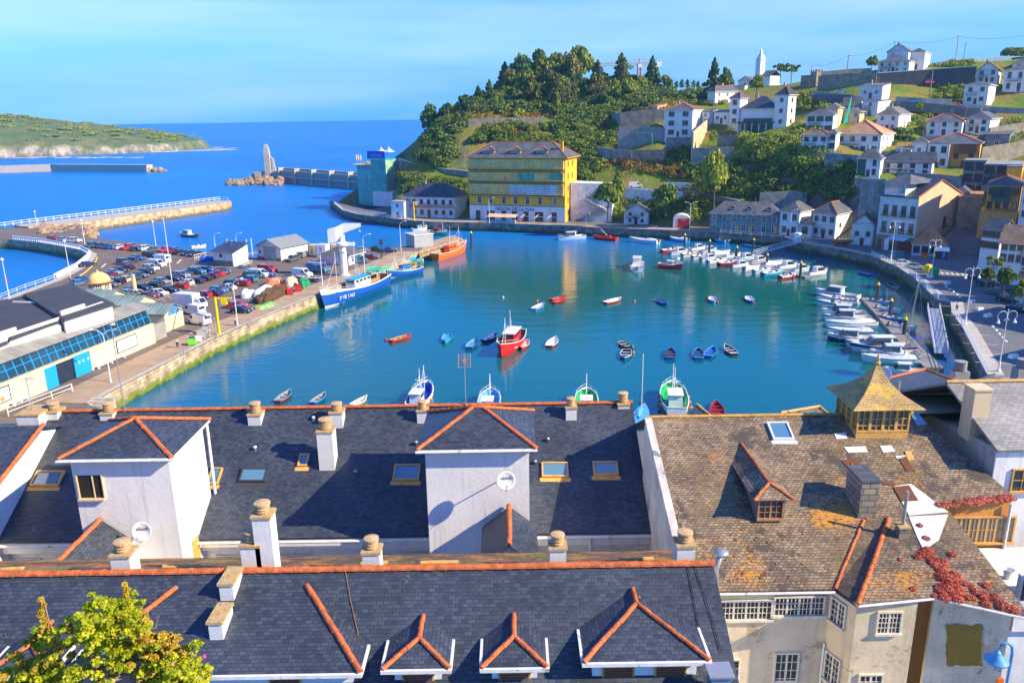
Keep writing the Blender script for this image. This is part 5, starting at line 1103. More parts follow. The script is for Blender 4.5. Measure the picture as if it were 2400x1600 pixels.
for q in (('pale blue cruiser with blue sun top first at the near pontoon',(1915,690),(2012,704),GEL,'hard',BLUEL),('white sports boat with tubular bow rails second at the near pontoon',(1918,716),(2008,721),GEL,'open',CYANP),('white cruiser with brown cabin glass third at the near pontoon',(1928,738),(2028,742),GEL,'hard',None),
 ('sunlit white boat with sagging cover fourth at the near pontoon',(1938,768),(2050,764),GEL,'cover',None),('navy hulled cruiser with long dark side windows',(1942,797),(2052,803),NAVY,'hard',FRW),('big white cruiser with navy band and rounded flybridge',(1998,822),(2140,822),GEL,'hard',NAVY),('low white sailing yacht with dark deck hatches',(2023,848),(2150,852),GEL,'cover',None),('white cruiser half hidden by the dark blue roof',(2075,876),(2165,880),GEL,'hard',None)):
 cruiser(*q[:5],stripe=q[5],motor=False,mast=False)
for q in (('small grey blue launch on the wall side of the near pontoon',(2078,716),(2052,711),BLUEL,'open'),('small white launch between pontoon and wall',(2098,733),(2067,728),GEL,'open'),('blue open launch on the wall side of the pontoon',(2106,757),(2080,750),BLUEP,'open'),('white launch beside the leaning mast',(2135,775),(2094,769),GEL,'open')):cruiser(*q,mast=False)
for q in (('slim white launch tucked between the first two boats of the near pontoon',(1922,703),(2010,712),'open'),('white launch with covered cockpit above the navy hulled cruiser',(1944,783),(2048,786),'cover'),('low white launch between navy cruiser and flybridge cruiser',(1985,812),(2080,814),'open'),('white launch with small cabin above the sunlit covered boat',(1934,752),(2040,754),'hard'),('white launch moored stern on below the flybridge cruiser',(2040,836),(2150,838),'hard')):cruiser(q[0],q[1],q[2],GEL,q[3],stripe=BLUEL,motor=False,mast=False)
mt=thing('mast','tall sailing yacht mast leaning in front of the promenade wall','mast',tuple(atz(2117,836,1.2)))
tp=solve(lambda z:-pj((mt.location.x+1.0,mt.location.y,z))[1],-655,2,30);mb=MB();mb.tube([(0,0,-1),(1.0,0,tp-1.2)],.09,8);mb.build('spar',METAL,mt);mb=MB();mb.tube([(1.0,0,tp-1.3),(4.0,1,0)],.015,4).tube([(1.0,0,tp-1.3),(-3,-1,0)],.015,4);mb.build('stay',METAL,mt)
YTOP=YEL
def pile(px,pyt,pyb,lab):
 p=atz(px,pyb,.3);h=solve(lambda z:-pj((p.x,p.y,z))[1],-pyt,0,12);t=thing('mooring_pile',lab,'pile',(p.x,p.y,0),0,'yellow capped steel mooring piles')
 mb=MB();mb.lathe([(.32,-3),(.32,h-.7),(.01,h-.7)],10);mb.build('post',DMET,t,smooth=False);mb=MB();mb.lathe([(.36,h-.7),(.36,h-.6),(.02,h)],10);mb.build('cone_cap',YTOP,t)
for i,q in enumerate(((1604,546,578),(1662,560,594),(1726,575,602),(1765,557,588),(1797,592,622),(1875,610,650),(2054,660,707),(2085,697,742),(2118,740,785),(1105,541,582))):
 pile(*q,'yellow capped pile, '+['leftmost by the small white launch','second at the far pontoon','third at the far pontoon','behind the others at the gangway foot','fifth at the far pontoon','at the near end of the far pontoon','farthest of three at the near pontoon','middle of three at the near pontoon','nearest at the near pontoon beside the mast','standing alone off the timber pier end'][i])
def fishing(label,bow,stern,hm,bul,sup,roofm,L_=None,deckm=WOOD,gantry=None,big=False,reg=None,B=None,boot=DRED,group=None,wh=None,z=0,fenders=0,masts=2,regpos=.28,bowp=2.4):
 loc,rz,ln=pose(bow,stern,z);L_=L_ or ln;B=B or L_*.3;t=thing('fishing_boat',label,'fishing boat',loc,rz,group)
 fb=.55+L_*.075;s=hullsec(L_,B,.5,fb,fb*(.75 if bowp<3 else .5),.7,n=15,bowp=bowp)
 hull('hull',s,hm,t,.86)
 def band(nm,f0,f1,m_,off=.03):
  mb=MB()
  for sg in (1,-1):
   for a in range(len(s)-1):
    (x,hb,zg,k,xo),(x2,hb2,zg2,k2,xo2)=s[a],s[a+1]
    def pt(x,hb,zg,xo,f):fl=.86*.8+(1-.86*.8)*min(1,max(0,f))**.6;return (x+xo*f,sg*(hb*fl+off),zg*f)
    q=[pt(x,hb,zg,xo,f1),pt(x2,hb2,zg2,xo2,f1),pt(x2,hb2,zg2,xo2,f0),pt(x,hb,zg,xo,f0)];mb.poly(q if sg>0 else q[::-1])
  return mb.build(nm,m_,t)
 band('bulwark',.72,1.0,bul);band('boot_stripe',0.0,.09,boot)
 inner(s,fb*.55,deckm,t,.12,'deck');gunwale(s,FRW,t,.07)
 ww=B*.5;z0=fb*.5;wx=wh or (-.12,.14);zt=z0+1.1+L_*.075
 c=box_t(t,'wheelhouse',sup,L_*wx[0],L_*wx[1],ww,ww*.92,z0,zt,.05,.15)
 mb=MB();nwn=4
 for sg in (1,-1):
  for i in range(nwn):x=L_*wx[0]+.25+(L_*(wx[1]-wx[0])-.5)*i/nwn;wl=(L_*(wx[1]-wx[0])-.5)/nwn*.75;y=sg*(ww*.475+.02);mb.box(x,x+wl,min(y,y-sg*.03),max(y,y-sg*.03),zt-.75,zt-.25)
 for i in range(3):y=-ww*.4+ww*.8*i/3;mb.box(L_*wx[1]-.14,L_*wx[1]-.06,y+.04,y+ww*.8/3-.04,zt-.75,zt-.25)
 mb.build('cabin_window',GLASS,c);mb=MB();mb.box(L_*wx[0]-.2,L_*wx[1]+.15,-ww*.55,ww*.55,zt,zt+.1);mb.build('cabin_roof',roofm,c)
 if masts:
  mb=MB();hm_=zt+L_*.28;mb.tube([(L_*.3,0,fb*.6),(L_*.3,0,hm_)],.06,6).tube([(L_*.3,0,hm_*.85),(L_*.46,0,s[-2][2])],.03,4);mb.tube([(L_*.3,0,hm_*.9),(L_*.05,0,zt)],.02,4);mb.build('mast',FRW,t)
 if masts>1:
  mb=MB();mb.tube([(L_*.0,0,zt),(L_*.0,0,zt+L_*.32)],.05,6).box(L_*0-.05,L_*0+.05,-.8,.8,zt+1,zt+1.08).tube([(-L_*.05,.4,zt),(-L_*.02,0,zt+L_*.2)],.03,4).tube([(-L_*.05,-.4,zt),(-L_*.02,0,zt+L_*.2)],.03,4);mb.build('antenna_mast',FRW,t)
 mb=MB()
 for sg in (1,-1):
  pp=[(x+xo,sg*hb*.95,zg+.5) for x,hb,zg,k,xo in s[9:]];mb.tube(pp,.025,4)
  for q in pp[::2]:mb.tube([q,(q[0],q[1],q[2]-.5)],.02,4)
 mb.build('bow_rail',FRW,t)
 if gantry is not None:mb=MB();mb.box(-L_*.47,-L_*.28,-B*.36,B*.36,fb+1.9,fb+2.05).box(-L_*.47,-L_*.28,-B*.36,-B*.36+.06,fb+2.05,fb+2.6).box(-L_*.47,-L_*.28,B*.36-.06,B*.36,fb+2.05,fb+2.6);mb.build('stern_shelter',gantry,t);mb=MB();[mb.tube([(x,y,fb*.6),(x,y,fb+1.9)],.05,5) for x in (-L_*.45,-L_*.3) for y in (-B*.3,B*.3)];mb.build('gantry_legs',FRW,t)
 for i in range(fenders):mb=MB();x=L_*(-.3+.22*i);mb.ball((x,B*.5+.15,fb*.6),.26,n=8);mb.ball((x,-B*.5-.15,fb*.6),.26,n=8);mb.build('fender',ORAP,t,smooth=True)
 if reg:
  for sg in (1,-1):
   a=s[int(14*(.5+regpos))];yy=a[1]*.93;sl=math.atan2(s[int(14*(.5+regpos))+1][1]-s[int(14*(.5+regpos))-1][1],L_/7)
   o=text(reg,'registration_lettering',L_*.045,FRW,t,(L_*regpos,sg*(yy+.10),a[2]*.5),(math.radians(90),0,(math.pi if sg>0 else 0)+sg*sl),.01)
 return t
b1=fishing('large blue and white trawler moored at the market quay',(762,722),(903,668),BLUEP,FRW,GEL,CYANP,gantry=mat('green_awning',(.05,.42,.26),.6,.15,2),big=True,reg='3ª FE 1163',B=5.2,boot=FRW,wh=(-.17,.10),masts=2)
fishing('small blue fishing boat with cyan shelter by the timber pier',(913,652),(985,637),BLUEP,CYANP,BLUEL,BLUEP,B=3.8,gantry=CYANP,masts=2,boot=FRW)
fishing('orange rescue launch lying at the end of the timber pier',(1090,590),(1020,612),ORAP,ORAP,ORAP,ORAP,B=3.8,deckm=ORAP,masts=2,boot=REDP)
fishing('green hulled fishing boat with pink deckhouse behind the timber pier',(1046,553),(1004,549),GREENP,FRW,REDP,REDP,B=3.2,masts=1)
fishing('white and green fishing boat with small wheelhouse at the slipway',(1000,540),(966,543),FRW,GREENP,GEL,CYANP,B=2.8,masts=1)
fishing('red fishing boat with white topped wheelhouse in the middle of the basin',(1176,838),(1215,792),REDP,REDP,REDP,FRW,B=4.3,L_=12.5,reg='7ª GI',masts=2,wh=(-.3,.1),regpos=.25)
fishing('small red fishing boat with white wheelhouse under way near the far pontoon',(1593,632),(1548,627),REDP,REDP,GEL,FRW,L_=6.5,masts=1,deckm=ORAP)
fishing('white fishing boat with blue well and orange fenders above the roof ridge',(1004,916),(966,972),FRW,FRW,GEL,FRW,L_=8.6,bowp=3.6,B=3.2,deckm=BLUEP,masts=2,fenders=2,wh=(-.36,-.1))
fishing('blue fishing boat with white rim half hidden left of the tall aerial',(1152,932),(1140,985),BLUEP,FRW,GEL,FRW,L_=7.6,bowp=4,B=3.1,deckm=BLUEL,masts=1,wh=(-.4,-.15))
fishing('white rimmed green decked fishing boat half hidden by the ridge',(1374,928),(1374,985),FRW,FRW,GEL,FRW,L_=7.4,bowp=4,B=3.2,deckm=GREENP,masts=1,wh=(-.4,-.15))
fishing('white fishing boat with green deck and red hull beyond the hipped roof',(1571,912),(1588,990),FRW,FRW,GEL,FRW,L_=9.6,bowp=3.8,B=3.8,deckm=GREENP,masts=2,wh=(-.3,0),fenders=3)
sb=thing('sailing_boat','blue covered sailing boat with tall bare mast beside the old house','sailing boat',*pose((1512,960),(1492,1010))[:2]);s_=hullsec(7,2.3,.3,.8,.4,.7);hull('hull',s_,BLUEP,sb);deckp(s_,BLUEL,sb)
mb=MB();mb.tube([(0,0,.5),(0,0,9.2)],.07,7);mb.build('mast',CREAMP,sb);mb=MB();mb.tube([(.0,0,1.5),(-1.4,.2,1.7),(-3.0,0,1.5)],[.28,.4,.22],7);mb.build('furled_sail',BLUEL,sb)
rb=thing('rescue_boat','red rigid rescue boat with folded crane under the inn quay','boat',*pose((1392,560),(1447,565))[:2]);s_=hullsec(8.5,2.8,.3,.8,.4,.8);hull('hull',s_,REDP,rb);inner(s_,.3,DRED,rb);gunwale(s_,REDP,rb,.22,'tube_collar')
box_t(rb,'console',REDP,-2,.2,1.2,1,.3,1.6,.1,.2);mb=MB();mb.tube([(-1,0,1.2),(1.8,0,3.4)],.1,6);mb.build('crane_arm',CREAMP,rb)
def ashore(label,bow,stern,out,rim,z=3.35,red=True,L_=None):
 t=dinghy(label,bow,stern,out,WOOD,rim,L_=L_,group='boats laid up on land',z=z);mb=MB();
 for x in (-1,1):mb.box(x*1.0-.1,x*1.0+.1,-.6,.6,3.0-z,-.12)
 mb.build('cradle',WOOD,t);return t
ashore('blue and white open boat on a cradle beside the parked white vans',(693,652),(754,655),BLUEP,FRW,3.6,L_=6.2)
ashore('light blue lifeboat tilted on a trailer by the white warehouse',(597,614),(558,628),BLUEL,FRW,3.5,L_=5.5)
ashore('upturned looking red boat on the far promenade corner',(2002,566),(1950,572),REDP,REDP,3.8,L_=7.0)
cr_=thing('boat_crane','red lattice hoist above the red boat on the promenade','crane',(atz(1960,575).x,atz(1960,575).y,3));mb=MB();mb.tube([(0,0,0),(0,0,2),(4.2,.5,5.2)],[.3,.25,.12],6);mb.build('arm',DRED,cr_)
for i in range(3):k=MB();k.tube([(1+i,.1*i,2.8+i*.75),(1.2+i,.1*i,1.5)],.05,5);k.build('strut',DRED,cr_)
# ---------------- cars ----------------
def carproto(name,L_,Wd,H,kind):
 t=thing(name,None,'van' if kind in ('van','truck') else 'car');g=.22;bw=Wd/2
 if kind=='hatch':prof=[(-L_/2,g),(L_/2,g),(L_/2,.62),(L_/2-.15,.74),(L_*.20,.92),(-L_/2+.05,.98),(-L_/2,.7)];gh=[(L_*.20,.90),(L_*.05,H-.06),(-L_*.36,H-.04),(-L_/2+.1,.96)]
 elif kind=='sedan':prof=[(-L_/2,g),(L_/2,g),(L_/2,.58),(L_/2-.15,.72),(L_*.18,.90),(-L_*.30,.94),(-L_/2+.1,.9),(-L_/2,.7)];gh=[(L_*.18,.88),(L_*.03,H-.06),(-L_*.22,H-.05),(-L_*.36,.92)]
 elif kind=='suv':prof=[(-L_/2,g+.05),(L_/2,g+.05),(L_/2,.78),(L_/2-.12,.95),(L_*.22,1.06),(-L_/2+.04,1.1),(-L_/2,.8)];gh=[(L_*.22,1.04),(L_*.08,H-.06),(-L_*.44,H-.05),(-L_/2+.08,1.08)]
 elif kind=='van':prof=[(-L_/2,g),(L_/2,g),(L_/2,.75),(L_/2-.35,1.02),(L_*.30,1.18),(L_*.2,H-.1),(L_*.12,H),(-L_/2+.05,H),(-L_/2,H-.2)];gh=None
 mb=MB();n=len(prof)
 def side(y,sc=1):return [(x,y,z) for x,z in prof]
 def tuck(z):return bw*(1-.06*max(0,(z-.9)))
 mb.loft([[(x,-tuck(z),z) for x,z in prof],[(x,tuck(z),z) for x,z in prof]]);body=mb
 if gh:
  k=MB();tb=bw*.80;k.box(gh[2][0]+.05,gh[1][0]-.02,-tb,tb,H-.05,H,0);body.v+=k.v;off=len(body.v)-len(k.v);body.f+=[tuple(i+off for i in f) for f in k.f];body.m+=k.m
  for sg in (1,-1):
   for (xa,za),(xb,zb) in ((gh[0],gh[1]),(gh[3],gh[2])):body.tube([(xa,sg*bw*.93,za),(xb,sg*tb*.98,zb)],.05,4)
   xm=(gh[1][0]+gh[2][0])/2;body.tube([(xm,sg*bw*.935,.9),(xm,sg*tb,H-.05)],.045,4)
 b_=body.build('body',CARP,t)
 if gh:
  mb=MB();mb.loft([[(x,-(bw*.93 if z<1.1 else bw*.8),z) for x,z in gh],[(x,(bw*.93 if z<1.1 else bw*.8),z) for x,z in gh]]);mb.build('windows',GLASS,t)
 else:
  mb=MB();x0=L_*.30
  mb.poly([(x0+.02,-bw*.85,1.2),(x0+.02,bw*.85,1.2),(L_*.2+.03,bw*.78,H-.12),(L_*.2+.03,-bw*.78,H-.12)]);mb.build('windscreen',GLASS,t)
  for sg in (1,-1):k=MB();y=sg*(bw*.975);k.box(L_*.12,L_*.25,min(y,y+sg*.03),max(y,y+sg*.03),1.12,H-.35);k.build('side_window',GLASS,t)
  k=MB();k.box(-L_/2-.02,-L_/2+.0,-bw*.7,bw*.7,1.2,H-.3);k.build('rear_window',GLASS,t)
 for x in (-L_*.31,L_*.31):
  for sg in (1,-1):
   k=MB();M=Matrix.Translation((x,sg*(bw-.08),.31)) @ Matrix.Rotation(math.pi/2,4,'X');k.lathe([(.31,-.11),(.31,.11),(.01,.11)],14,M=M);k.lathe([(.31,-.11),(.01,-.11)],14,M=M);wv_=k.build('wheel',BLACK,t)
   k=MB();k.lathe([(.17,-.125),(.17,.125)],10,M=M);k.build('rim',METAL,wv_)
 for sg in (1,-1):
  k=MB();k.box(L_/2-.12,L_/2+.015,sg*bw*.78-.15,sg*bw*.78+.15,.6,.72);k.build('headlight',GEL,t)
  k=MB();k.box(-L_/2-.015,-L_/2+.1,sg*bw*.82-.11,sg*bw*.82+.11,.72,.95);k.build('tail_light',TAIL,t)
 k=MB();k.box(L_/2-.05,L_/2+.03,-bw*.8,bw*.8,.3,.44).box(-L_/2-.03,-L_/2+.05,-bw*.8,bw*.8,.35,.48);k.build('bumper',DMET,t)
 return t
TAIL=mat('tail_light_red',(.5,.01,.01),.3,0)
CARP=mat('car_paint',(.5,.5,.5),.25,0,coat=1,spec=.5)
PC={k:mat('car_paint_'+k,v,.25,0,coat=1,spec=.5,metal=mt_) for k,v,mt_ in (('white',(.8,.8,.78),0),('silver',(.45,.48,.50),.5),('black',(.012,.014,.02),.1),('red',(.60,.015,.02),0),('dark_red',(.22,.01,.03),.2),('navy',(.01,.025,.10),.2),('blue',(.015,.07,.38),.2),('teal',(.015,.10,.14),.3),('light_blue',(.10,.28,.42),.4),('green',(.01,.06,.05),.2),('grey',(.14,.15,.17),.3),('cream',(.72,.64,.45),0))}
PROT={'hatch':carproto('hatchback',3.9,1.7,1.45,'hatch'),'sedan':carproto('saloon_car',4.4,1.75,1.42,'sedan'),'suv':carproto('estate_car',4.4,1.8,1.68,'suv'),'van':carproto('van',4.9,1.9,2.0,'van')}
def car(kind,color,px,py,deg,lab,z=3.0,group='cars parked on the harbour quays',sc=1):
 p=atz(px,py,z) if z is not None else None
 return dup(PROT[kind],(p.x,p.y,z),math.radians(deg),lab,group,sc,{'car_paint':PC[color]})
ORD=['first','second','third','fourth','fifth','sixth','seventh','eighth','ninth','tenth','eleventh','twelfth','thirteenth','fourteenth','fifteenth','sixteenth']
KN={'hatch':'hatchback','sedan':'saloon','suv':'estate car','van':'van'}
def zrow(rowname,cars,deg,jitter=4):
 for i,(k,c,x,y) in enumerate(cars):
  d=deg+random.uniform(-jitter,jitter)+(180 if random.random()<.4 else 0)
  car(k,c,200+x/2.688,560+y/2.688+3.5,d,f"{c.replace('_', ' ')} {KN[k]}, {ORD[i]} from the left in the {rowname}")
zrow('row along the outer quay edge',[('hatch','teal',30,38),('hatch','black',80,44),('hatch','navy',121,46),('sedan','blue',166,50),('hatch','white',221,53),('suv','red',272,56),('hatch','green',325,62),('suv','white',385,62),('sedan','grey',438,66),('hatch','red',500,70),('hatch','dark_red',550,75),('sedan','black',598,84),('hatch','black',645,92),('sedan','black',692,97)],62,5)
zrow('row beside the roundabout',[('hatch','light_blue',125,248),('sedan','dark_red',140,228),('sedan','silver',182,214),('hatch','black',226,200),('sedan','black',262,182),('hatch','red',248,166),('suv','navy',252,150),('hatch','teal',292,136),('sedan','blue',328,122)],-20)
zrow('second row of the car park',[('sedan','grey',160,290),('hatch','black',198,272),('hatch','cream',244,260),('sedan','teal',300,246),('sedan','grey',346,232),('hatch','black',390,212),('suv','cream',412,190),('van','white',452,166)],-20)
car('van','white',200+470/2.688,560+142/2.688+4,160,'long white van at the far end of the second row',sc=1.2)
car('suv','green',200+410/2.688,560+102/2.688+4,-20,'dark green estate car parked alone behind the white vans')
zrow('third row of the car park',[('hatch','silver',250,346),('sedan','green',292,330),('sedan','black',362,312),('sedan','green',432,292),('hatch','silver',484,272),('sedan','black',552,254),('suv','silver',604,236),('sedan','teal',622,222),('suv','light_blue',702,210),('sedan','blue',768,197)],-20)
zrow('fourth row of the car park',[('hatch','cream',338,352),('sedan','dark_red',400,362),('hatch','white',466,346),('sedan','black',534,326),('hatch','red',602,300),('hatch','white',632,281),('sedan','navy',696,268),('sedan','black',750,250),('sedan','dark_red',788,236),('sedan','red',826,222),('hatch','teal',866,211)],-20)
zrow('row nearest the nets',[('hatch','navy',712,378),('hatch','red',742,357),('sedan','navy',800,346),('hatch','light_blue',842,328),('sedan','white',890,311),('hatch','navy',930,284),('hatch','red',988,285),('suv','light_blue',1030,262),('suv','teal',1052,238),('van','white',1095,230),('sedan','blue',1142,226)],-20)
car('van','red',200+1150/2.688,560+200/2.688+4,-25,'dark red van beside the blue car near the warehouse')
car('van','white',709,648,-25,'small white van behind the blue boat on its cradle');car('van','light_blue',747,637,-25,'tall pale blue minibus next to the white crane',sc=1.15)
car('hatch','red',555,722,-10,'red hatchback parked beside the brown net pile');car('hatch','black',566,733,-8,'black hatchback in front of the nets near the street lamp')
car('van','white',467,758,150,'white van with rear windows by the arched shed');car('van','white',455,735,150,'second white van behind the arched shed gate')
car('suv','grey',686,612,250,'dark off road car with spare wheel by the warehouse');car('van','silver',712,602,80,'silver van between warehouse and container',sc=.9)
car('sedan','red',742,622,-10,'red saloon half hidden by the pale blue minibus')
for i,(k,c,x,y,d,l_) in enumerate((('hatch','light_blue',835,605,20,'light blue hatchback by the pavilion'),('van','light_blue',840,616,0,'pale blue van by the pavilion gable'),('hatch','silver',850,590,20,'silver hatchback furthest along the pier apron'),('sedan','dark_red',868,607,0,'dark red saloon near the pier sign'),('sedan','green',882,588,-10,'dark green saloon near the pier root'),('sedan','navy',912,591,10,'navy saloon closest to the white hut'))):car(k,c,x,y,d,l_)
for (k,c,x,y,d,l_) in (('hatch','red',126,562,-15,'red hatchback on the causeway by the rocks'),('hatch','silver',149,565,-15,'silver hatchback on the causeway between red and white cars'),('suv','white',175,568,-15,'white estate car on the causeway beside the lamp'),('sedan','navy',206,624,60,'navy saloon by the balustrade of the small basin'),('sedan','blue',195,660,60,'blue saloon behind the domed kiosk'),('hatch','light_blue',190,668,60,'light blue hatchback half hidden by the dome')):car(k,c,x,y,d,l_)
for (k,c,x,y,d,l_) in (('van','light_blue',2108,606,10,'blue grey minibus parked by the red fronted cafe'),('hatch','white',2118,622,-10,'white hatchback parked behind the promenade rail'),('sedan','silver',2145,630,-50,'silver saloon beside the recycling bins'),('sedan','black',2252,548,-5,'black saloon at the foot of the steep lane'),('hatch','white',2312,634,-60,'pale hatchback under the plane tree'),('sedan','black',2296,655,-55,'black saloon first in the line under the trees'),('hatch','green',2312,670,-55,'dark green hatchback second in the line under the trees'),('sedan','grey',2338,690,-55,'grey saloon third in the line under the trees'),('hatch','black',2362,708,-55,'black hatchback fourth in the line under the trees'),('sedan','navy',2390,730,-55,'navy saloon at the right edge of the line')):car(k,c,x,y,d,l_)
def hillcar(k,c,px,py,d_,deg,lab):p=atd(px,py,d_);dup(PROT[k],tuple(p),math.radians(deg),lab,'cars on the hillside roads',1,{'car_paint':PC[c]})
hillcar('van','white',1490,439,281,-8,'white van driving on the cliff road');hillcar('sedan','white',1622,446,272,-25,'white car on the cliff road behind the bushes')
hillcar('sedan','silver',1972,218,300,-20,'silver car parked at the lane below the stone wall');hillcar('hatch','light_blue',2143,241,290,-15,'light blue car on the terrace road')
hillcar('hatch','red',2178,196,318,-5,'dark red car under the long wall');hillcar('hatch','silver',1358,432,290,-5,'silver car at the top of the inn stairs')
p=atz(448,722);tr=thing('box_truck','white box truck at the head of the sheds','truck',(p.x,p.y,3),math.radians(-20))
mb=MB();mb.box(-3.2,1.6,-1.15,1.15,.7,3.1);mb.build('cargo_box',GEL,tr);mb=MB();mb.loft([[(1.7,-1,.5),(3.4,-1,.5),(3.4,1,.5),(1.7,1,.5)],[(1.7,-.95,1.5),(3.35,-.95,1.4),(3.35,.95,1.4),(1.7,.95,1.5)],[(1.75,-.85,2.3),(2.7,-.85,2.3),(2.7,.85,2.3),(1.75,.85,2.3)]]);cb=mb.build('cab',PC['white'],tr)
mb=MB();mb.poly([(3.37,-.8,1.45),(3.37,.8,1.45),(2.74,.72,2.25),(2.74,-.72,2.25)]);mb.build('windscreen',GLASS,cb)
for x in (-2.3,2.5):
 for y in (-.95,.95):k=MB();k.lathe([(.42,-.14),(.42,.14),(.01,.14)],12,M=Matrix.Translation((x,y,.42)) @ Matrix.Rotation(math.pi/2,4,'X'));k.build('wheel',BLACK,tr)
free(list(PROT.values()))
# ---------------- the fish market at the left ----------------
FR=Matrix.Translation((-60.8,128.9,3)) @ rot2(math.atan2(.98,.2))    # x along the wall away from the viewer, y inland, z up
def thingM(name,label,cat,M,group=None):
 t=thing(name,label,cat,M.translation,M.to_euler().z,group);return t
mk=thingM('fish_market','cream walled fish market hall with blue glazing and black flat roofs','market hall',FR)
CRW=tiles('cream_block_wall',(.70,.60,.36),(.76,.66,.42),(.55,.46,.28),1.6,.5,.85,bump=.2,msize=.01,big=.12)
mb=MB();mb.box(-60,0,0,.4,0,3.3);mb.box(-60,0,.4,20,0,3.0).box(-.4,0,.4,7,3.0,3.3);mb.build('wall',CRW,mk)
mb=MB();mb.box(-60,.1,-.08,.5,3.3,3.42);mb.build('sill',CREAM,mk)
gz=MB();gz.poly([(-60,.5,3.42),(0,.5,3.42),(0,1.2,5.9),(-60,1.2,5.9)]);gz.poly([(0,.5,3.42),(0,3,3.42),(0,3,5.9),(0,1.2,5.9)])
GZ_=mat('blue_tinted_glazing',(.02,.06,.10),.12,.6,.35,spec=.6);g_=gz.build('glazing',GZ_,mk)
mb=MB();y_of=lambda z:.5+.7*(z-3.42)/2.48
for i in range(41):
 x=-60+i*1.5;mb.loft([[(x-.06,y_of(3.42)-.1,3.42),(x+.06,y_of(3.42)-.1,3.42),(x+.06,y_of(3.42)+.05,3.42),(x-.06,y_of(3.42)+.05,3.42)],[(x-.06,y_of(5.88)-.1,5.88),(x+.06,y_of(5.88)-.1,5.88),(x+.06,y_of(5.88)+.05,5.88),(x-.06,y_of(5.88)+.05,5.88)]])
for z in (4.6,):mb.box(-60,0,y_of(z)-.08,y_of(z)+.02,z,z+.08)
mb.build('blue_mullions',DOORB,g_)
mb=MB();slab(mb,[(-60,.5,5.95),(.6,.5,5.95),(.6,3.6,6.9),(-60,3.6,6.9)],.15);mb.build('canopy',tiles('canopy_louvres',(.26,.25,.22),(.32,.31,.27),(.10,.10,.09),.35,6,.6,off=0),mk)
xs=[-60,-52,-51,-45,-44,-31,-30,-24.5,-23.5,-17,-16,-11,-10,-7];zs=[8.4,8.4,9.1,9.1,8.4,8.4,9.1,9.1,8.5,8.5,9.3,9.3,8.7,8.7]
mb=MB()
for i in range(len(xs)-1):mb.box(xs[i],xs[i+1],3.2,3.5,6.6,min(zs[i],zs[i+1]))
mb.box(-60,-7,3.5,4,6.6,8.1).box(-7.3,-7,3.5,20,3,8.3);mb.build('upper_wall',WHITE,mk)
for x in [-57,-54,-49.5,-47,-42,-39.5,-37,-34.5,-28.5,-26.6,-21.8,-20.3,-18.8,-14.6,-12.8]:
 for dx in (0,.5,1.0) if x in (-14.6,-12.8) else (0,.45):
  mb=MB();mb.box(x+dx-.12,x+dx+.12,3.15,3.22,7.1,8.0 if x in (-14.6,-12.8) else 7.7);mb.build('window',GLASS,mk)
RF=mat('roofing_felt',(.055,.06,.068),.8,.25,.4,.3,6)
def mroof(pix,z,nm,lab,th=.3):
 mb=MB();ps=[atz(*q,z) for q in pix];slab(mb,ps,th);return mb.build(nm,RF,mk,world=True,label=lab)
mroof([(269,711),(163,665),(54,689),(150,748)],11.6,'flat_roof','dark flat roof nearest the domed kiosk')
mroof([(142,752),(56,694),(-90,724),(24,792)],11.1,'flat_roof','dark flat roof left of the rusty joint')
mroof([(18,800),(-95,727),(-260,765),(-110,850)],10.7,'flat_roof','dark flat roof at the left edge')
mb=MB();a=atz(60,692,11.35);b_=atz(150,752,11.2);mb.tube([a,b_],.22,6);mb.build('rusty_joint',mat('rust_red',(.45,.12,.04),.8,.4,3),mk,world=True)
mb=MB();mb.prism([tuple(atz(*q,11.6)[:2]) for q in ((262,712),(163,668),(60,690),(150,746))],3,11.25);mb.build('hall_body',WHITE,mk,world=True)
mb=MB();mb.prism([tuple(atz(*q,11.1)[:2]) for q in ((140,753),(56,697),(-85,726),(20,790))],3,10.75);mb.build('hall_body',WHITE,mk,world=True)
mb=MB();mb.tube([FR @ Vector((-16.5,3.3,6.45)),FR @ Vector((-11,3.3,6.5)),FR @ Vector((-7.5,3.3,6.0))],.22,6);mb.build('red_eave_plants',mat('red_moss',(.45,.10,.06),.9,.4,4),mk,world=True)
def mbox(nm,x0,x1,z0,z1,m_,y=-.04,lab=None,par=mk):mb=MB();mb.box(x0,x1,y,y+.06,z0,z1);return mb.build(nm,m_,par,label=lab)
xl=lambda px,py,z=3:(FR.inverted() @ atz(px,py,z)).x
dx0,dx1,dx2,dx3=xl(122,915),xl(150,903),xl(187,885),xl(215,868)
mbox('door',dx0,dx1,0,3.1,DOORB,lab='left blue sliding door');mbox('door',dx2,dx3,0,3.2,DOORB,lab='right blue sliding door with white notices');mbox('doorway',dx1,dx2,0,3.1,mat('dark_interior',(.015,.03,.06),.6,.4,1),-.02)
for k in (.25,.5,.8):mbox('notice',dx2+(dx3-dx2)*k,dx2+(dx3-dx2)*k+.3,1.9,2.25,WHITE,-.07)
px_=xl(282,842);mbox('poster_frame',px_,px_+5,.9,3.0,NAVY,-.06,'large framed poster right of the doors');mbox('poster',px_+.2,px_+4.8,1.05,2.85,WHITE,-.09)
px_=xl(18,962);mbox('poster_frame',px_-2.5,px_+1.8,.9,3.0,NAVY,-.06,'large framed poster at the left end');mbox('poster',px_-2.3,px_+1.6,1.05,2.85,WHITE,-.09)
mb=MB();mb.ball((px_-.6,-.13,1.7),.55,sq=(1,.08,.8),n=8);mb.ball((px_+.3,-.13,1.5),.35,sq=(1,.08,1),n=8);mb.build('poster_picture',ORANGE,mk)
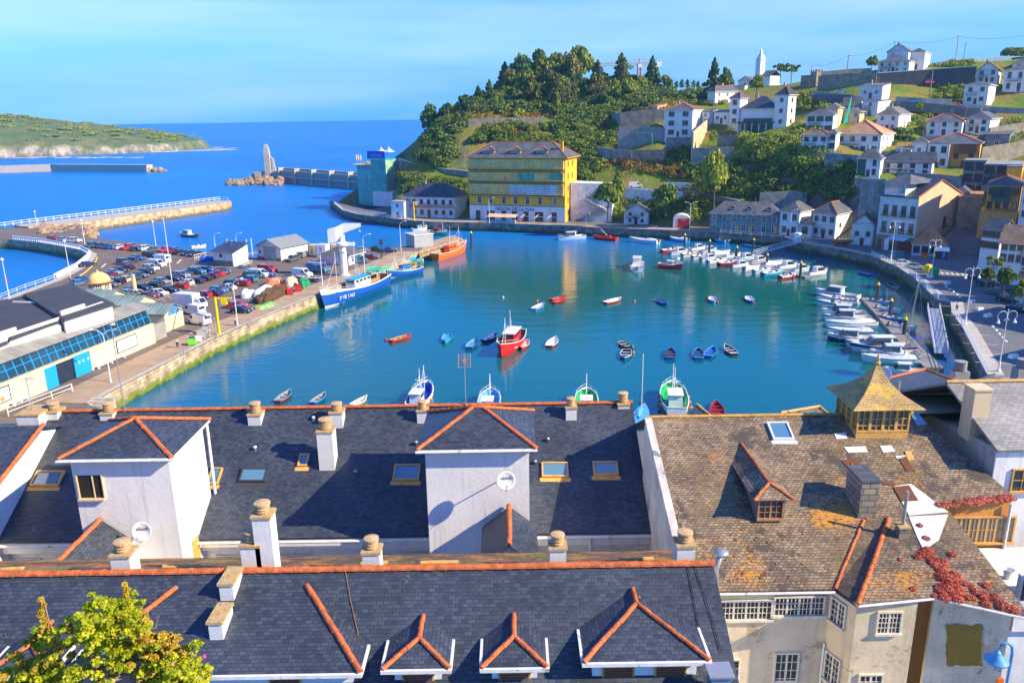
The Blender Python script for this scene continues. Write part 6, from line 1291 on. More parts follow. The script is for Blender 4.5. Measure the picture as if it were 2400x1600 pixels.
def bench(px,py,lab,L_=5.0):
 p=atz(px,py);t=thing('bench',lab,'bench',(p.x,p.y,3.05),math.atan2(.98,.2),'white benches along the market wall')
 mb=MB();mb.box(-L_/2,L_/2,-.22,.22,.40,.5);mb.build('seat',FRW,t)
 for x in (-L_/2+.3,0,L_/2-.3):k=MB();k.box(x-.1,x+.1,-.18,.18,0,.4);k.build('leg',FRW,t)
bench(262,852,'long white bench under the right market poster',6.5);bench(100,915,'white bench left of the blue doors near the steps',3);bench(50,945,'white bench under the left market poster',3)
def gshed(px,py,z,w,dep,hz_,rise,lab,arch=False):
 """front gable faces the water; (px,py) is the apex of that gable seen at height z"""
 a=FR.inverted() @ atz(px,py,z);M=FR @ Matrix.Translation((a.x-w/2,a.y,0));t=thingM('gabled_shed',lab,'shed',M,'gabled sheds behind the market')
 mb=MB();mb.box(0,w,0,dep,0,hz_);mb.loft([[(0,0,hz_),(w,0,hz_),(w/2,0,hz_+rise)],[(0,dep,hz_),(w,dep,hz_),(w/2,dep,hz_+rise)]]);mb.build('wall',CRW if arch else CREAM,t)
 mb=MB();e=.35
 slab(mb,[(-e,-e,hz_-rise*e/w*2+.08),(w/2,-e,hz_+rise+.08),(w/2,dep+e,hz_+rise+.08),(-e,dep+e,hz_-rise*e/w*2+.08)],.12);slab(mb,[(w/2,-e,hz_+rise+.08),(w+e,-e,hz_-rise*e/w*2+.08),(w+e,dep+e,hz_-rise*e/w*2+.08),(w/2,dep+e,hz_+rise+.08)],.12)
 mb.build('roof',tiles('teal_striped_roof',(.16,.24,.22),(.20,.29,.26),(.45,.42,.30),.9,9,.5,off=0,msize=.06,bump=.1),t)
 if arch:
  mb=MB();R_=w*.30;mb.poly([(w/2+R_*math.cos(math.pi*i/12),-.03,hz_-.6+R_*math.sin(math.pi*i/12)) for i in range(13)]);o=mb.build('arched_window',GLASSB,t)
  k=MB();[k.tube([(w/2,-.05,hz_-.6),(w/2+R_*math.cos(a_),-.05,hz_-.6+R_*math.sin(a_))],.05,4) for a_ in (.0,.6,1.2,1.57,1.94,2.54,3.14)];k.tube([(w/2+R_*math.cos(math.pi*i/12),-.05,hz_-.6+R_*math.sin(math.pi*i/12)) for i in range(13)],.06,4);k.build('arch_frame',DOORB,o)
  k=MB();k.box(w/2-.06,w/2+.06,-.05,.02,0,hz_-.6);k.build('door_joint',CREAM,t)
 return t
gshed(404,712,7.6,5.4,8,3.4,1.2,'nearest gabled shed with blue arched window',True);gshed(338,693,8.2,5.4,8,4.0,1.2,'middle gabled shed with teal striped roof');gshed(272,680,8.2,5.0,6,4.0,1.2,'farthest gabled shed behind the flat roof')
gt=thingM('mesh_gate','wire mesh gate between market wall and arched shed','gate',FR @ Matrix.Translation((.1,.3,0)));mb=MB();mb.box(0,3.4,-.03,.03,.1,3.0);mb.build('mesh_panel',GREY,gt)
for x in (0,3.4):k=MB();k.tube([(x,0,0),(x,0,3.3)],.06,6);k.build('post',METAL,gt)
p=atz(237,692);ks=thing('domed_kiosk','yellow kiosk with ribbed dome among the parked cars','kiosk',(p.x,p.y,3));KY=mat('kiosk_yellow',(.74,.55,.20),.8,.1,1)
mb=MB();mb.lathe([(2.3,0),(2.3,2.9)],8);mb.build('wall',KY,ks);mb=MB();mb.lathe([(2.8,2.9),(2.9,3.05),(2.4,3.15)],24);mb.build('eave_ring',TERRA,ks)
mb=MB();mb.lathe([(2.35,3.1)]+[(2.3*math.cos(a),3.2+2.0*math.sin(a)) for a in [i*math.pi/2/7 for i in range(8)]][:-1]+[(.05,5.2)],24);o=mb.build('dome',KY,ks,smooth=True);mb=MB();mb.lathe([(.25,5.15),(.25,5.35),(.12,5.4),(.18,5.6),(.01,5.75)],8);mb.build('finial',KY,o)
for i in range(8):
 a=(i+.5)*math.pi/4;M=rot2(a);k=MB();k.box(2.13,2.19,-.6,.6,1.0,2.6,0,M);wn=k.build('window',GLASS,ks);k=MB()
 for y in (-.6,-.2,.2,.6):k.box(2.17,2.24,y-.05,y+.05,.95,2.65,0,M)
 for z in (.95,1.5,2.05,2.6):k.box(2.17,2.235,-.6,.6,z-.04,z+.04,0,M)
 k.build('lattice',FRW,wn)
mb=MB();p2=atz(318,690);ch=thing('ringed_chimney','small ringed cream chimney behind the striped shed roofs','chimney',(p2.x,p2.y,3));mb.lathe([(.45,0),(.45,3.6)]+[(r,3.6+.16*i+dz) for i in range(5) for r,dz in ((.3,0),(.42,.05),(.42,.11),(.3,.15))]+[(.01,4.45)],10);mb.build('shaft',CREAM,ch)
# ---------------- railings and balustrades ----------------
def railing(name,label,pts,h=1.0,step=2.0,m_=FRW,z=3.1,rails=2,r=.045,bal=False,thick=None,group=None):
 c=pts[0];t=thing(name,label,'balustrade' if bal else 'railing',(c[0],c[1],z),0,group)
 P_=[Vector((p[0]-c[0],p[1]-c[1],(p[2]-z if len(p)>2 else 0))) for p in pts];mb=MB()
 for k in range(1,rails+1):
  zz=h*k/rails
  mb.tube([p+Vector((0,0,zz)) for p in P_],r*(2.6 if bal and k==rails else 1),6)
 mb.build('rail',m_,t);mb=MB();tot=0
 for a,b_ in zip(P_,P_[1:]):
  n=max(1,int((b_-a).length/step))
  for i in range(n):
   q=a.lerp(b_,i/n);w=thick or r
   mb.box(q.x-w,q.x+w,q.y-w,q.y+w,q.z,q.z+h)
 q=P_[-1];mb.box(q.x-.06,q.x+.06,q.y-.06,q.y+.06,q.z,q.z+h);o=mb.build('posts',m_,t);o['kind']='stuff';return t
railing('balustrade','white concrete balustrade curving round the small left basin',BASIN[:8],1.1,1.1,FRW,3.1,1,.09,True,.16)
railing('railing','white pipe railing along the edge behind the black market roofs',[P2(129,655),P2(60,678),P2(0,702)],1.0,3,FRW,3.1)
bp_=[(-181.8,290.5),(-135.6,373.5)]
mb=MB();mb.prism([(-183.5,291),(-136.8,374.5),(-130.3,371),(-130.5,361),(-160,297),(-175,286)],-5,3.6,0,1,bottom=False);mb_o=thing('breakwater','golden stone pier with white railing reaching into the sea','pier',(-160,330,0));mb.build('pier_body',[quaywall('pier_stone',(.50,.34,.17),(.62,.44,.24),(.22,.14,.06),(.10,.10,.03)),CONC],mb_o,world=True)
railing('railing','white double rail along the golden stone pier',[(-186,280),(-181,292),(-136.4,373.2),(-131.5,370.5)],1.6,3,FRW,3.65,2,.09,group=None)
def rocks(label,spots,m_,sz,n,seed=1,cat='rocks',zj=0,name='boulder',group=None):
 random.seed(seed)
 for i in range(n):
  p=random.choice(spots) if not callable(spots) else spots(i,n)
  r=sz*random.uniform(.6,1.3);o=MB();k0=random.random()*6
  o.ball((0,0,0),r,n=7,sq=(random.uniform(.8,1.3),random.uniform(.8,1.2),random.uniform(.6,.9)),jit=.18);ob=o.build(name,m_);ob.location=p;ob.rotation_euler=(random.random()*3,random.random()*3,random.random()*3)
  tag(ob,label,'boulder',group)
def rocksp(i,n):
 u_=random.random();v_=random.random();px=98+u_*125;py=528+v_*24+(u_*8);z=2.8-2.6*v_*u_-.4
 p=atz(px,py,max(.2,z));return (p.x,p.y,max(0,z))
rocks('golden boulder in the rock slope between causeway and stone pier',rocksp,ROCKD,1.6,95,4,group='golden boulders of the causeway slope')
fb_=thing('far_breakwater','long low breakwater wall below the headland, half sunlit half shaded','breakwater',(-400,700,0))
mb=MB();P1_,P2_,P3_=atz(-60,408,0),atz(120,402,0),atz(345,404,0)
for a,b_ in ((P1_,P2_),(P2_,P3_)):d=(b_-a).normalized();n=Vector((-d.y,d.x,0))*7;mb.prism([(a.x,a.y),(b_.x,b_.y),(b_.x+n.x,b_.y+n.y),(a.x+n.x,a.y+n.y)],-3,6.0)
mb.build('wall',CONC,fb_,world=True)
def tp_(i,n):u_=random.random();p=atz(320+u_*70,402+random.uniform(-4,2)*(1-u_*.6),0);return (p.x,p.y,random.uniform(0,3.5)*(1-u_*.8))
rocks('block at the tip of the far low breakwater',tp_,ROCKD,2.2,38,5,group='blocks at the far breakwater tip')
nb=thing('breakwater_wall','tall dark breakwater wall with buttresses behind the aqua building','breakwater',(-120,490,0))
a,b_=atz(652,428,0),atz(860,446,0);d=(b_-a).normalized();n=Vector((-d.y,d.x,0));htop=solve(lambda z:-pj((a.x,a.y,z))[1],-394,0,40)
mb=MB();mb.prism([(a.x,a.y),(b_.x,b_.y),(b_.x+n.x*5,b_.y+n.y*5),(a.x+n.x*5,a.y+n.y*5)],-3,htop-1.4).prism([(a.x+n.x*3,a.y+n.y*3),(b_.x+n.x*3,b_.y+n.y*3),(b_.x+n.x*5,b_.y+n.y*5),(a.x+n.x*5,a.y+n.y*5)],htop-1.4,htop);mb.build('wall',GREY,nb,world=True)
for i in range(5):q=a+(b_-a)*(.02+i*.2);k=MB();k.prism([(q.x-n.x*1,q.y-n.y*1),(q.x+d.x*1.6-n.x*1,q.y+d.y*1.6-n.y*1),(q.x+d.x*1.6+n.x*3,q.y+d.y*1.6+n.y*3),(q.x+n.x*3,q.y+n.y*3)],-3,htop+.4);k.build('buttress',CONC,nb,world=True)
mb=MB();mb.tube([a-n*1.2+Vector((0,0,htop*.45)),b_-n*1.2+Vector((0,0,htop*.45))],.5,6);mb.build('ledge',CONC,nb,world=True)
q=atz(632,428,0);ht=solve(lambda z:-pj((q.x,q.y,z))[1],-338,0,60);mo=thing('beacon_tower','ruined concrete beacon tower on the breakwater head','tower',(q.x,q.y,0))
k=MB();k.loft([[(-2,-2,0),(2,-2,0),(2,2,0),(-2,2,0)],[(-1.8,-1.8,ht*.75),(1.8,-1.8,ht*.75),(1.8,1.8,ht*.75),(-1.8,1.8,ht*.75)],[(-1.4,-1.2,ht*.94),(1.2,-1.2,ht*.94),(1.2,1.2,ht*.94),(-1.4,1.2,ht*.94)],[(-.8,-.8,ht),(.4,-.8,ht*.99),(.4,.8,ht*.99),(-.8,.8,ht)]]);k.build('shaft',CONC,mo)
k=MB();k.loft([[(2.4,0,0),(5.2,0,0),(5.2,3,0),(2.4,3,0)],[(2.4,0,ht*.66),(3.6,0,ht*.62),(3.6,2,ht*.62),(2.4,2,ht*.66)]]);k.build('buttress',CONC,mo);k=MB();k.box(-9,6,-1,5,0,ht*.30).box(-13,-4,0,5,0,ht*.22);k.build('plinth',CONC,mo)
def tet(i,n):
 u_=random.random();px=530+u_*125;top=432-28*math.sin(min(1,u_*1.3)*math.pi/2);v_=random.random();p=atz(px,434-(1-abs(u_-.5))*2+v_*2,0);z=(1-v_)*max(0,(434-top)/434*40)*random.random()*1.6;return (p.x,p.y+(1-v_)*6,z)
rocks('angular concrete block heaped round the beacon tower',tet,ROCKD,2.3,120,6,group='concrete blocks round the beacon tower')
# ---------------- lamps ----------------
def lamp_single(px,pyb,pyt,lab,head='globe',z=3.05):
 p=atz(px,pyb,z);h=solve(lambda q:-pj((p.x,p.y,q))[1],-pyt,z,40)-z;t=thing('street_lamp',lab,'street lamp',(p.x,p.y,z))
 k=MB();k.tube([(0,0,0),(0,0,h*.06),(0,0,h)],[.16,.10,.06],8);pole=k.build('pole',FRW if head != 'dark' else METAL,t)
 if head=='globe':k=MB();k.lathe([(.1,h-.1),(.32,h+.25),(.38,h+.35),(.05,h+.75)],10);k.build('lantern',FRW,t)
 elif head=='ring':
  for i in range(4):a=i*math.pi/2;k=MB();k.box(.15,.9,-.14,.14,h-.02,h+.12,0,Matrix.Rotation(a,4,'Z'));k.build('floodlight',METAL,t)
 elif head in ('arm','double'):
  for sg in ((1,) if head=='arm' else (1,-1)):
   k=MB();k.tube([(0,0,h-.1),(sg*.15,0,h+.5),(sg*.7,0,h+1.0),(sg*1.4,0,h+1.15)],[.05,.045,.04,.04],6);k.build('arm',FRW,t);k=MB();k.ball((sg*1.65,0,h+1.12),.2,n=8,sq=(1.9,.9,.5));k.build('lamp_head',GEL,t)
 return t
for q in ((22,698,612,'white lantern post with no entry disc at the left edge','globe'),(166,655,568,'white lantern post beside the basin balustrade','globe'),(199,572,520,'white lamp post on the causeway by the boulders','globe'),(87,530,498,'short white lantern on the causeway railing','globe'),(366,580,523,'white lantern post behind the outer parked cars','globe'),
 (405,675,508,'tall floodlight mast in the middle of the car park','ring'),(557,762,668,'curved arm lamp near the yellow crane','arm'),(756,668,598,'curved arm lamp by the trawler bow','arm'),(856,650,560,'curved arm lamp behind the trawler','arm'),(940,588,528,'curved arm lamp beside the white pier hut','arm'),
 (260,895,790,'twin arm lamp in front of the market poster','double'),(1147,523,471,'lamp with long arm in front of the yellow inn','arm'),(1374,531,476,'lamp with long arm before the white stairs','arm'),(1616,541,482,'double armed lamp before the red garage','double'),(1850,560,500,'lamp post at the top of the upper gangway','arm'),
 (504,577,555,'small lamp post left of two on the outer landing stage','arm'),(556,590,555,'small lamp post right of two on the outer landing stage','arm')):lamp_single(*q)
p=atz(22,690);nd=thing('road_sign','round red no entry sign on the lantern post at the left edge','sign',(p.x,p.y-.15,6.2));k=MB();k.lathe([(.45,-.02),(.45,.02),(.01,.02)],18,M=Matrix.Rotation(math.pi/2,4,'X'));k.build('disc',REDP,nd);k=MB();k.box(-.3,.3,-.05,-.025,-.07,.07);k.build('white_bar',FRW,nd)
def ornate(px,pyb,pyt,lab,sc=1):
 p=atz(px,pyb,3.1);h=solve(lambda q:-pj((p.x,p.y,q))[1],-pyt,3.1,40)-3.1;t=thing('ornate_street_lamp',lab,'street lamp',(p.x,p.y,3.1),.1,'ornate double lamps along the promenade')
 k=MB();k.lathe([(.28,0),(.28,.25),(.16,.4),(.14,1.3),(.16,1.35),(.08,1.5),(.07,h*.6),(.09,h*.61),(.05,h*.62),(.045,h),(.09,h+.02),(.01,h+.25)],10);k.build('pole',FRW,t)
 for sg in (1,-1):
  k=MB();R_=.72;k.tube([(sg*(R_+.04)+R_*math.cos(a)*-sg,0,h-.75+R_*math.sin(a)) for a in [math.pi*(-.25)+i*math.pi*1.3/12*-1+math.pi*.35 for i in range(0)]] or [(sg*(.75-R_*math.cos(a)),0,h-.75+R_*math.sin(a)) for a in [(-.35+1.7*i/14)*math.pi for i in range(15)]],.035,6);k.build('scroll_arm',FRW,t)
  x=sg*1.25;k=MB();k.lathe([(.04,0),(.06,-.25),(.2,-.45),(.28,-.62),(.2,-.64),(.12,-.75),(.01,-.8)],10,(x,0,h-1.1));k.build('lantern',FRW,t)
for q in ((2088,610,518,'ornate twin lamp farthest up the promenade by the peach building'),(2182,652,562,'ornate twin lamp beside the green bottle bank'),(2262,762,628,'ornate twin lamp in the middle of the promenade'),(2340,870,728,'ornate twin lamp nearest the viewer on the promenade')):ornate(*q)
p=atd(2352,1640,24);bl=thing('blue_street_lamp','blue gooseneck street lamp at the lower right corner','street lamp',tuple(p));BL=mat('blue_enamel',(.10,.32,.55),.4,.1,2)
top=solve(lambda z:-pj((p.x,p.y,p.z+z))[1],-1530,0,6);k=MB();k.tube([(0,0,-8),(0,0,top),(-.05,0,top+.25),(-.2,0,top+.38),(-.38,0,top+.3),(-.45,0,top+.05)],.045,8);k.build('pole',BL,bl,smooth=True);k=MB();k.lathe([(.05,.05),(.1,0),(.12,-.1),(.34,-.26),(.36,-.30),(.30,-.30),(.01,-.28)],16,(-.45,0,top+.05));k.build('lamp_shade',BL,bl,smooth=True)
# ---------------- quay furniture ----------------
def crane_j(px,pyb,pyt,armpx,lab,m_):
 p=atz(px,pyb,3.05);h=solve(lambda q:-pj((p.x,p.y,q))[1],-pyt,3,40)-3;t=thing('jib_crane',lab,'crane',(p.x,p.y,3.05),0,'yellow jib cranes on the quays')
 k=MB();k.tube([(0,0,0),(0,0,h)],[.28,.22],10).lathe([(.5,0),(.5,.15),(.3,.16)],10);k.build('column',m_,t);k=MB();k.box(-.2,armpx,-.13,.13,h-.35,h-.08).tube([(.1,0,h-1.1),(armpx*.5,0,h-.3)],.08,5);k.build('jib',m_,t);k=MB();k.box(armpx*.35,armpx*.7,-.3,.3,h-1.3,h-.4);k.build('hoist_box',m_,t)
crane_j(514,783,697,2.9,'yellow jib crane at the market quay edge',YEL);crane_j(971,517,473,1.9,'yellow jib crane at the slipway by the white house',YEL)
p=atz(808,645,3.05);wc=thing('harbour_crane','white pillar crane with heavy boxed jib beside the trawler','crane',(p.x,p.y,3));h=solve(lambda q:-pj((p.x,p.y,q))[1],-532,3,40)-3
k=MB();k.tube([(0,0,0),(0,0,h*.62)],[.85,.8],14);k.lathe([(1.3,0),(1.3,.3),(.9,.31)],14);k.build('pillar',GEL,wc);k=MB();k.lathe([(1.1,h*.6),(1.5,h*.64),(1.5,h*.68),(.7,h*.7),(.6,h*.85),(.01,h*.86)],14);k.box(.6,2.9,-.6,.6,h*.62,h*.68);k.build('turntable',GEL,wc)
k=MB();k.loft([[(-3.2,-.8,h*.68),(-3.2,-.8,h*.96),(-3.2,.8,h*.96),(-3.2,.8,h*.68)],[(-1.4,-.8,h*.70),(-1.4,-.8,h),(-1.4,.8,h),(-1.4,.8,h*.70)],[(.5,-.5,h*.88),(.5,-.5,h*1.07),(.5,.5,h*1.07),(.5,.5,h*.88)],[(4.6,-.3,h*1.0),(4.6,-.3,h*1.07),(4.6,.3,h*1.07),(4.6,.3,h*1.0)]]);k.build('jib_box',GEL,wc);k=MB();k.tube([(4.3,0,h),(4.3,0,h-.9)],.03,4).ball((4.3,0,h-1.1),.3,n=8);k.build('hook_block',GREYP,wc)
p=atz(405,760,3.05);q=atz(507,790,3.05)
gf=thing('steel_gantry','grey steel gantry frame over fish crates at the quay edge','gantry',(q.x,q.y,3.05));v_=Vector((p.x-q.x,p.y-q.y,0));k=MB();k.tube([(0,0,0),(0,0,3.4)],.12,6).tube([(0,0,3.4),(v_.x,v_.y,3.4)],.14,6);k.build('beam',METAL,gf)
def crate(px,py,m_,lab,s=(1.2,1.0,1.0),name='crate',rz=.3,group='fish crates on the market quay'):
 p=atz(px,py,3.05);t=thing(name,lab,'crate' if name=='crate' else 'container',(p.x,p.y,3.06),rz,group);a,b_,c=s
 k=MB();k.box(-a/2,a/2,-b_/2,b_/2,.12,.16);
 for q in ((-a/2,a/2,-b_/2,-b_/2+.05),(-a/2,a/2,b_/2-.05,b_/2),(-a/2,-a/2+.05,-b_/2+.05,b_/2-.05),(a/2-.05,a/2,-b_/2+.05,b_/2-.05)):k.box(*q,.12,c)
 k.build('box',m_,t);k=MB();[k.box(x-.08,x+.08,y-.08,y+.08,0,.12) for x in (-a/2+.12,a/2-.12) for y in (-b_/2+.12,b_/2-.12)];k.build('feet',m_,t);return t
LIME=mat('lime_plastic',(.16,.62,.05),.5,.1,2)
crate(451,808,LIME,'bright green wheeled crate near the quay edge');crate(473,792,GREYP,'grey insulated crate right of the green one',(1.4,1.2,1.2));crate(486,782,GREYP,'taller grey insulated crate below the gantry',(1.3,1.2,1.5));crate(466,800,FRW,'white fish crate squeezed between green and grey crates',(1,.8,.9))
crate(664,678,REDP,'red plastic crate farther along beside the net pile',(1.3,1.1,1.2));crate(680,690,REDP,'red plastic crate nearest the quay edge',(1.3,1.1,1.2));crate(700,682,REDP,'red plastic crate next to the green barrel',(1.3,1.1,1.3))
p=atz(711,678,3.05);br_=thing('barrel','green barrel at the end of the red crates','barrel',(p.x,p.y,3.06));k=MB();k.lathe([(.34,0),(.36,.3),(.34,.33),(.36,.36),(.36,.65),(.34,.68),(.36,.7),(.34,1.0),(.01,1.0)],14);k.build('drum',GREENP,br_);k=MB();k.lathe([(.36,1.0),(.36,1.06),(.01,1.07)],14);k.build('lid',GREENP,br_)
def heap(lab,a,b_,w,h,m_,name='net_pile',cat='nets',seed=1,group=None,z=3.05,fz=.5):
 A_,B_=atz(*a,z),atz(*b_,z);t=thing(name,lab,cat,(A_.x,A_.y,z),math.atan2(B_.y-A_.y,B_.x-A_.x),group);L_=(B_-A_).length;mb=MB();n,m=22,11;R_=[]
 for i in range(n):
  u_=i/(n-1);e_=(1-abs(2*u_-1)**5)**.5;ring=[]
  for j in range(m):
   v_=j/(m-1);ang=math.pi*v_;ww=w/2*(e_*.85+.15)
   nn=NZ.noise(Vector((u_*L_*fz+seed*9,v_*4,seed)))*.45+NZ.noise(Vector((u_*L_*3,v_*12,seed)))*.15
   ring.append((u_*L_,math.cos(ang)*ww*(1+nn*.4),max(0,math.sin(ang)**.7*h*e_*(1+nn))))
  R_.append(ring)
 mb.loft(R_,closed=False);mb.build('heap',m_,t);return t
NETB=tiles('brown_net_stack',(.12,.07,.03),(.20,.12,.05),(.05,.03,.015),.5,.18,.95,bump=1,msize=.05,big=.5,bigsc=1)
heap('long brown stack of folded nets',(612,712),(668,683),3.2,1.9,NETB,seed=2);heap('small brown net pile left of the long stack',(598,712),(622,706),2.4,1.3,NETB,seed=3)
heap('white and grey rope heap behind the brown nets',(600,698),(632,676),2.2,1.3,mat('white_rope',(.62,.64,.66),.9,.4,2,1,6),'rope_heap','ropes',4);heap('orange red buoys and net heap behind the brown stack',(622,672),(660,662),3.4,1.5,mat('orange_net',(.60,.16,.08),.9,.5,1.5,1,5,spots=[(2,(.5,.5,.45),.58,1.5)]),'net_pile','nets',5)
heap('dark mixed gear heap in front of the blue cradle boat',(660,668),(690,658),3,1.4,mat('mixed_gear',(.16,.16,.12),.9,.6,1.5,1,5,spots=[(2,(.55,.45,.35),.58,1.5)]),'gear_heap','gear',6);heap('green tarpaulin hump beside the barrel',(702,671),(726,668),2.8,1.5,mat('green_tarp',(.02,.30,.12),.7,.3,2,.6,4),'tarpaulin','tarpaulin',7)
heap('flat green and yellow net spread at the quay edge',(602,726),(640,712),2.6,.6,mat('green_yellow_net',(.10,.42,.16),.9,.3,2,1,6,spots=[(2,(.55,.50,.12),.5,.6)]),'net_pile','nets',8);heap('cream sacks on the red crates',(672,672),(695,664),1.6,1.6,mat('cream_sack',(.62,.50,.35),.9,.3,2,1,5),'sack_heap','sacks',9);heap('white tarpaulin bundle and blue drums by the red hatchback',(570,700),(592,690),2.0,1.5,mat('white_tarp',(.68,.70,.74),.8,.3,1.5,.8,4),'tarpaulin','tarpaulin',10)
def shedw(lab,name,cat,pxl,pxc,pxr,pyb,pye,t_,wall,roof,wins='',extra=None,ry=0):HSX.append((lab,name,cat,pxl,pxc,pxr,pyb,pye,t_,wall,roof,wins))
for px,py,lab in ((428,830,'steel ladder on the quay wall below the man in grey'),(582,760,'steel ladder on the quay wall near the curved lamp')):
 p=atz(px,py,3.1);t=thing('quay_ladder',lab,'ladder',(p.x+.05,p.y,0),math.atan2(.96,.26)-math.pi/2,'ladders on the market quay wall');k=MB()
 for x in (-.25,.25):k.tube([(x,-.2,-.5),(x,-.2,4.1),(x,.4,4.1),(x,.6,3.1)],.04,5)
 k.build('side_rail',METAL,t);k=MB();[k.tube([(-.25,-.2,z_*.4),(.25,-.2,z_*.4)],.03,4) for z_ in range(9)];k.build('rungs',METAL,t)
st_=thing('stone_steps','stone steps going down into the water by the market quay','steps',tuple(atz(215,935,3)))
for i in range(8):
 k=MB();k.box(0,3.2,-.5-i*.5,0-i*.5,-1.5,.0-i*.0+.35*(7-i)-2.2);k.build('step',CONC,st_)
railing('railing','white ramp railing in front of the market wall',[tuple(atz(*q,3.1)) for q in ((20,975),(170,917))],1.1,2.5,FRW,3.1)
railing('railing','white guard railing along the grey stone waterfront house',[tuple(atz(*q,3.14)) for q in ((1688,546),(1810,556))],1.1,3,FRW,3.14)
PR=[Vector((p[0],p[1])) for p in FARQ]
railing('railing','white railing following the curved promenade edge',[(p.x,p.y,3.15) for p in PR[14:18]],1.1,1.5,FRW,3.15,3);railing('railing','white double railing along the near promenade edge',[(p.x,p.y,3.15) for p in PR[19:]],1.1,1.5,FRW,3.15,3)
railing('railing','pale railing round the quay tip below the aqua building',[(p.x,p.y,3.15) for p in PR[0:5]],1.1,1.8,FRW,3.15,3)
for i,(px,py) in enumerate(((2180,650),(2220,666),(2277,708),(2295,727),(2315,742),(2375,838))):
 p=atz(px,py,3.02);t=thing('concrete_barrier',['white block behind the bottle bank post','white angular planter block at the first parking bay','white angular block left of three in the bays','white angular block in the middle of three','white angular block right of three','white block nearest the dark chimney'][i],'barrier',(p.x,p.y,3.02),.4,'white blocks between the parking bays');k=MB();k.loft([[(-.8,-.4,0),(.8,-.4,0),(.8,.4,0),(-.8,.4,0)],[(-.65,-.3,.55),(.65,-.3,.55),(.65,.3,.55),(-.65,.3,.55)]]);k.build('block',GEL,t)
for i,(px,py) in enumerate(((2218+i*8,672+i*6.2) for i in range(5))):
 p=atz(px,py,3.02);t=thing('bollard','low white dome bollard, '+ORD[i]+' of five beside the first parking bays','bollard',(p.x,p.y,3.02),0,'low white dome bollards');k=MB();k.ball((0,0,0),.32,n=10,sq=(1,1,.8));k.build('dome',GEL,t)
for i,(px,py) in enumerate(((2326+i*7.5,766+i*8.5) for i in range(5))):
 p=atz(px,py,3.02);t=thing('bollard','low white dome bollard, '+ORD[i]+' of five beside the nearest bays','bollard',(p.x,p.y,3.02),0,'low white dome bollards');k=MB();k.ball((0,0,0),.32,n=10,sq=(1,1,.8));k.build('dome',GEL,t)
def markline(nm,a,b_,w=.14,z=3.014):
 a,b_=atz(*a,z),atz(*b_,z);d=(b_-a).normalized();n=Vector((-d.y,d.x,0))*w/2;return [a-n,b_-n,b_+n,a+n]
mb=MB()
for i in range(9):y=675+i*24;x0=2188+i*15-(0 if i<2 else 0);mb.poly(markline('',(2170+i*14.5,672+i*22),(2232+i*17.5,676+i*22)))
for i in range(7):mb.poly(markline('',(2205+i*12,637+i*.8),(2211+i*12,642+i*.8),.5))
struct(mb.build('road_markings',LINE))
mb=MB()
for (a,b_) in (((330,668),(560,590)),((480,782),(690,668)),((330,720),(520,638)),((290,690),(470,615))):mb.poly(markline('',a,b_,.15,3.002))
for i in range(14):x=350+i*14;y=715-i*7.2;mb.poly(markline('',(x,y),(x+12,y+6),.12,3.002))
for (x,y) in ((243,622),(420,612)):mb.poly(markline('',(x-5,y+5),(x+5,y-4),.5,3.002))
struct(mb.build('parking_markings',LINE))
mb=MB();mb.tube([Vector((*P2(*q),3.03)) for q in ((172,656),(198,640),(222,618),(228,603),(214,592))],.16,5);struct(mb.build('yellow_kerb_line',YEL))
def bank(px,py,m_,lab):
 p=atz(px,py,3.02);t=thing('bottle_bank',lab,'recycling bin',(p.x,p.y,3.02),-.3,'recycling bins on the promenade');k=MB();k.lathe([(.95,0),(1.05,.1),(1.0,1.3),(.85,1.65),(.5,1.85),(.01,1.9)],8);k.build('shell',m_,t);k=MB();[k.lathe([(.16,0),(.16,.05),(.01,.05)],10,M=Matrix.Rotation(a,4,'Z') @ Matrix.Translation((0,-.92,1.3)) @ Matrix.Rotation(math.pi/2,4,'X')) for a in (0,1.57,3.14)];k.build('mouth',DMET,t)
bank(2188,646,GREENP,'green bottle bank by the promenade');bank(2174,638,YEL,'yellow recycling bin behind the green one')
def gangway(lab,a,za,b_,zb,w=1.5):
 A_,B_=atz(*a,za),atz(*b_,zb);t=thing('gangway',lab,'gangway',tuple(A_),0,'aluminium gangways down to the pontoons');d=B_-A_;n=Vector((-d.y,d.x,0)).normalized()*w/2;k=MB();slab(k,[n*-1,d-n,d+n,n],.1);k.build('walkway',METAL,t)
 for s in (1,-1):
  k=MB();up=Vector((0,0,1.0));k.tube([n*s+up,d+n*s+up],.05,5).tube([n*s+up*.5,d+n*s+up*.5],.03,5);N=9
  for i in range(N+1):k.tube([n*s+d*i/N,n*s+d*i/N+up],.03,4)
  for i in range(N):k.tube([n*s+d*i/N,n*s+d*(i+1)/N+up],.02,4)
  k.build('handrail',FRW,t)
gangway('long white gangway sloping from the quay corner to the far pontoon',(1872,568),3.2,(1768,596),.6);gangway('latticed gangway sloping down to the near pontoon',(2187,722),3.2,(2206,828),.6,2.0)
hut=thing('gate_hut','small white gate hut at the top of the upper gangway','hut',(*P2(1868,568),3.1));k=MB();k.box(-.9,.9,-.7,.7,0,2.3);k.build('wall',GEL,hut);k=MB();k.lathe([(1.3,2.3),(1.1,2.6),(.01,2.9)],4);k.build('roof',GEL,hut)
tpier=thing('timber_pier','timber pier with row of piles where the orange launch lies','pier',tuple(atz(982,590,0)));PT=[P2(982,590),P2(1084,559),P2(1062,551),P2(1005,566)]
mb=MB();mb.prism(PT,2.5,3.02);mb.build('deck',PAVE,tpier,world=True);mb=MB();mb.prism([P2(984,594),P2(1086,562),P2(1084,560),P2(982,591)],1.7,2.5);mb.build('fascia_beam',WOOD,tpier,world=True)
A_,B_=Vector(PT[0]),Vector(PT[1])
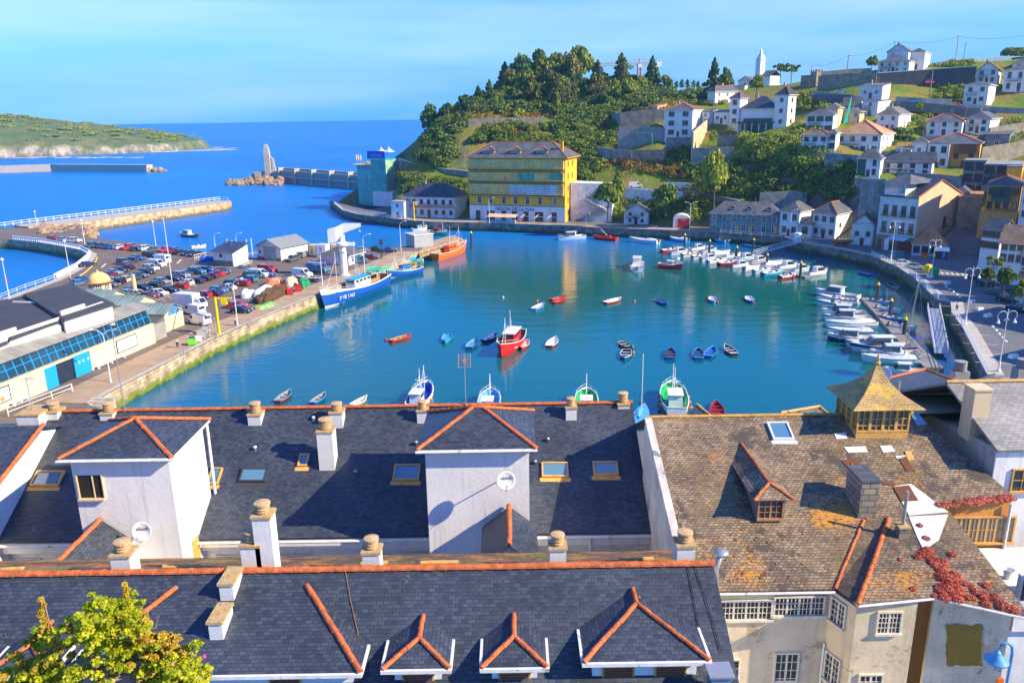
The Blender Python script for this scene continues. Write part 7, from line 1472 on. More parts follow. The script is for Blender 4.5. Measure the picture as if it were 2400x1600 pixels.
for i in range(16):q=A_.lerp(B_,i/15);k=MB();k.tube([(q.x,q.y,-2),(q.x,q.y,2.6)],.28,8);k.build('pile',CREAMP if i % 2 else WOOD,tpier,world=True)
SK=mat('skin',(.55,.33,.22),.6,.1,4);HAIRM=mat('dark_hair',(.03,.02,.015),.7,.2,6)
def person(lab,loc,rz,shirt,trousers,arm=(0,0),stride=.12,hair=HAIRM):
 t=thing('person',lab,'person',loc,rz);s=stride
 J={'pel':(0,0,.93,.13),'ch':(0,0,1.25,.155),'nk':(0,0,1.48,.055),'hd':(0,.01,1.60,.085),'tp':(0,.0,1.70,.07),'hl':(-.1,0,.88,.095),'kl':(-.11,s*.6,.48,.062),'al':(-.11,s,.08,.042),'tl':(-.11,s+.16,.03,.035),'hr':(.1,0,.88,.095),'kr':(.11,-s*.3,.48,.062),'ar':(.11,-s,.08,.042),'tr':(.11,-s+.16,.03,.035),
   'sl':(-.19,0,1.40,.06),'el':(-.26,.02,1.12,.045),'wl':(-.25,.12+arm[0],.90+arm[0]*.8,.03),'fl':(-.25,.16+arm[0],.82+arm[0]*.9,.025),'sr':(.19,0,1.40,.06),'er':(.26,.02,1.12,.045),'wr':(.25,.12+arm[1],.90+arm[1]*.8,.03),'fr':(.25,.16+arm[1],.82+arm[1]*.9,.025)}
 def sk(name,keys,edges,m_,grow=0,lv=1):
  me=bpy.data.meshes.new(name);me.from_pydata([J[k][:3] for k in keys],[(keys.index(a),keys.index(b_)) for a,b_ in edges],[]);me.materials.append(m_)
  o=link(name,me,t);o.modifiers.new('skin','SKIN');sv=me.skin_vertices[0] if me.skin_vertices else None
  if sv is None:me.attributes;bpy.context.view_layer.update();sv=me.skin_vertices[0]
  for i,k in enumerate(keys):sv.data[i].radius=(J[k][3]+grow,)*2;sv.data[i].use_root=(i==0)
  su=o.modifiers.new('subd','SUBSURF');su.levels=lv;su.render_levels=lv;return o
 E=[('pel','ch'),('ch','nk'),('nk','hd'),('hd','tp'),('pel','hl'),('hl','kl'),('kl','al'),('al','tl'),('pel','hr'),('hr','kr'),('kr','ar'),('ar','tr'),('ch','sl'),('sl','el'),('el','wl'),('wl','fl'),('ch','sr'),('sr','er'),('er','wr'),('wr','fr')]
 try:
  sk('body',list(J),E,SK)
  sk('shirt',['ch','pel','sl','el','sr','er'],[('pel','ch'),('ch','sl'),('sl','el'),('ch','sr'),('sr','er')],shirt,.022);sk('trousers',['pel','hl','kl','al','hr','kr','ar'],[('pel','hl'),('hl','kl'),('kl','al'),('pel','hr'),('hr','kr'),('kr','ar')],trousers,.02)
 except Exception as ex:print('PERSON',ex)
 mb=MB();mb.ball((0,-.02,1.68),.105,n=8,sq=(.95,1,.9));mb.build('hair',hair,t,smooth=True)
def pz(px,py):return tuple(atz(px,py,3.06))
person('person in grey top standing near the green crate',pz(417,815),1.2,GREYP,NAVY,(.15,.15));person('person in white shirt and dark trousers near the curved lamp',pz(552,763),2,FRW,NAVY,(.1,.0));person('person in pale shirt working by the grey crates',pz(492,790),-1,FRW,GREYP,(.3,.3),hair=HAIRM)
person('person in red shirt, left of the pair at the market door',pz(170,884),2.6,REDP,GREYP);person('person in red shirt, right of the pair at the market door',pz(179,880),3.4,REDP,GREYP,(.2,.1));person('person in dark clothes leaning on the basin balustrade',pz(166,662),1,NAVY,NAVY);person('person walking on the promenade beyond the gangway',pz(2242,728),.5,BLUEL,NAVY);person('person in red beside the striped awning of the inn',pz(1215,523),.5,REDP,REDP)
# ---------------- house builder ----------------
WM={}
def winmesh(w,h,fm,style=''):
 k=(round(w,2),round(h,2),fm.name,style)
 if k in WM:return WM[k]
 g=MB();g.box(0,w,-.035,0,0,h);gm=MB()
 f=MB();t=.09;f.box(-.12,0,-.09,0,-.08,h+.12).box(w,w+.12,-.09,0,-.08,h+.12).box(0,w,-.09,0,h,h+.12).box(-.12,w+.12,-.16,0,-.16,-.08)
 n=max(2,int(round(w/.8)))
 for i in range(1,n):x=w*i/n;f.box(x-.035,x+.035,-.07,-.036,0,h)
 if h>1.0:f.box(0,w,-.065,-.037,h*.62,h*.62+.05)
 a=g.build('window',GLASS);b_=f.build('frame',fm);COL.objects.unlink(a);COL.objects.unlink(b_)
 WM[k]=(a.data,b_.data);bpy.data.objects.remove(a);bpy.data.objects.remove(b_);return WM[k]
FC={'':FRW,'b':FRB,'r':DRED,'w':FRW,'y':FRY,'g':FRG}
def windows(parent,spec,Wd,D,H):
 for s in [q for q in spec.split(';') if q]:
  p=s.split(':');face=p[0];r,c=map(int,p[1].split('x'));w,h,fm=1.0,1.3,FRW
  if len(p)>2:
   q=p[2];col=q[-1] if q[-1].isalpha() else '';q=q.rstrip('brwyg') if col else q;i=q.index('h');w=float(q[1:i]);h=float(q[i+1:]);fm=FC[col]
  wid=Wd if face=='f' else D;w=min(w,wid/c*.8);h=min(h,H/r*.72);gm,fmesh=winmesh(w,h,fm)
  for i in range(r):
   for j in range(c):
    x=wid*(j+.5)/c-w/2+.0;z=H*(i+.5)/r-h/2+.1;o=link('window',gm,parent);f=link('frame',fmesh,o)
    if face=='f':o.location=(x,0,z)
    else:o.location=(Wd,x,z);o.rotation_euler=(0,0,math.pi/2)
def roofgeo(kind,Wd,D,H,rise,ov,parent,m_,ridge,wallm,tm=None):
 x0,x1,y0,y1=-ov,Wd+ov,-ov,D+ov;z=H;mb=MB();R_=[]
 if kind=='flat':mb.box(x0,x1,y0,y1,z+.005,z+rise);return mb.build('roof',m_,parent)
 if kind=='shed':slab(mb,[(x0,y0,z),(x1,y0,z),(x1,y1,z+rise),(x0,y1,z+rise)],.16);o=mb.build('roof',m_,parent);k=MB();k.poly([(Wd,0,z-.05),(Wd,D,z-.05),(Wd,D,z+rise-.1)]);k.poly([(0,0,z-.05),(0,D,z+rise-.1),(0,D,z-.05)]);k.build('gable',wallm,parent);return o
 if kind in ('hip','pyr'):
  c=[(x0,y0,z),(x1,y0,z),(x1,y1,z),(x0,y1,z)];w,d=x1-x0,y1-y0
  if kind=='pyr' or abs(w-d)<.3:a=b_=((x0+x1)/2,(y0+y1)/2,z+rise)
  elif w>d:a,b_=(x0+d/2*.95,(y0+y1)/2,z+rise),(x1-d/2*.95,(y0+y1)/2,z+rise)
  else:a,b_=((x0+x1)/2,y0+w/2*.95,z+rise),((x0+x1)/2,y1-w/2*.95,z+rise)
  if w>d or a==b_:fs=[[c[0],c[1],b_,a],[c[1],c[2],b_],[c[2],c[3],a,b_],[c[3],c[0],a]];R_=[(c[0],a),(c[3],a),(c[1],b_),(c[2],b_)]
  else:fs=[[c[0],c[1],a],[c[1],c[2],b_,a],[c[2],c[3],b_],[c[3],c[0],a,b_]];R_=[(c[0],a),(c[1],a),(c[2],b_),(c[3],b_)]
  if a==b_:fs=[[q for i,q in enumerate(f) if f.index(q)==i] for f in fs]
  if a != b_:R_.append((a,b_))
  for f in fs:mb.poly(f)
  mb.box(x0,x1,y0,y1,z-.18,z-.002,1)
 if kind in ('gable','gablef'):
  if kind=='gable':A_=[(x0,y0,z-ov*rise/(D/2)),(x1,y0,z-ov*rise/(D/2)),(x1,D/2,z+rise),(x0,D/2,z+rise)];B_=[(x0,D/2,z+rise),(x1,D/2,z+rise),(x1,y1,z-ov*rise/(D/2)),(x0,y1,z-ov*rise/(D/2))];R_=[(A_[3],A_[2])];G_=[[(Wd,0,z-.1),(Wd,D,z-.1),(Wd,D/2,z+rise-.18)],[(0,D,z-.1),(0,0,z-.1),(0,D/2,z+rise-.18)]]
  else:s_=ov*rise/(Wd/2);A_=[(x0,y0,z-s_),(Wd/2,y0,z+rise),(Wd/2,y1,z+rise),(x0,y1,z-s_)];B_=[(Wd/2,y0,z+rise),(x1,y0,z-s_),(x1,y1,z-s_),(Wd/2,y1,z+rise)];R_=[(A_[1],A_[2])];G_=[[(0,0,z-.1),(Wd,0,z-.1),(Wd/2,0,z+rise-.18)],[(Wd,D,z-.1),(0,D,z-.1),(Wd/2,D,z+rise-.18)]]
  slab(mb,A_,.16);slab(mb,B_,.16);k=MB();[k.poly(g) for g in G_];k.build('gable',wallm,parent)
 o=mb.build('roof',[m_,wallm],parent)
 if ridge:k=MB();[k.tube([Vector(a)+Vector((0,0,.06)),Vector(b_)+Vector((0,0,.06))],.16,5) for a,b_ in R_];k.build('ridge_tiles',tm or TERRA,o)
 return o
def house_at(name,lab,cat,C,u,w,t_,Wd,D,Hh,wall,side,roof,spec,chim=0,below=3.0,group=None):
 O=C-u*Wd;t=thing(name,lab,cat,tuple(O),-t_,group)
 mb=MB();mb.box(0,Wd,0,D,-below,Hh,0);mb.build('wall',wall,t)
 if side is not None and side is not wall:k=MB();k.box(Wd,Wd+.03,0,D,-below,Hh);k.build('side_wall',side,t)
 windows(t,spec,Wd,D,Hh);r=roofgeo(roof[0],Wd,D,Hh,roof[1],roof[2],t,roof[3],roof[4],wall)
 for i in range(chim):
  k=MB();x=Wd*(.3+.4*i);k.box(x,x+.6,D*.45,D*.45+.6,Hh+.3,Hh+roof[1]+1.0);k.box(x-.08,x+.68,D*.45-.08,D*.45+.68,Hh+roof[1]+1.0,Hh+roof[1]+1.1);k.build('chimney',CONC,r)
 g=MB();g.tube([(-.1,-roof[2]-.06,Hh-.05),(Wd+.1,-roof[2]-.06,Hh-.05)],.07,4).tube([(Wd-.12,-.1,Hh-.1),(Wd-.12,-.1,0)],.05,4);g.build('gutter',METAL,t)
 if Wd>4:
  g=MB();x=Wd*.62;z=Hh+roof[1]*.6;g.tube([(x,D*.5,z-1),(x,D*.5,z+2.6)],.035,4).tube([(x-.5,D*.5,z+2.4),(x+.5,D*.5,z+2.4)],.02,3).tube([(x-.35,D*.5,z+2.1),(x+.35,D*.5,z+2.1)],.02,3);g.build('aerial',METAL,r)
 if spec.startswith('f:2x') and len(lab) % 2==0 and below==4:
  g=MB();x=Wd*.1;x1=Wd*.55;z=Hh*.5;g.box(x,x1,-.7,0,z-.1,z).tube([(x,-.68,z+.9),(x1,-.68,z+.9)],.04,4);[g.tube([(x+(x1-x)*k/9,-.68,z),(x+(x1-x)*k/9,-.68,z+.9)],.025,3) for k in range(10)];g.build('balcony',FRB if len(lab) % 4 else DMET,t)
 if cat=='house' and Wd>5:
  k=MB();k.box(Wd*.5-.5,Wd*.5+.5,-.05,0,0,2.1);k.build('door',FRB,t)
 return t
NAME={'house':'house','tower':'tower_house','shed':'shed','shop':'shop'}
HO={}
for h in HS:HO[h[0]]=house_at(NAME[h[2]],h[1],h[2],*HPL[h[0]],h[10],h[11],h[12],h[13],h[14],below=4)
C,u,w,t_,Wd,D,Hh=HPL['l2'];C1,_,_,_,W1,_,_=HPL['l1'];k=thing('villa_roof','grey hip roof with red ridges over the cream and orange villa','roof',tuple(C-u*(Wd+W1)+Vector((0,0,Hh+.2))),-t_)
roofgeo('hip',Wd+W1,D,0,3.0,.7,k,SLATEF,1,WHITE)
g=MB();g.box(Wd*.12,Wd*.88,-.9,0,Hh*.60,Hh*.95);g.build('gallery',FRB,HO['l2'])
C,u,w,t_,Wd,D,Hh=HPL['u'];g=MB();g.box(Wd*.15,Wd*.75,-.9,0,Hh*.62,Hh*.95);b_=g.build('balcony',FRG,HO['u']);g=MB();[g.box(Wd*(.17+.115*i),Wd*(.25+.115*i),-.95,-.9,Hh*.72,Hh*.92) for i in range(5)];g.build('balcony_window',GLASS,b_)
g=MB();g.box(-.8,Wd+.2,-2.4,0,-3,Hh*.38);g.build('lower_terrace',ORANGE,HO['u'])
C,u,w,t_,Wd,D,Hh=HPL['k1'];g=MB();g.box(.15,Wd*.38,-.06,0,.1,Hh*.95);g.build('green_panel',FRG,HO['k1'])
C,u,w,t_,Wd,D,Hh=HPL['jj'];g=MB();g.box(-.5,Wd+.4,-2.6,0,Hh*.44,Hh*.5);g.build('porch_roof',SLATE,HO['jj'])
for i in range(6):g=MB();g.box(Wd*i/5-.12,Wd*i/5+.12,-2.4,-2.2,0,Hh*.44);g.build('porch_post',FRW,HO['jj'])
g=MB();g.box(.5,Wd-.5,-.15,.02,.3,Hh*.4);g.build('porch_glazing',GLASS,HO['jj']);g=MB();g.box(-.5,Wd+.5,-2.8,0,-4,0);g.build('stone_base',STONEG,HO['jj'])
C,u,w,t_,Wd,D,Hh=HPL['dd']
for i,x in enumerate((.28,.52,.80)):
 g=MB();x0=Wd*x;g.box(x0,x0+1.8,1.0,3.4,Hh+.4,Hh+1.7);d_=g.build('dormer',WHITE2,HO['dd']);g=MB();slab(g,[(x0-.25,.7,Hh+1.65),(x0+.9,.7,Hh+2.4),(x0+.9,4.5,Hh+2.4),(x0-.25,4.5,Hh+1.65)],.1);slab(g,[(x0+.9,.7,Hh+2.4),(x0+2.05,.7,Hh+1.65),(x0+2.05,4.5,Hh+1.65),(x0+.9,4.5,Hh+2.4)],.1);g.build('dormer_roof',SLATEF,d_);g=MB();g.box(x0+.35,x0+1.45,.95,1.0,Hh+.7,Hh+1.5);g.build('dormer_window',GLASSB,d_)
for x in (.38,.56,.93):g=MB();g.box(Wd*x,Wd*x+1.2,-.06,0,0,2.4);g.build('door',FRY,HO['dd'])
C,u,w,t_,Wd,D,Hh=HPL['ee'];g=MB();g.box(Wd*.5-.55,Wd*.5+.55,-.08,0,0,2.2);g.build('door',DRED,HO['ee'])
g=MB();g.box(Wd*.5-1.1,Wd*.5+1.1,-.9,0,Hh*.52,Hh*.55);[g.tube([(Wd*.5-1.1+.2*i,-.88,Hh*.55),(Wd*.5-1.1+.2*i,-.88,Hh*.72)],.025,4) for i in range(12)];g.tube([(Wd*.5-1.1,-.88,Hh*.72),(Wd*.5+1.1,-.88,Hh*.72)],.03,4);g.build('balcony',DMET,HO['ee'])
C,u,w,t_,Wd,D,Hh=HPL['w0'];g=MB();g.box(.3,Wd-.2,-.8,0,Hh*.5,Hh*.53).box(.3,Wd-.2,-.8,-.75,Hh*.53,Hh*.62);g.build('balcony',mat('salmon_band',(.55,.22,.18),.8,.2,1),HO['w0'])
# ---------------- the yellow inn ----------------
C,u,w,t_,Wd,D,Hh=place(1102,1324,1341,521.5,370,None,21.5)
inn=thing('yellow_inn','large yellow four storey inn with glazed galleries and white ground floor','building',tuple(C-u*Wd),-t_);D=14
g=MB();g.box(0,Wd,0,D,0,Hh);g.build('wall',YELLOW,inn);g=MB();g.box(-.06,Wd+.06,-.06,0,0,Hh*.235);g.build('white_ground_floor',WHITE,inn);g=MB();g.box(-.15,Wd+.15,-.2,0,Hh*.235,Hh*.25);g.build('cornice',GREY,inn)
GAL=tiles('gallery_lattice',(.56,.31,.10),(.72,.41,.15),(.95,.62,.14),.75,.8,.4,off=0,msize=.10,bump=.2,big=.15);GALW=tiles('gallery_lattice_white',(.26,.34,.38),(.40,.46,.46),(.74,.72,.6),.75,.8,.4,off=0,msize=.10,bump=.2)
GALG=tiles('gallery_lattice_green',(.02,.26,.18),(.04,.34,.22),(.40,.50,.26),.75,1.2,.4,off=0,msize=.07,bump=.2)
for i,(z0,z1) in enumerate(((.42,.585),(.63,.77),(.82,.975))):
 g=MB();g.box(.1,Wd-.4,-.95,0,Hh*z0,Hh*z1);ga=g.build('gallery',GAL,inn,label=['lowest glazed gallery','middle glazed gallery with green panels','top glazed gallery'][i])
 g=MB();g.box(0,Wd-.3,-1.1,0,Hh*z0-.35,Hh*z0);g.build('gallery_floor',mat('dark_ochre',(.22,.13,.03),.8,.2,1),ga);g=MB();g.tube([(0,-1.3,Hh*z0+.5),(Wd-.3,-1.3,Hh*z0+.5)],.05,4)
 [g.tube([(Wd*k/44,-1.3,Hh*z0-.1),(Wd*k/44,-1.3,Hh*z0+.5)],.02,4) for k in range(45)];g.build('gallery_rail',YELLOW,ga)
 if i==0:g=MB();g.box(Wd*.44,Wd*.93,-1.0,-.95,Hh*z0+.1,Hh*z1-.1);g.build('white_panes',GALW,ga)
 if i==1:g=MB();g.box(Wd*.53,Wd*.70,-1.0,-.95,Hh*z0+.1,Hh*z1-.1).box(Wd*.86,Wd*.98,-1.0,-.95,Hh*z0+.1,Hh*z1-.1);g.build('green_panes',GALG,ga)
gm,fm_=winmesh(1.3,2.4,FRW)
for x in (.09,.21,.355,.475,.60,.73,.88):o=link('window',gm,inn);o.location=(Wd*x,0,Hh*.275);link('frame',fm_,o)
for x,ww in ((.07,1.5),(.19,2.8),(.345,1.6),(.455,1.8),(.58,1.6),(.70,2.8),(.87,1.6)):
 g=MB();g.box(Wd*x,Wd*x+ww,-.12,-.061,0,3.2);d_=g.build('shop_door',GLASS,inn);g=MB();g.box(Wd*x-.15,Wd*x,-.16,-.06,0,3.4).box(Wd*x+ww,Wd*x+ww+.15,-.16,-.06,0,3.4).box(Wd*x,Wd*x+ww,-.16,-.06,3.2,3.4);g.build('door_frame',FRB,d_)
gm2,fm2=winmesh(1.0,1.8,FRY)
for r_ in range(5):
 for y in (3.0,8.0):o=link('window',gm2,inn);o.location=(Wd,y,Hh*(.08+.19*r_)+.5);o.rotation_euler=(0,0,math.pi/2);link('frame',fm2,o)
rf=roofgeo('hip',Wd,D,Hh,5.2,1.2,inn,SLATEF,1,YELLOW)
for x in (.15,.425,.70):
 x0=Wd*x;g=MB();g.box(x0,x0+4.2,1.0,4,Hh+.5,Hh+2.4);d_=g.build('dormer',YELLOW,inn);g=MB();g.poly([(x0-.5,.5,Hh+2.4),(x0+4.7,.5,Hh+2.4),(x0+2.1,2.2,Hh+3.6)]).poly([(x0+4.7,.5,Hh+2.4),(x0+4.7,6,Hh+2.4),(x0+2.1,6.5,Hh+3.6),(x0+2.1,2.2,Hh+3.6)]).poly([(x0-.5,6,Hh+2.4),(x0-.5,.5,Hh+2.4),(x0+2.1,2.2,Hh+3.6),(x0+2.1,6.5,Hh+3.6)]);g.build('dormer_roof',SLATEF,d_)
 g=MB();g.tube([(x0-.5,.5,Hh+2.46),(x0+2.1,2.2,Hh+3.66),(x0+4.7,.5,Hh+2.46)],.16,5).tube([(x0+2.1,2.2,Hh+3.66),(x0+2.1,6,Hh+3.66)],.16,5);g.build('ridge_tiles',TERRA,d_);g=MB();g.box(x0+.3,x0+1.9,.94,1.0,Hh+.9,Hh+2.2).box(x0+2.3,x0+3.9,.94,1.0,Hh+.9,Hh+2.2);g.build('dormer_window',GLASSB,d_)
g=MB();g.box(Wd-2.6,Wd-1.8,3,3.8,Hh+1,Hh+5.5);g.build('chimney',YELLOW,inn)
text('MESON DE LA MAR','inn_lettering',1.75,mat('sign_blue',(.02,.10,.20),.6,.1),inn,(Wd*.485,-.13,Hh*.185),(math.radians(90),0,0),.03)
for x in (.13,.515,.85):g=MB();g.tube([(Wd*x,-1.02,Hh),(Wd*x,-1.02,Hh*.40),(Wd*x,-.1,Hh*.38),(Wd*x,-.1,0)],.09,6);g.build('downpipe',METAL,inn)
g=MB();[g.box(Wd*.965,Wd*.985,-.0,-.0+.01,0,0.01)]
fl_=thing('flag','small red and yellow flag hanging from the middle gallery','flag',tuple(atz(1186,420,3)));
pf=C-u*Wd+u*(Wd*.40)-w*1.5;fl_.location=(pf.x,pf.y,3+Hh*.62);g=MB();g.tube([(0,0,0),(0,-.9,2.6)],.04,5);g.build('pole',METAL,fl_);g=MB();g.loft([[(0,-.9,2.5),(.5,-.8,2.2),(.5,-.7,.8),(0,-.6,.9)],[(0,-.93,2.5),(.5,-.83,2.2),(.5,-.73,.8),(0,-.63,.9)]]);g.build('cloth',REDP,fl_)
aw=thing('striped_awning','striped orange and white terrace awning in front of the inn','awning',tuple(C-u*Wd+u*(Wd*.27)-w*7.0),-t_)
STR=tiles('awning_stripes',(.75,.30,.06),(.75,.30,.06),(.80,.78,.72),.9,30,.7,off=0,msize=.22,bump=0);g=MB();slab(g,[(0,-1,2.2),(11,-1,2.2),(11.5,1.4,3.1),(.5,1.4,3.1)],.06);g.build('canopy',STR,aw);g=MB();g.box(.1,10.9,-.9,1.2,0,1.0);g.build('terrace_glass',mat('terrace_glass',(.25,.35,.40),.15,.2),aw)
for x in (0,3.6,7.3,11):g=MB();g.tube([(x,-.9,0),(x,-.9,2.2)],.05,5);g.build('post',FRW,aw)
for i,x in enumerate((.60,.74,.87)):
 a2=thing('awning_frame',['folded striped awning frame left of three','folded striped awning frame in the middle','folded striped awning frame at the right'][i],'awning',tuple(C-u*Wd+u*(Wd*x)-w*5.5),-t_);g=MB();slab(g,[(0,-1,1.9),(.5,-1,1.9),(1.6,.8,3.1),(1.1,.8,3.1)],.06);g.build('canopy',STR,a2);g=MB();g.tube([(0,0,0),(0,0,2.4),(3.4,0,2.4)],.05,5);g.build('post',FRW,a2)
sw=thing('stair_wall','white retaining wall with zigzag stairs right of the inn','wall',tuple(C),-t_);ux=0
g=MB();Wl=15.5;zt=13.5;g.loft([[(0.5,5,-3),(Wl,5,-3),(Wl,12,-3),(.5,12,-3)],[(.5,5,zt),(Wl,7,zt-.5),(Wl,14,zt-.5),(.5,14,zt)]]);g.build('wall',WHITE2,sw)
for (xa,za,xb,zb) in ((1,0,8,3.4),(8,3.4,14,4.0),(14,4.0,6,8.0),(6,8.0,13,12.5)):
 g=MB();n=10;dz=(zb-za)/n;
 for i in range(n):x=xa+(xb-xa)*i/n;x2=xa+(xb-xa)*(i+1)/n;g.box(min(x,x2),max(x,x2),3.4+.2*za,5.5+.15*za,za+dz*i-.5,za+dz*(i+1))
 g.build('stair_flight',CONC,sw);g=MB();g.tube([(xa,3.4+.2*za,za+1),(xb,3.4+.2*zb,zb+1)],.06,5);g.build('handrail',DMET,sw)
AQ=tiles('aqua_panels',(.04,.36,.33),(.07,.44,.40),(.03,.18,.24),4.2,5.2,.35,off=0,msize=.10,bump=.2);AQL=tiles('aqua_sun_toned',(.28,.50,.32),(.32,.55,.36),(.55,.55,.35),6.0,5.2,.35,off=0,msize=.12,bump=.2)  # second panel set has the sunlight of the right side put into its colour
C,u,w,t_,Wd,D,Hh=place(826,912,942,478,388,None,26);aq=thing('aqua_building','tall aqua panelled club building with roof terrace and blue sign','building',tuple(C-u*Wd),-t_)
g=MB();pr=[]
for i in range(9):a=i/8;pr.append((Wd*.62*a,5-5*math.sin(a*math.pi/2)))
pr+=[(Wd*.62,12),(0,12)]
g.prism(pr,-1,Hh);g.build('curved_wing',AQ,aq);g=MB();g.box(Wd*.62,Wd,-1.2,9,-1,Hh*1.16);g.build('tower_block',AQ,aq);g=MB();g.box(Wd,Wd+.06,-1.0,8.8,5.5,Hh*1.13);g.build('sun_toned_panels',AQL,aq)
g=MB();g.box(-.2,Wd*.62,-.3,12,Hh+.02,Hh+.25);g.build('terrace_slab',CREAM,aq);g=MB();g.box(Wd*.55,Wd+.3,-1.7,-1.3,Hh*1.17,Hh*1.17+3.4);sg=g.build('sign_board',mat('sign_blue_bright',(.02,.10,.55),.5,.1,1),aq)
text('miramar','sign_lettering',2.0,mat('sign_pale',(.25,.45,.8),.5,0),aq,(Wd*.78,-1.75,Hh*1.17+1.6),(math.radians(90),0,0),.03)
g=MB();g.box(Wd*.62,Wd+3,-1.3,7,-1,5.4);g.build('white_base',WHITE,aq)
def tent(loc,r,h,lab,m_=WHITE,closed=False,z=0):
 t=thing('parasol' if closed else 'tent_canopy',lab,'parasol' if closed else 'canopy',loc);g=MB();g.tube([(0,0,0),(0,0,h+.2)],.06,5);g.build('pole',METAL,t);g=MB()
 if closed:g.lathe([(.12,h*.35),(.42,h*.55),(.35,h*.8),(.05,h)],8)
 else:g.lathe([(r,h*.5),(r*.97,h*.52),(r*.35,h*.72),(.12,h*.92),(.03,h*1.1)],4)
 g.build('canopy',m_,t,smooth=False)
zr_=3+Hh+.3
for i,x in enumerate((.08,.17,.27)):q=C-u*Wd+u*(Wd*x)+w*(3-i);tent((q.x,q.y,zr_),.4,4.2,['closed cream parasol at the left on the aqua roof terrace','closed cream parasol second on the roof terrace','closed cream parasol third on the roof terrace'][i],CREAM,True)
for i,x in enumerate((.5,.66,.80)):q=C-u*Wd+u*(Wd*x)+w*(4+i*2);tent((q.x,q.y,zr_+(Hh*.17 if x>.62 else 0)),2.6,4.6,['cream pointed canopy left on the aqua roof','white pointed canopy in the middle of the aqua roof','pale blue pointed canopy right on the aqua roof'][i],CREAM if i==0 else WHITE)
random.seed(21);g=thing('terrace_furniture','jumble of white chairs and tables on the curved roof terrace','furniture',tuple((C-u*Wd+u*4+w*4)));g.location.z=zr_;mb=MB()
for i in range(26):x,y=random.uniform(0,8.5),random.uniform(-1.5,5);mb.box(x,x+.5,y,y+.5,.4,.46).box(x,x+.5,y+.45,y+.5,.46,.95).box(x+.05,x+.1,y+.05,y+.1,0,.4).box(x+.4,x+.45,y+.4,y+.45,0,.4)
f_=mb.build('chairs',CREAM,g);f_['kind']='stuff'
# ---------------- peach building ----------------
C,u,w,t_,Wd,D,Hh=place(2050,2138,2240,594,461,None,58);D=19
pb=thing('peach_building','four storey stone framed building with blank sunlit peach gable wall','building',tuple(C-u*Wd),-t_)
g=MB();g.box(0,Wd,0,D,0,Hh);g.build('wall',WHITE2,pb);g=MB();g.box(Wd,Wd+.05,0,D,0,Hh);s_=g.build('peach_side_wall',PEACH,pb)
g=MB();rs_=3.6;g.poly([(Wd+.05,0,Hh-.02),(Wd+.05,D,Hh-.02),(Wd+.05,D/2,Hh+rs_)]).poly([(Wd-.3,D,Hh),(Wd-.3,0,Hh),(Wd-.3,D/2,Hh+rs_)]);g.build('gable',PEACH,pb)
g=MB();slab(g,[(0,-.7,Hh-.3),(Wd+.15,-.7,Hh-.3),(Wd+.15,D/2,Hh+rs_+.1),(0,D/2,Hh+rs_+.1)],.2);slab(g,[(0,D/2,Hh+rs_+.1),(Wd+.15,D/2,Hh+rs_+.1),(Wd+.15,D+.5,Hh-.3),(0,D+.5,Hh-.3)],.2);rf=g.build('roof',SLATE,pb)
g=MB();g.tube([(Wd+.15,-.7,Hh-.2),(Wd+.15,D/2,Hh+rs_+.2),(Wd+.15,D+.5,Hh-.2)],.18,5);g.build('verge_tiles',TERRA,rf)
g=MB();g.box(Wd*.12,Wd*.66,-.35,4.5,Hh-.1,Hh+3.0);at=g.build('attic_gallery',WHITE2,pb);g=MB();[g.box(Wd*(.14+.072*i),Wd*(.14+.072*i)+Wd*.055,-.40,-.35,Hh+.5,Hh+2.7) for i in range(7)];g.build('attic_windows',GLASSB,at)
g=MB();x0,x1,y0,y1,zz=Wd*.02,Wd*.80,-1.0,D*.7,Hh+3.0;a,b_=(x0+4,3.5,zz+2.2),(x1-3,3.5,zz+2.2);c=[(x0,y0,zz),(x1,y0,zz),(x1,y1,zz),(x0,y1,zz)];[g.poly(f) for f in ([c[0],c[1],b_,a],[c[1],c[2],b_],[c[2],c[3],a,b_],[c[3],c[0],a],c[::-1])];g.build('attic_roof',SLATEF,at)
gm,fm_=winmesh(1.15,2.5,FRG)
for r_ in (1,2):
 for i in range(4):
  o=link('window',gm,pb);o.location=(Wd*(.13+.235*i),0,Hh*(.02+.30*r_)+.3);link('frame',fm_,o);x=Wd*(.13+.235*i);z=Hh*(.02+.30*r_)+.2;g=MB();g.box(x-.35,x+1.5,-.6,0,z-.15,z);g.tube([(x-.35,-.58,z+.95),(x+1.5,-.58,z+.95)],.04,4);[g.tube([(x-.35+.231*k,-.58,z),(x-.35+.231*k,-.58,z+.95)],.02,4) for k in range(9)];g.build('balcony',DMET,pb)
 g=MB();g.box(-.1,Wd+.1,-.14,0,Hh*(.30*r_)-.1,Hh*(.30*r_)+.12);g.build('string_course',CREAM,pb)
g=MB();g.box(-.05,Wd+.04,-.12,0,0,Hh*.27);g.build('stone_ground_floor',STONE,pb)
for i,(x,m_) in enumerate(((.06,FRB),(.26,GEL),(.40,GLASS),(.60,DRED),(.78,DRED))):g=MB();g.box(Wd*x,Wd*x+(1.2 if i<3 else 2.4),-.2,-.12,0,2.9);g.build('shop_door',m_,pb)
g=MB();slab(g,[(Wd*.42,-3.0,3.4),(Wd*.92,-3.0,3.4),(Wd*.92,-.1,4.2),(Wd*.42,-.1,4.2)],.08);g.build('awning',CANV,pb)
o=link('window',gm,s_);o.location=(Wd+.05,D*.66,Hh*.42);o.rotation_euler=(0,0,math.pi/2);link('frame',fm_,o)
g=MB();g.box(Wd+.05,Wd+1.0,D*.62,D*.62+2.2,Hh*.40,Hh*.415);[g.tube([(Wd+1,D*.62+.27*k,Hh*.415),(Wd+1,D*.62+.27*k,Hh*.48)],.025,4) for k in range(9)];g.build('balcony',DMET,pb)
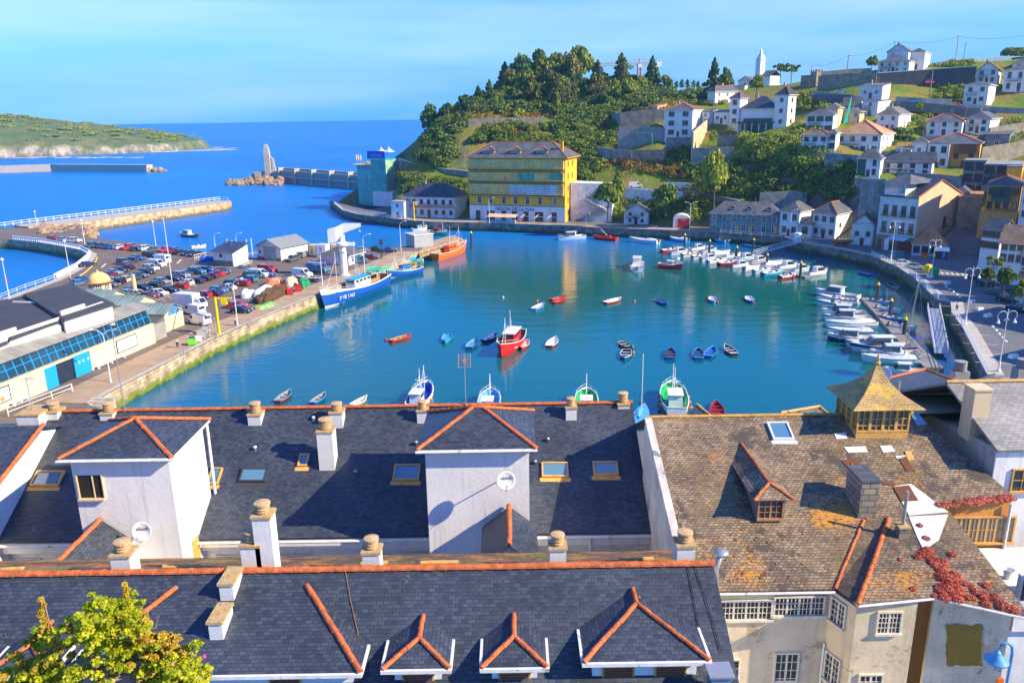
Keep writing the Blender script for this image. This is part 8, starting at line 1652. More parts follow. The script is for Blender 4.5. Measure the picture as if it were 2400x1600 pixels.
g=MB();g.box(Wd*.04,Wd+.02,-.05,-.0,Hh*.9,Hh*.93)
q=atz(2205,606);ks2=thing('kiosk','small kiosk with white awning and posters at the lane corner','kiosk',(q.x,q.y,3),-.5);g=MB();g.box(-1.2,1.2,-.8,.8,0,2.1);g.build('body',DMET,ks2);g=MB();slab(g,[(-1.6,-1.4,2.1),(1.8,-1.4,2.1),(1.6,1,2.8),(-1.4,1,2.8)],.08);g.build('awning',GEL,ks2);g=MB();g.box(.2,.9,-.86,-.8,.4,1.8);g.build('poster',BLUEL,ks2);g=MB();g.box(-4.6,-2.8,-.2,.1,0,1.2);g.build('orange_board',ORAP,ks2)
for i,(x,y,r_) in enumerate(((2346,662,3.6),(2395,690,3.4))):
 p=atz(x,y,3);tent((p.x,p.y,3),r_,4.4,['pale blue square parasol among the trees by the promenade','pale blue parasol cut by the right edge'][i],CANV)
# ---------------- warehouses on the quay ----------------
def wh(key,name,lab,cat,pxl,pxc,pxr,pyb,pye,t,wall,roof,spec='',D0=None,chim=0):
 C,u,w,t_,Wd,D,Hh=place(pxl,pxc,pxr,pyb,pye,None,t);HO[key]=house_at(name,lab,cat,C,u,w,t_,Wd,D0 or D,Hh,wall,None,roof,spec,chim,0);return C,u,w,t_,Wd,D0 or D,Hh
C,u,w,t_,Wd,D,Hh=wh('wh','warehouse','white gabled warehouse with grey corrugated roof and tall sliding door','warehouse',604,660,688,612,580,30,WHITE,('gablef',2.0,.5,mat('corrugated_grey',(.24,.26,.26),.6,.2,2),0),'',10)
g=MB();g.box(Wd*.3,Wd*.8,-.08,0,0,Hh*.95);o=g.build('sliding_door',GREYP,HO['wh']);g=MB();g.box(Wd*.55-.03,Wd*.55+.03,-.1,-.08,0,Hh*.7).box(Wd*.3,Wd*.8,-.1,-.08,Hh*.7,Hh*.72);g.build('door_seam',DMET,o);g=MB();g.box(-.02,Wd+.02,-.05,0,0,.7);g.build('brick_base',TERRA,HO['wh']);g=MB();g.box(Wd*.1,Wd*.16,-.05,0,1.6,2.4);g.build('window',GLASS,HO['wh'])
C,u,w,t_,Wd,D,Hh=wh('sh','boat_office','white and cream hut with slanted dark roof and blue roundel','hut',502,548,556,625,592,24,WHITE,('shed',1.8,.5,SLATE,0),'',5.5)
g=MB();g.box(-.03,Wd+.03,-.04,0,0,1.4);g.build('cream_base',STONE,HO['sh']);g=MB();g.lathe([(.5,-.03),(.5,.03),(.01,.03)],16,M=Matrix.Translation((Wd*.4,-.04,Hh*.72)) @ Matrix.Rotation(math.pi/2,4,'X'));g.build('roundel',DRED,HO['sh'])
wh('pav','pavilion','white hip roofed pavilion behind the pale blue minibus','pavilion',755,818,832,622,600,22,WHITE,('hip',2.0,.6,SLATEF,0),'s:1x2',7)
wh('ph','pier_hut','cream flat roofed hut with red slot door on the pier','hut',952,972,1009,581,553,60,GREYP,('flat',.25,.2,GEL,0),'',6)
for (a,b_,c,yb,ye,lab,m_) in ((722,742,750,598,575,'dark cream open fronted store by the outer edge',CREAM),(742,764,770,604,574,'white metal container with double doors',GEL),(772,796,800,600,574,'beige container behind the white crane',CREAM)):
 C,u,w,t_,Wd,D,Hh=place(a,b_,c,yb,ye,None,14);t=thing('container',lab,'container',tuple(C-u*Wd),-t_);g=MB();g.box(0,Wd,0,2.6,0,Hh);g.build('box',m_,t);g=MB();g.box(Wd*.48,Wd*.52,-.05,0,.1,Hh*.95);[g.tube([(Wd*x,-.06,.1),(Wd*x,-.06,Hh*.9)],.04,4) for x in (.25,.75)];g.build('door_bars',GREYP,t)
gr_=thing('red_garage','arched stone garage with bright red roller door in the rock','garage',tuple(atz(1577,534)),-.22);a,b_=atz(1577,534),atz(1614,536);Wd=(b_-a).length;g=MB();g.box(0,Wd,0,6,0,3.0);g.prism([(0,0),(Wd,0),(Wd,6),(0,6)],3.0,3.05);R_=Wd/2;g.loft([[(Wd/2-R_*math.cos(math.pi*i/10),y,3.0+1.3*math.sin(math.pi*i/10)) for i in range(11)] for y in (0,6)]);g.build('vault',WHITE2,gr_);g=MB();g.box(Wd*.28,Wd*.98,-.08,0,0,3.1);g.build('roller_door',REDP,gr_);text('RLM','door_lettering',.7,FRW,gr_,(Wd*.62,-.12,2.5),(math.radians(90),0,0),.01)
fnc=thing('fence','white timber fence with blue nets left of the boat office','fence',tuple(atz(457,612)));a,b_=atz(457,612),atz(484,606);d=b_-a;g=MB();[g.tube([d*k/6,d*k/6+Vector((0,0,1.8))],.05,4) for k in range(7)];g.tube([Vector((0,0,1.7)),d+Vector((0,0,1.7))],.06,4).tube([Vector((0,0,.9)),d+Vector((0,0,.9))],.06,4);g.build('pickets',FRW,fnc);heap('blue tarpaulin bundle behind the white fence',(468,613),(505,610),2.2,1.4,BLUEP,'tarpaulin','tarpaulin',12)
pontoon('landing stage with thin posts outside the parking quay',[atz(545,596,.4),atz(610,590,.4)],1.6)
for i,(x,yt,yb) in enumerate(((535,562,592),(547,566,592),(581,562,598),(592,560,597))):p=atz(x,yb,.3);h=solve(lambda z:-pj((p.x,p.y,z))[1],-yt,0,12);t=thing('thin_pile','thin pale pile, '+ORD[i]+' from the left at the outer landing stage','pile',(p.x,p.y,0),0,'thin piles of the outer landing stage');g=MB();g.tube([(0,0,-1),(0,0,h)],.12,6);g.build('post',GEL,t);g=MB();g.ball((0,0,h+.1),.16,n=6);g.build('cap',GEL,t)
si=thing('pier_sign','tall dark information pillar on the pier apron','sign',tuple(atz(895,607)));h=5.2;g=MB();g.box(-.12,.12,-.1,.1,0,h);g.build('post',DMET,si);g=MB();g.box(-.45,.45,-.06,.06,h-1.3,h);g.build('board',NAVY,si);g=MB();g.box(-.3,.3,-.08,-.061,h-.9,h-.3);g.build('red_mark',REDP,si)
# ---------------- church, ruin, tower crane, poles on the skyline ----------------
C,u,w,t_,Wd,D,Hh=place(1769,1776,1789,186,140,450,62);chh=thing('church','white church with slim tower and pointed spire on the skyline','church',tuple(C-u*Wd),-t_);Wd=D=(Wd+D)/2
g=MB();g.box(0,Wd,0,D,-8,Hh);g.build('tower',WHITE,chh);g=MB();c=Wd/2;g.box(-.3,Wd+.3,-.3,D+.3,Hh,Hh+.3);g.loft([[(c-c*f,c-c*f,Hh+z),(c+c*f,c-c*f,Hh+z),(c+c*f,c+c*f,Hh+z),(c-c*f,c+c*f,Hh+z)] for f,z in ((1,.3),(.55,2.6),(.32,3.6),(.30,4.6),(.08,5.6),(.02,7.2))]);g.build('spire',WHITE,chh)
g=MB();g.box(Wd,Wd+.1,D*.3,D*.7,Hh*.45,Hh*.75);g.build('belfry_window',CREAM,chh);g=MB();g.box(-1,11,D*.2,D*.2+8,-8,1.5);g.build('nave',WHITE,chh);g=MB();slab(g,[(-1.4,D*.2-.4,1.4),(11.4,D*.2-.4,1.4),(11.4,D*.2+4,4.6),(-1.4,D*.2+4,4.6)],.2);slab(g,[(-1.4,D*.2+4,4.6),(11.4,D*.2+4,4.6),(11.4,D*.2+8.4,1.4),(-1.4,D*.2+8.4,1.4)],.2);g.build('nave_roof',SLATEF,chh)
C,u,w,t_,Wd,D,Hh=place(1876,1912,1928,198,168,345,46);ru=thing('stone_ruin','sunlit castellated stone ruin at the end of the terrace wall','ruin',tuple(C-u*Wd),-t_);g=MB();g.box(0,Wd,0,D,-3,Hh*.75);g.box(Wd*.6,Wd,0,D,Hh*.75,Hh);[g.box(Wd*.6+i*Wd*.15,Wd*.6+i*Wd*.15+.5,-.02,.5,Hh,Hh+.8) for i in range(3)];[g.box(Wd-.5,Wd+.02,i*D/5,i*D/5+D*.1,Hh,Hh+.9) for i in range(5)];g.build('walls',STONE,ru)
p=atd(1497,215,520);tc_=thing('tower_crane','orange and white tower crane far behind the wooded hill','crane',tuple(p));h=solve(lambda z:-pj((p.x,p.y,p.z+z))[1],-150,0,60);RW=mat('faded_orange_steel',(.60,.20,.08),.6,.2,1)
def lattice(mb,a,b_,s,n,r):
 a,b_=Vector(a),Vector(b_);d=(b_-a)/n;x=(d.cross(Vector((0,0,1))) if abs(d.normalized().z)<.9 else Vector((1,0,0))).normalized()*s;y=x.cross(d).normalized()*s;cs=[x+y,x-y,-x-y,y-x]
 for c in cs:mb.tube([a+c,b_+c],r,4)
 for i in range(n):
  for k in range(4):mb.tube([a+d*i+cs[k],a+d*(i+1)+cs[(k+1) % 4]],r*.7,3)
g=MB();lattice(g,(0,0,-20),(0,0,h),1.1,16,.28);g.build('mast',RW,tc_);g=MB();lattice(g,(-34,0,h),(14,0,h),.7,24,.16);g.build('jib',mat('pale_orange_steel',(.62,.40,.30),.6,.2,1),tc_);g=MB();g.box(11,14.5,-1,1,h-2,h+1.2);g.build('counterweight',GEL,tc_);g=MB();g.box(-1.2,1.2,-1.5,1.5,h-2.2,h-.2);g.build('cab',GEL,tc_);g=MB();g.tube([(0,0,h),(0,0,h+3)],.4,4).tube([(0,0,h+3),(-25,0,h+.7)],.12,3).tube([(0,0,h+3),(12,0,h+.7)],.12,3);g.build('tie_rods',RW,tc_)
PTOP=[]
for i,(x,yb,yt,dd) in enumerate(((1903,163,152,420),(1984,182,129,335),(2097,108,96,345),(2239,145,84,352),(2259,138,100,360),(2180,217,155,312))):
 p=atd(x,yb,dd);h=solve(lambda z:-pj((p.x,p.y,p.z+z))[1],-yt,0,40);t=thing('utility_pole','utility pole, '+ORD[i]+' from the left on the hill','pole',tuple(p),0,'utility poles on the hilltop') if i<5 else thing('utility_pole','wooden utility pole standing in front of the long dark wall','pole',tuple(p),0,'utility poles on the hilltop');g=MB();g.tube([(0,0,-6),(0,0,h)],[.25,.16],6);g.build('post',WOOD if i in (1,5) else GREYP,t);g=MB();g.box(-.7,.7,-.08,.08,h-.5,h-.35);g.build('crossarm',WOOD,t);PTOP.append(Vector((p.x,p.y,p.z+h-.3)))
for i,(a,b_) in enumerate(((PTOP[0],PTOP[1]),(PTOP[1],PTOP[2]),(PTOP[2],PTOP[3]),(PTOP[3],atd(2420,78,352)))):
 t=thing('power_line','sagging power line, '+ORD[i]+' span from the left over the hilltop','cable',tuple(a),0,'power lines over the hilltop');g=MB();g.tube([(b_-a)*k/12-Vector((0,0,1.6*4*(k/12)*(1-k/12))) for k in range(13)],.05,4);g.build('wire',DMET,t)
# ---------------- walls and roads on the slope ----------------
def wallseg(lab,pts,m_,th=.6,name='retaining_wall',cat='wall',group=None,down=4.0,cap=None):
 """pts: (px, py_top, py_base, depth)"""
 a0=atd(pts[0][0],pts[0][2],pts[0][3]);t=thing(name,lab,cat,tuple(a0),0,group);B_=[];T_=[]
 for px,pt,pb_,dd in pts:b_=atd(px,pb_,dd);h=solve(lambda z:-pj((b_.x,b_.y,b_.z+z))[1],-pt,0,60);B_.append(b_);T_.append(h)
 g=MB();R_=[]
 for i,(b_,h) in enumerate(zip(B_,T_)):
  d=(B_[min(i+1,len(B_)-1)]-B_[max(0,i-1)]);n=Vector((-d.y,d.x,0)).normalized()*th;R_.append([b_-Vector((0,0,down)),b_+Vector((0,0,h)),b_+n+Vector((0,0,h)),b_+n-Vector((0,0,down))])
 g.loft([r[::-1] for r in R_]);g.build('wall',m_,t,world=True)
 if cap:g=MB();g.loft([[r[1]+Vector((0,0,.002)),r[1]+Vector((0,0,.25)),r[2]+Vector((0,0,.25)),r[2]+Vector((0,0,.002))][::-1] for r in R_]);g.build('coping',cap,t,world=True)
 return t
for q in (('long dark retaining wall with white coping below the hilltop house',[(2055,172,196,322),(2180,163,192,318),(2285,156,189,312)],mat('dark_wall',(.09,.09,.09),.9,.25,.4,.3,3),WHITE),
 ('rough stone garden wall left of the long dark wall',[(1915,178,214,338),(1985,172,212,330),(2052,170,200,324)],STONE,None),('terrace wall with railing on the ridge left of the hilltop house',[(1925,168,182,342),(1990,162,180,340),(2040,160,178,338)],STONEG,None),
 ('low grey wall along the lane under the stone wall',[(1905,213,224,312),(1990,222,236,300),(2070,240,252,292)],GREY,None),('grey wall along the terrace road with the light blue car',[(2098,226,238,294),(2160,230,243,290),(2230,232,245,288)],GREY,None),
 ('pale blue white skyline wall at the far right hilltop',[(2240,138,148,352),(2310,136,146,350),(2370,133,144,348)],WHITE,None),('grey parapet wall below the terrace at the upper right',[(2230,246,256,287),(2320,250,262,284),(2400,254,268,280)],GREY,None),
 ('sunlit sloping stone wall left of the three storey house',[(1453,264,296,322),(1500,258,294,320),(1556,256,296,318)],STONE,None),('shaded short wall end left of the sunlit stone wall',[(1430,266,290,334),(1453,265,292,322)],STONEG,None),
 ('high rising buttress wall with sunlit side right of the three storey house',[(1624,310,352,283),(1652,285,330,300),(1677,262,300,318)],mat('sun_toned_wall',(.62,.48,.30),.9,.25,.6,.3,5),None),('grey garden wall under the buttress wall',[(1622,347,378,280),(1668,346,380,278),(1718,344,376,276)],STONEG,None),  # buttress wall: sunlit tone put into its base colour
 ('tan block retaining wall with pilasters below the sports court',[(1480,352,388,296),(1520,351,384,293),(1557,350,382,290)],STONE,None),('dark low wall left of the tan block wall',[(1400,345,362,305),(1440,350,366,300),(1480,353,374,297)],STONEG,None),
 ('grey court wall in the shade behind the green goal frame',[(1448,298,338,312),(1500,296,340,310),(1560,300,345,306)],GREY,None),('weathered wall under the terrace of the three storey house',[(1560,322,350,298),(1590,322,356,296),(1624,322,360,294)],STONEG,None),
 ('blue grey quarried wall below the manor terrace',[(1680,318,345,290),(1740,318,346,286),(1755,318,340,285)],STONEG,None),('pale retaining wall below the cliff road',[(1385,441,448,284),(1465,440,458,279),(1535,447,468,275),(1640,453,470,268)],WHITE2,None),
 ('white roadside wall with small arched niche on the cliff road',[(1556,428,446,276),(1590,428,447,274),(1621,430,449,272)],WHITE2,None),('stone base wall under the green panelled house',[(1998,416,460,238),(2035,418,470,236),(2062,420,478,234)],STONEG,None),
 ('tall weathered wall rising behind the boarded quayside house',[(2008,418,520,228),(2040,420,540,224),(2062,420,560,222)],STONEG,None),('garden wall under the orange roofed house',[(1933,358,372,247),(1990,362,380,244),(2010,364,385,242)],STONEG,None),
 ('old stone wall behind the grey waterfront roofs',[(1780,452,470,252),(1850,448,468,250),(1890,452,470,248)],STONEG,None),('curved shaded wall edge below the wooded headland road',[(935,372,400,350),(975,385,410,336),(1040,396,420,325),(1104,403,430,318)],STONEG,mat('cream_coping',(.70,.62,.40),.8,.2,1)),('grey terrace wall behind the peach building',[(2100,402,428,233),(2190,408,436,229),(2250,415,448,224)],STONEG,None),('rough stone wall stepping up behind the yellow villa side',[(2300,345,372,242),(2350,338,366,244),(2400,330,360,246)],STONE,None),('dark stone garden wall under the white cottage',[(2165,318,334,257),(2230,320,336,255),(2262,322,338,254)],STONEG,None),('broken stone terrace wall at the right below the big sunlit wall',[(2318,300,322,262),(2362,292,318,264),(2410,285,312,266)],STONE,None),('stone ridge wall along the grassy path of the wooded hill',[(1098,279,292,338),(1180,276,296,338),(1280,274,292,338)],STONE,None)):  # headland road coping has a plain cream colour
 wallseg(q[0],q[1],q[2],cap=q[3])
def road(name,pts,w,m_,dz=.25):
 P_=[atd(*q) for q in pts];Q_=[]
 for a,b_ in zip(P_,P_[1:]):Q_+=[a.lerp(b_,k/6) for k in range(6)]
 Q_.append(P_[-1]);g=MB();L_=[]
 for i,p in enumerate(Q_):d=(Q_[min(i+1,len(Q_)-1)]-Q_[max(0,i-1)]);n=Vector((-d.y,d.x,0)).normalized()*w/2;L_.append([p-n+Vector((0,0,dz)),p+n+Vector((0,0,dz)),p+n-Vector((0,0,3)),p-n-Vector((0,0,3))])
 g.loft(L_);return struct(g.build(name,m_))
road('cliff_road',[(1340,432,292),(1400,436,288),(1480,441,282),(1560,448,276),(1660,452,268),(1740,470,258)],5.5,ASPHD)
road('headland_road',[(1110,410,322),(1040,402,330),(975,392,342),(950,378,360),(960,362,388),(992,350,420)],8,ASPHD)
road('terrace_road',[(2090,240,293),(2160,243,290),(2240,250,287),(2330,262,284)],5,ASPHD);road('hill_lane',[(1900,224,312),(1985,225,302),(2050,236,297)],5,ASPHD)
st=[P2(2250,640),P2(2225,610),P2(2240,575),P2(2262,552)]
road('steep_lane',[(2240,640,pj((*P2(2240,640),3))[2]),(2245,600,pj((*P2(2245,600),3))[2]),(2262,556,205),(2290,520,215),(2310,480,224)],9,ASPHD,.1)
railing('railing','thin roadside railing along the cliff road',[tuple(atd(*q)) for q in ((1392,438,284),(1460,441,279),(1540,449,274),(1640,455,267))],1.0,2.5,GREYP,atd(1392,438,284).z,2)
gl=thing('goal_frame','green steel goal frame standing in the hillside court','goal frame',tuple(atd(1488,345,300)));a,b_=atd(1488,345,300),atd(1528,345,298);d=b_-a;up=Vector((0,0,5.2));g=MB();g.tube([Vector(),up,d+up,d],.16,6);g.build('frame',GREENP,gl);g=MB();g.tube([d*.35+up,d*.35+up*.6,d+up*.6],.08,4);g.build('inner_frame',CYANP,gl)
sf=thing('scaffold_net','bright green scaffold net and pole between the cliff houses','scaffold',tuple(atd(1975,292,268)));h=9;g=MB();g.loft([[(0,0,0),(1.6,.2,.5),(1.6,.6,.5),(0,.4,0)],[(1.2,0,h*.5),(2.1,.2,h*.55),(2.1,.5,h*.55),(1.2,.4,h*.5)],[(2.0,0,h),(2.3,.1,h),(2.3,.3,h),(2.0,.2,h)]]);g.build('net',mat('green_net',(.02,.50,.28),.7,.3,2),sf);g=MB();g.tube([(-1.5,0,0),(-1.5,0,h*.8)],.1,5);g.build('pole',YEL,sf)
fo=[]
rg=random.Random(5)
for i in range(120):
 if i<60:px,py=rg.uniform(360,500),0;py=356-(px-360)*.03+rg.uniform(-1,1.2)
 elif i<90:px,py=rg.uniform(490,545),rg.uniform(343,353)
 else:px,py=rg.uniform(-5,340),rg.uniform(368,371)
 fo.append((px,py))
g=MB()
for px,py in fo:
 p=atz(px,py,.05);r=rg.uniform(3,9);g.poly([(p.x+r*1.6*math.cos(a)*rg.uniform(.5,1.2),p.y+r*.9*math.sin(a)*rg.uniform(.5,1.2),.06+rg.random()*.3) for a in [k*math.pi/3.5 for k in range(7)]])
o=g.build('surf_foam',WHITE);tag(o,'white surf breaking along the foot of the headland','surf',None,'stuff')
# ---------------- hidden town east of the promenade, whose roofs keep the waterfront in shade ----------------
for i,(x,y,wd,dp,hh) in enumerate(((132,168,16,14,19),(122,142,15,14,18),(112,116,15,14,17),(104,92,14,14,17),(150,150,18,16,26),(140,118,18,16,25))):
 t_=math.radians(62);u=Vector((math.cos(t_),-math.sin(t_),0));w=Vector((math.sin(t_),math.cos(t_),0));C=Vector((x,y,3))
 house_at('town_house','plastered town house, '+ORD[i]+' in the street beyond the right edge','house',C,u,w,t_,wd,dp,hh,WHITE if i % 2 else CREAM,None,('hip',3,.5,SLATEF,0),'f:5x4',1,3,'town houses beyond the right edge')
# ---------------- trees and plants ----------------
BARK=mat('bark',(.14,.10,.07),.9,.3,3,.5,8)
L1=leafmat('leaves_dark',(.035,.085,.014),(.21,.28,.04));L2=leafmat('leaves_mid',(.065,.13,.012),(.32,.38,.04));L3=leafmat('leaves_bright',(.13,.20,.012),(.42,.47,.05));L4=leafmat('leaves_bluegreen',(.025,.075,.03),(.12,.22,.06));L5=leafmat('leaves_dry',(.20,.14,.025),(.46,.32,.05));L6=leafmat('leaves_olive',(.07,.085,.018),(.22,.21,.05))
def crownmesh(kind,seed):
 rg=np.random.default_rng(seed)
 if kind=='broad':
  n=26;d=rg.normal(size=(n,3));d /= np.linalg.norm(d,axis=1)[:,None];d[:,2]=np.abs(d[:,2])*1.0-.25;cs=d*rg.uniform(.25,.75,(n,1))*np.array([.95,.95,.85])+np.array([0,0,.62]);r=rg.uniform(.18,.36,n);rs=np.stack([r,r,r*.8],1);return leafcloud(cs,rs,120,.10,.4,.3,rng=rg)
 if kind=='conifer':
  cs=[];rs=[]
  for i in range(17):
   z=.10+i*.053*1.0;R_=(1-z/1.04)*.62
   for k in range(max(3,int(9*(1-z)))):a=rg.random()*6.28;rr=R_*rg.uniform(.45,1.05);cs.append((rr*math.cos(a),rr*math.sin(a),z+rg.uniform(-.02,.02)-.04*rr));s=.09+.10*(1-z);rs.append((s,s,s*.42))
  cs.append((0,0,1.0));rs.append((.04,.04,.08));return leafcloud(cs,rs,60,.07,.1,.2,rng=rg)
 if kind=='pine':
  n=13;a=rg.random(n)*6.28;rr=rg.uniform(.1,.75,n);cs=np.stack([rr*np.cos(a),rr*np.sin(a),rg.uniform(.6,.98,n)-rr*.15],1);r=rg.uniform(.2,.34,n);return leafcloud(cs,np.stack([r,r,r*.45],1),130,.07,.5,.3,rng=rg)
 if kind=='cypress':
  cs=[];rs=[]
  for i in range(26):z=.06+i*.036;R_=.30*math.sin(min(1,(1.02-z)*1.7)*math.pi/2);a=rg.random()*6.28;cs.append((R_*.45*math.cos(a),R_*.45*math.sin(a),z));rs.append((R_*.7+.02,)*2+(.07,))
  return leafcloud(cs,rs,75,.05,.1,.5,rng=rg)
 if kind=='euca':
  n=20;z=rg.uniform(.42,1.0,n);a=rg.random(n)*6.28;rr=rg.uniform(.05,.42,n)*(1.25-z*.6);cs=np.stack([rr*np.cos(a),rr*np.sin(a),z],1);r=rg.uniform(.10,.22,n);return leafcloud(cs,np.stack([r,r,r*1.0],1)*1.25,120,.075,.2,.25,rng=rg)
 if kind=='bare':
  cs=[];n=22;a=rg.random(n)*6.28;z=rg.uniform(.3,1,n);rr=rg.uniform(.0,.45,n);return leafcloud(np.stack([rr*np.cos(a),rr*np.sin(a),z],1),np.full((n,3),.16),26,.05,.1,.1,rng=rg)
CM={};TM={}
def trunkmesh(kind,seed):
 rg=random.Random(seed);mb=MB();top={'broad':.75,'conifer':.97,'pine':.85,'cypress':.8,'euca':.95,'bare':.8}[kind];r0={'conifer':.035,'cypress':.03}.get(kind,.042)
 mb.tube([(0,0,-.12),(rg.uniform(-.02,.02),rg.uniform(-.02,.02),top*.4),(rg.uniform(-.05,.05),rg.uniform(-.05,.05),top)],[r0*1.3,r0*.8,r0*.25],7)
 for i in range(9 if kind in ('broad','pine','bare') else 6):
  a=rg.random()*6.28;z=top*rg.uniform(.35,.9);l_=rg.uniform(.25,.5)*(1 if kind in ('broad','pine','bare') else .6);mb.tube([(0,0,z),(l_*.5*math.cos(a),l_*.5*math.sin(a),z+.08),(l_*math.cos(a),l_*math.sin(a),z+.2)],[r0*.5,r0*.3,r0*.1],5)
 o=mb.build('trunk',BARK);me=o.data;COL.objects.unlink(o);bpy.data.objects.remove(o);return me
def tree(lab,kind,pos,h,wd,m_,group=None,name=None,seed=0):
 k=(kind,seed % 3,m_.name)
 if k not in CM:CM[k]=quadmesh('crown',crownmesh(kind,seed % 3+10),m_);TM[(kind,seed % 3)]=TM.get((kind,seed % 3)) or trunkmesh(kind,seed % 3)
 nm=name or {'broad':'broadleaf_tree','conifer':'conifer_tree','pine':'umbrella_pine','cypress':'cypress_tree','euca':'eucalyptus_tree','bare':'sparse_tree'}[kind]
 base={'broad':.95,'conifer':.62,'pine':1.0,'cypress':.32,'euca':.5,'bare':.5}[kind]
 t=thing(nm,lab,'tree',pos,random.random()*6.28,group,(wd/2/base,wd/2/base,h));link('trunk',TM[(kind,seed % 3)],t);link('crown',CM[k],t);return t
def ptree(lab,kind,px,pyb,pyt,wpx,dd,m_,seed=0,group=None,name=None):
 p=atd(px,pyb,dd);z=hz(p.x,p.y);h=solve(lambda q:-pj((p.x,p.y,p.z+q))[1],-pyt,0,60);tree(lab,kind,(p.x,p.y,p.z),h,wpx*dd/F,m_,group,name,seed)
GW='trees on the wooded headland'
TR=[('bushy','broad',1010,330,262,60,385,L4),('low','broad',1045,300,250,60,380,L4),('dark pointed','conifer',1122,250,204,42,372,L4),('tall pointed','conifer',1148,255,192,50,368,L1),('spreading dark','broad',1095,290,232,64,365,L4),('blue green','conifer',1185,235,152,70,395,L4),('grey green','broad',1222,232,150,74,392,L4),('full crowned','broad',1272,225,132,92,400,L1),('olive crowned','broad',1308,228,140,74,396,L2),('slim','euca',1245,268,192,50,352,L6),('tall olive','euca',1292,262,178,54,352,L6),
 ('highest leafy','broad',1358,225,126,88,398,L2),('second highest','euca',1338,235,140,60,385,L6),('thin bare topped','bare',1332,262,196,50,350,L6),('dark conical','conifer',1400,232,148,66,395,L4),('broad conical','conifer',1455,228,132,84,392,L4),('brown tinted','bare',1462,225,150,60,388,L6),('leafless pale','bare',1405,258,200,56,350,L6),('rounded bright','broad',1475,240,196,56,350,L3),('isolated dark','conifer',1527,216,138,62,385,L4),('small rounded','broad',1562,218,182,40,380,L2),
 ('rounded mid green','broad',1215,300,262,50,345,L2),('slender green','conifer',1305,290,215,48,345,L2),('shaded inner','broad',1368,262,196,66,360,L1),('small dark shrubby','broad',1412,262,226,46,345,L1),('dark inner','broad',1220,262,210,80,372,L1),('dark hill crest','broad',1165,268,222,70,368,L4),('far crest','broad',1500,232,190,50,370,L2)]
ADJ=['at the seaward foot','on the seaward slope','on the left shoulder','next on the left shoulder','below the left shoulder','at the left of the crest','left of the crest middle','at the crest middle','right of the crest middle','in front of the crest','in front of the crest, farther right','near the summit','beside the summit','below the summit','right of the summit','left of the tower crane','just left of the tower crane','on the right slope','above the brown terrace','right of the tower crane','farthest right of the headland group','above the yellow inn roof','over the path end','in the shade below the summit','on the slope above the court','in the shade behind the slim trees','behind the grassy path','below the tower crane']
for i,(ad,kd,px,yb,yt,wp,dd,m_) in enumerate(TR):ptree(f'{ad} tree {ADJ[i]} of the wooded headland',kd,px,yb,yt,wp,dd,m_,i,GW)
rg_=random.Random(31)
for i in range(46):
 px=rg_.choice([rg_.uniform(1120,1420)]*3+[rg_.uniform(1400,1560),rg_.uniform(1010,1120)]);crest=float(np.interp(px,[1010,1080,1130,1180,1250,1350,1420,1480,1560],[268,236,206,168,150,146,165,176,196]));dd=rg_.uniform(356,398);h_=rg_.uniform(46,74);yt=crest+rg_.uniform(0,30)+(398-dd)*.7
 ptree('leafy tree packed into the canopy of the wooded headland',rg_.choice(['broad','broad','euca','conifer']),px,yt+h_,yt,rg_.uniform(52,84),dd,rg_.choice([L1,L2,L4,L2,L6]),i,GW)
for i,(lab,kd,px,yb,yt,wp,dd,m_) in enumerate([('big dark conifer standing above the sunlit white house','conifer',1670,240,144,62,350,L4),('dark rounded tree right of the big conifer','broad',1702,226,168,44,360,L1),('green tree in front of the small chapel house','broad',1772,225,184,46,345,L2),('left umbrella pine beside the church','pine',1828,190,146,42,400,L1),('right umbrella pine beside the church','pine',1854,190,150,42,398,L1),('first small cypress in the hedge line','cypress',1585,206,190,11,420,L4),('second small cypress in the hedge line','cypress',1598,206,186,12,420,L4),('third small cypress in the hedge line','cypress',1611,206,186,12,420,L4),('fourth small cypress in the hedge line','cypress',1625,206,188,12,420,L4),('fifth small cypress in the hedge line','cypress',1636,206,190,10,420,L4),
 ('round tree at the left of the hilltop house','broad',2042,168,136,32,330,L2),('bright sunlit slender tree against the right cliff','conifer',1655,450,375,62,262,L3),('big bright leafy tree right of the cliff road','broad',1672,500,385,90,256,L3),('yellow green poplar like tree rising above the cliff road','conifer',1447,452,402,40,276,L3),('broad green tree between stairs and quay cottage','broad',1425,510,440,80,262,L2),('dark dense tree above the red garage','broad',1560,500,445,80,258,L1),('plane tree clipped flat on the promenade','pine',2325,648,598,50,150,L1),
 ('bright shrubby tree on the garden slope below the silver car','broad',1888,262,222,40,312,L3),('small tree by the yellow house','broad',2150,268,246,30,282,L2),('small bare plane tree in front of the manor','bare',1712,316,292,30,288,L3),('young tree in the walled garden','broad',1672,345,312,26,284,L3)]):ptree(lab,kd,px,yb,yt,wp,dd,m_,i)
for i,(px,yb,yt,wp,dd) in enumerate(((2352,690,640,60,122),(2398,720,664,60,112),(2310,668,634,40,138))):ptree(['dark leafy tree behind the parked cars','dark leafy tree at the right edge above the cars','small dark tree beside the first parked cars'][i],'broad',px,yb,yt,wp,dd,L1,i)
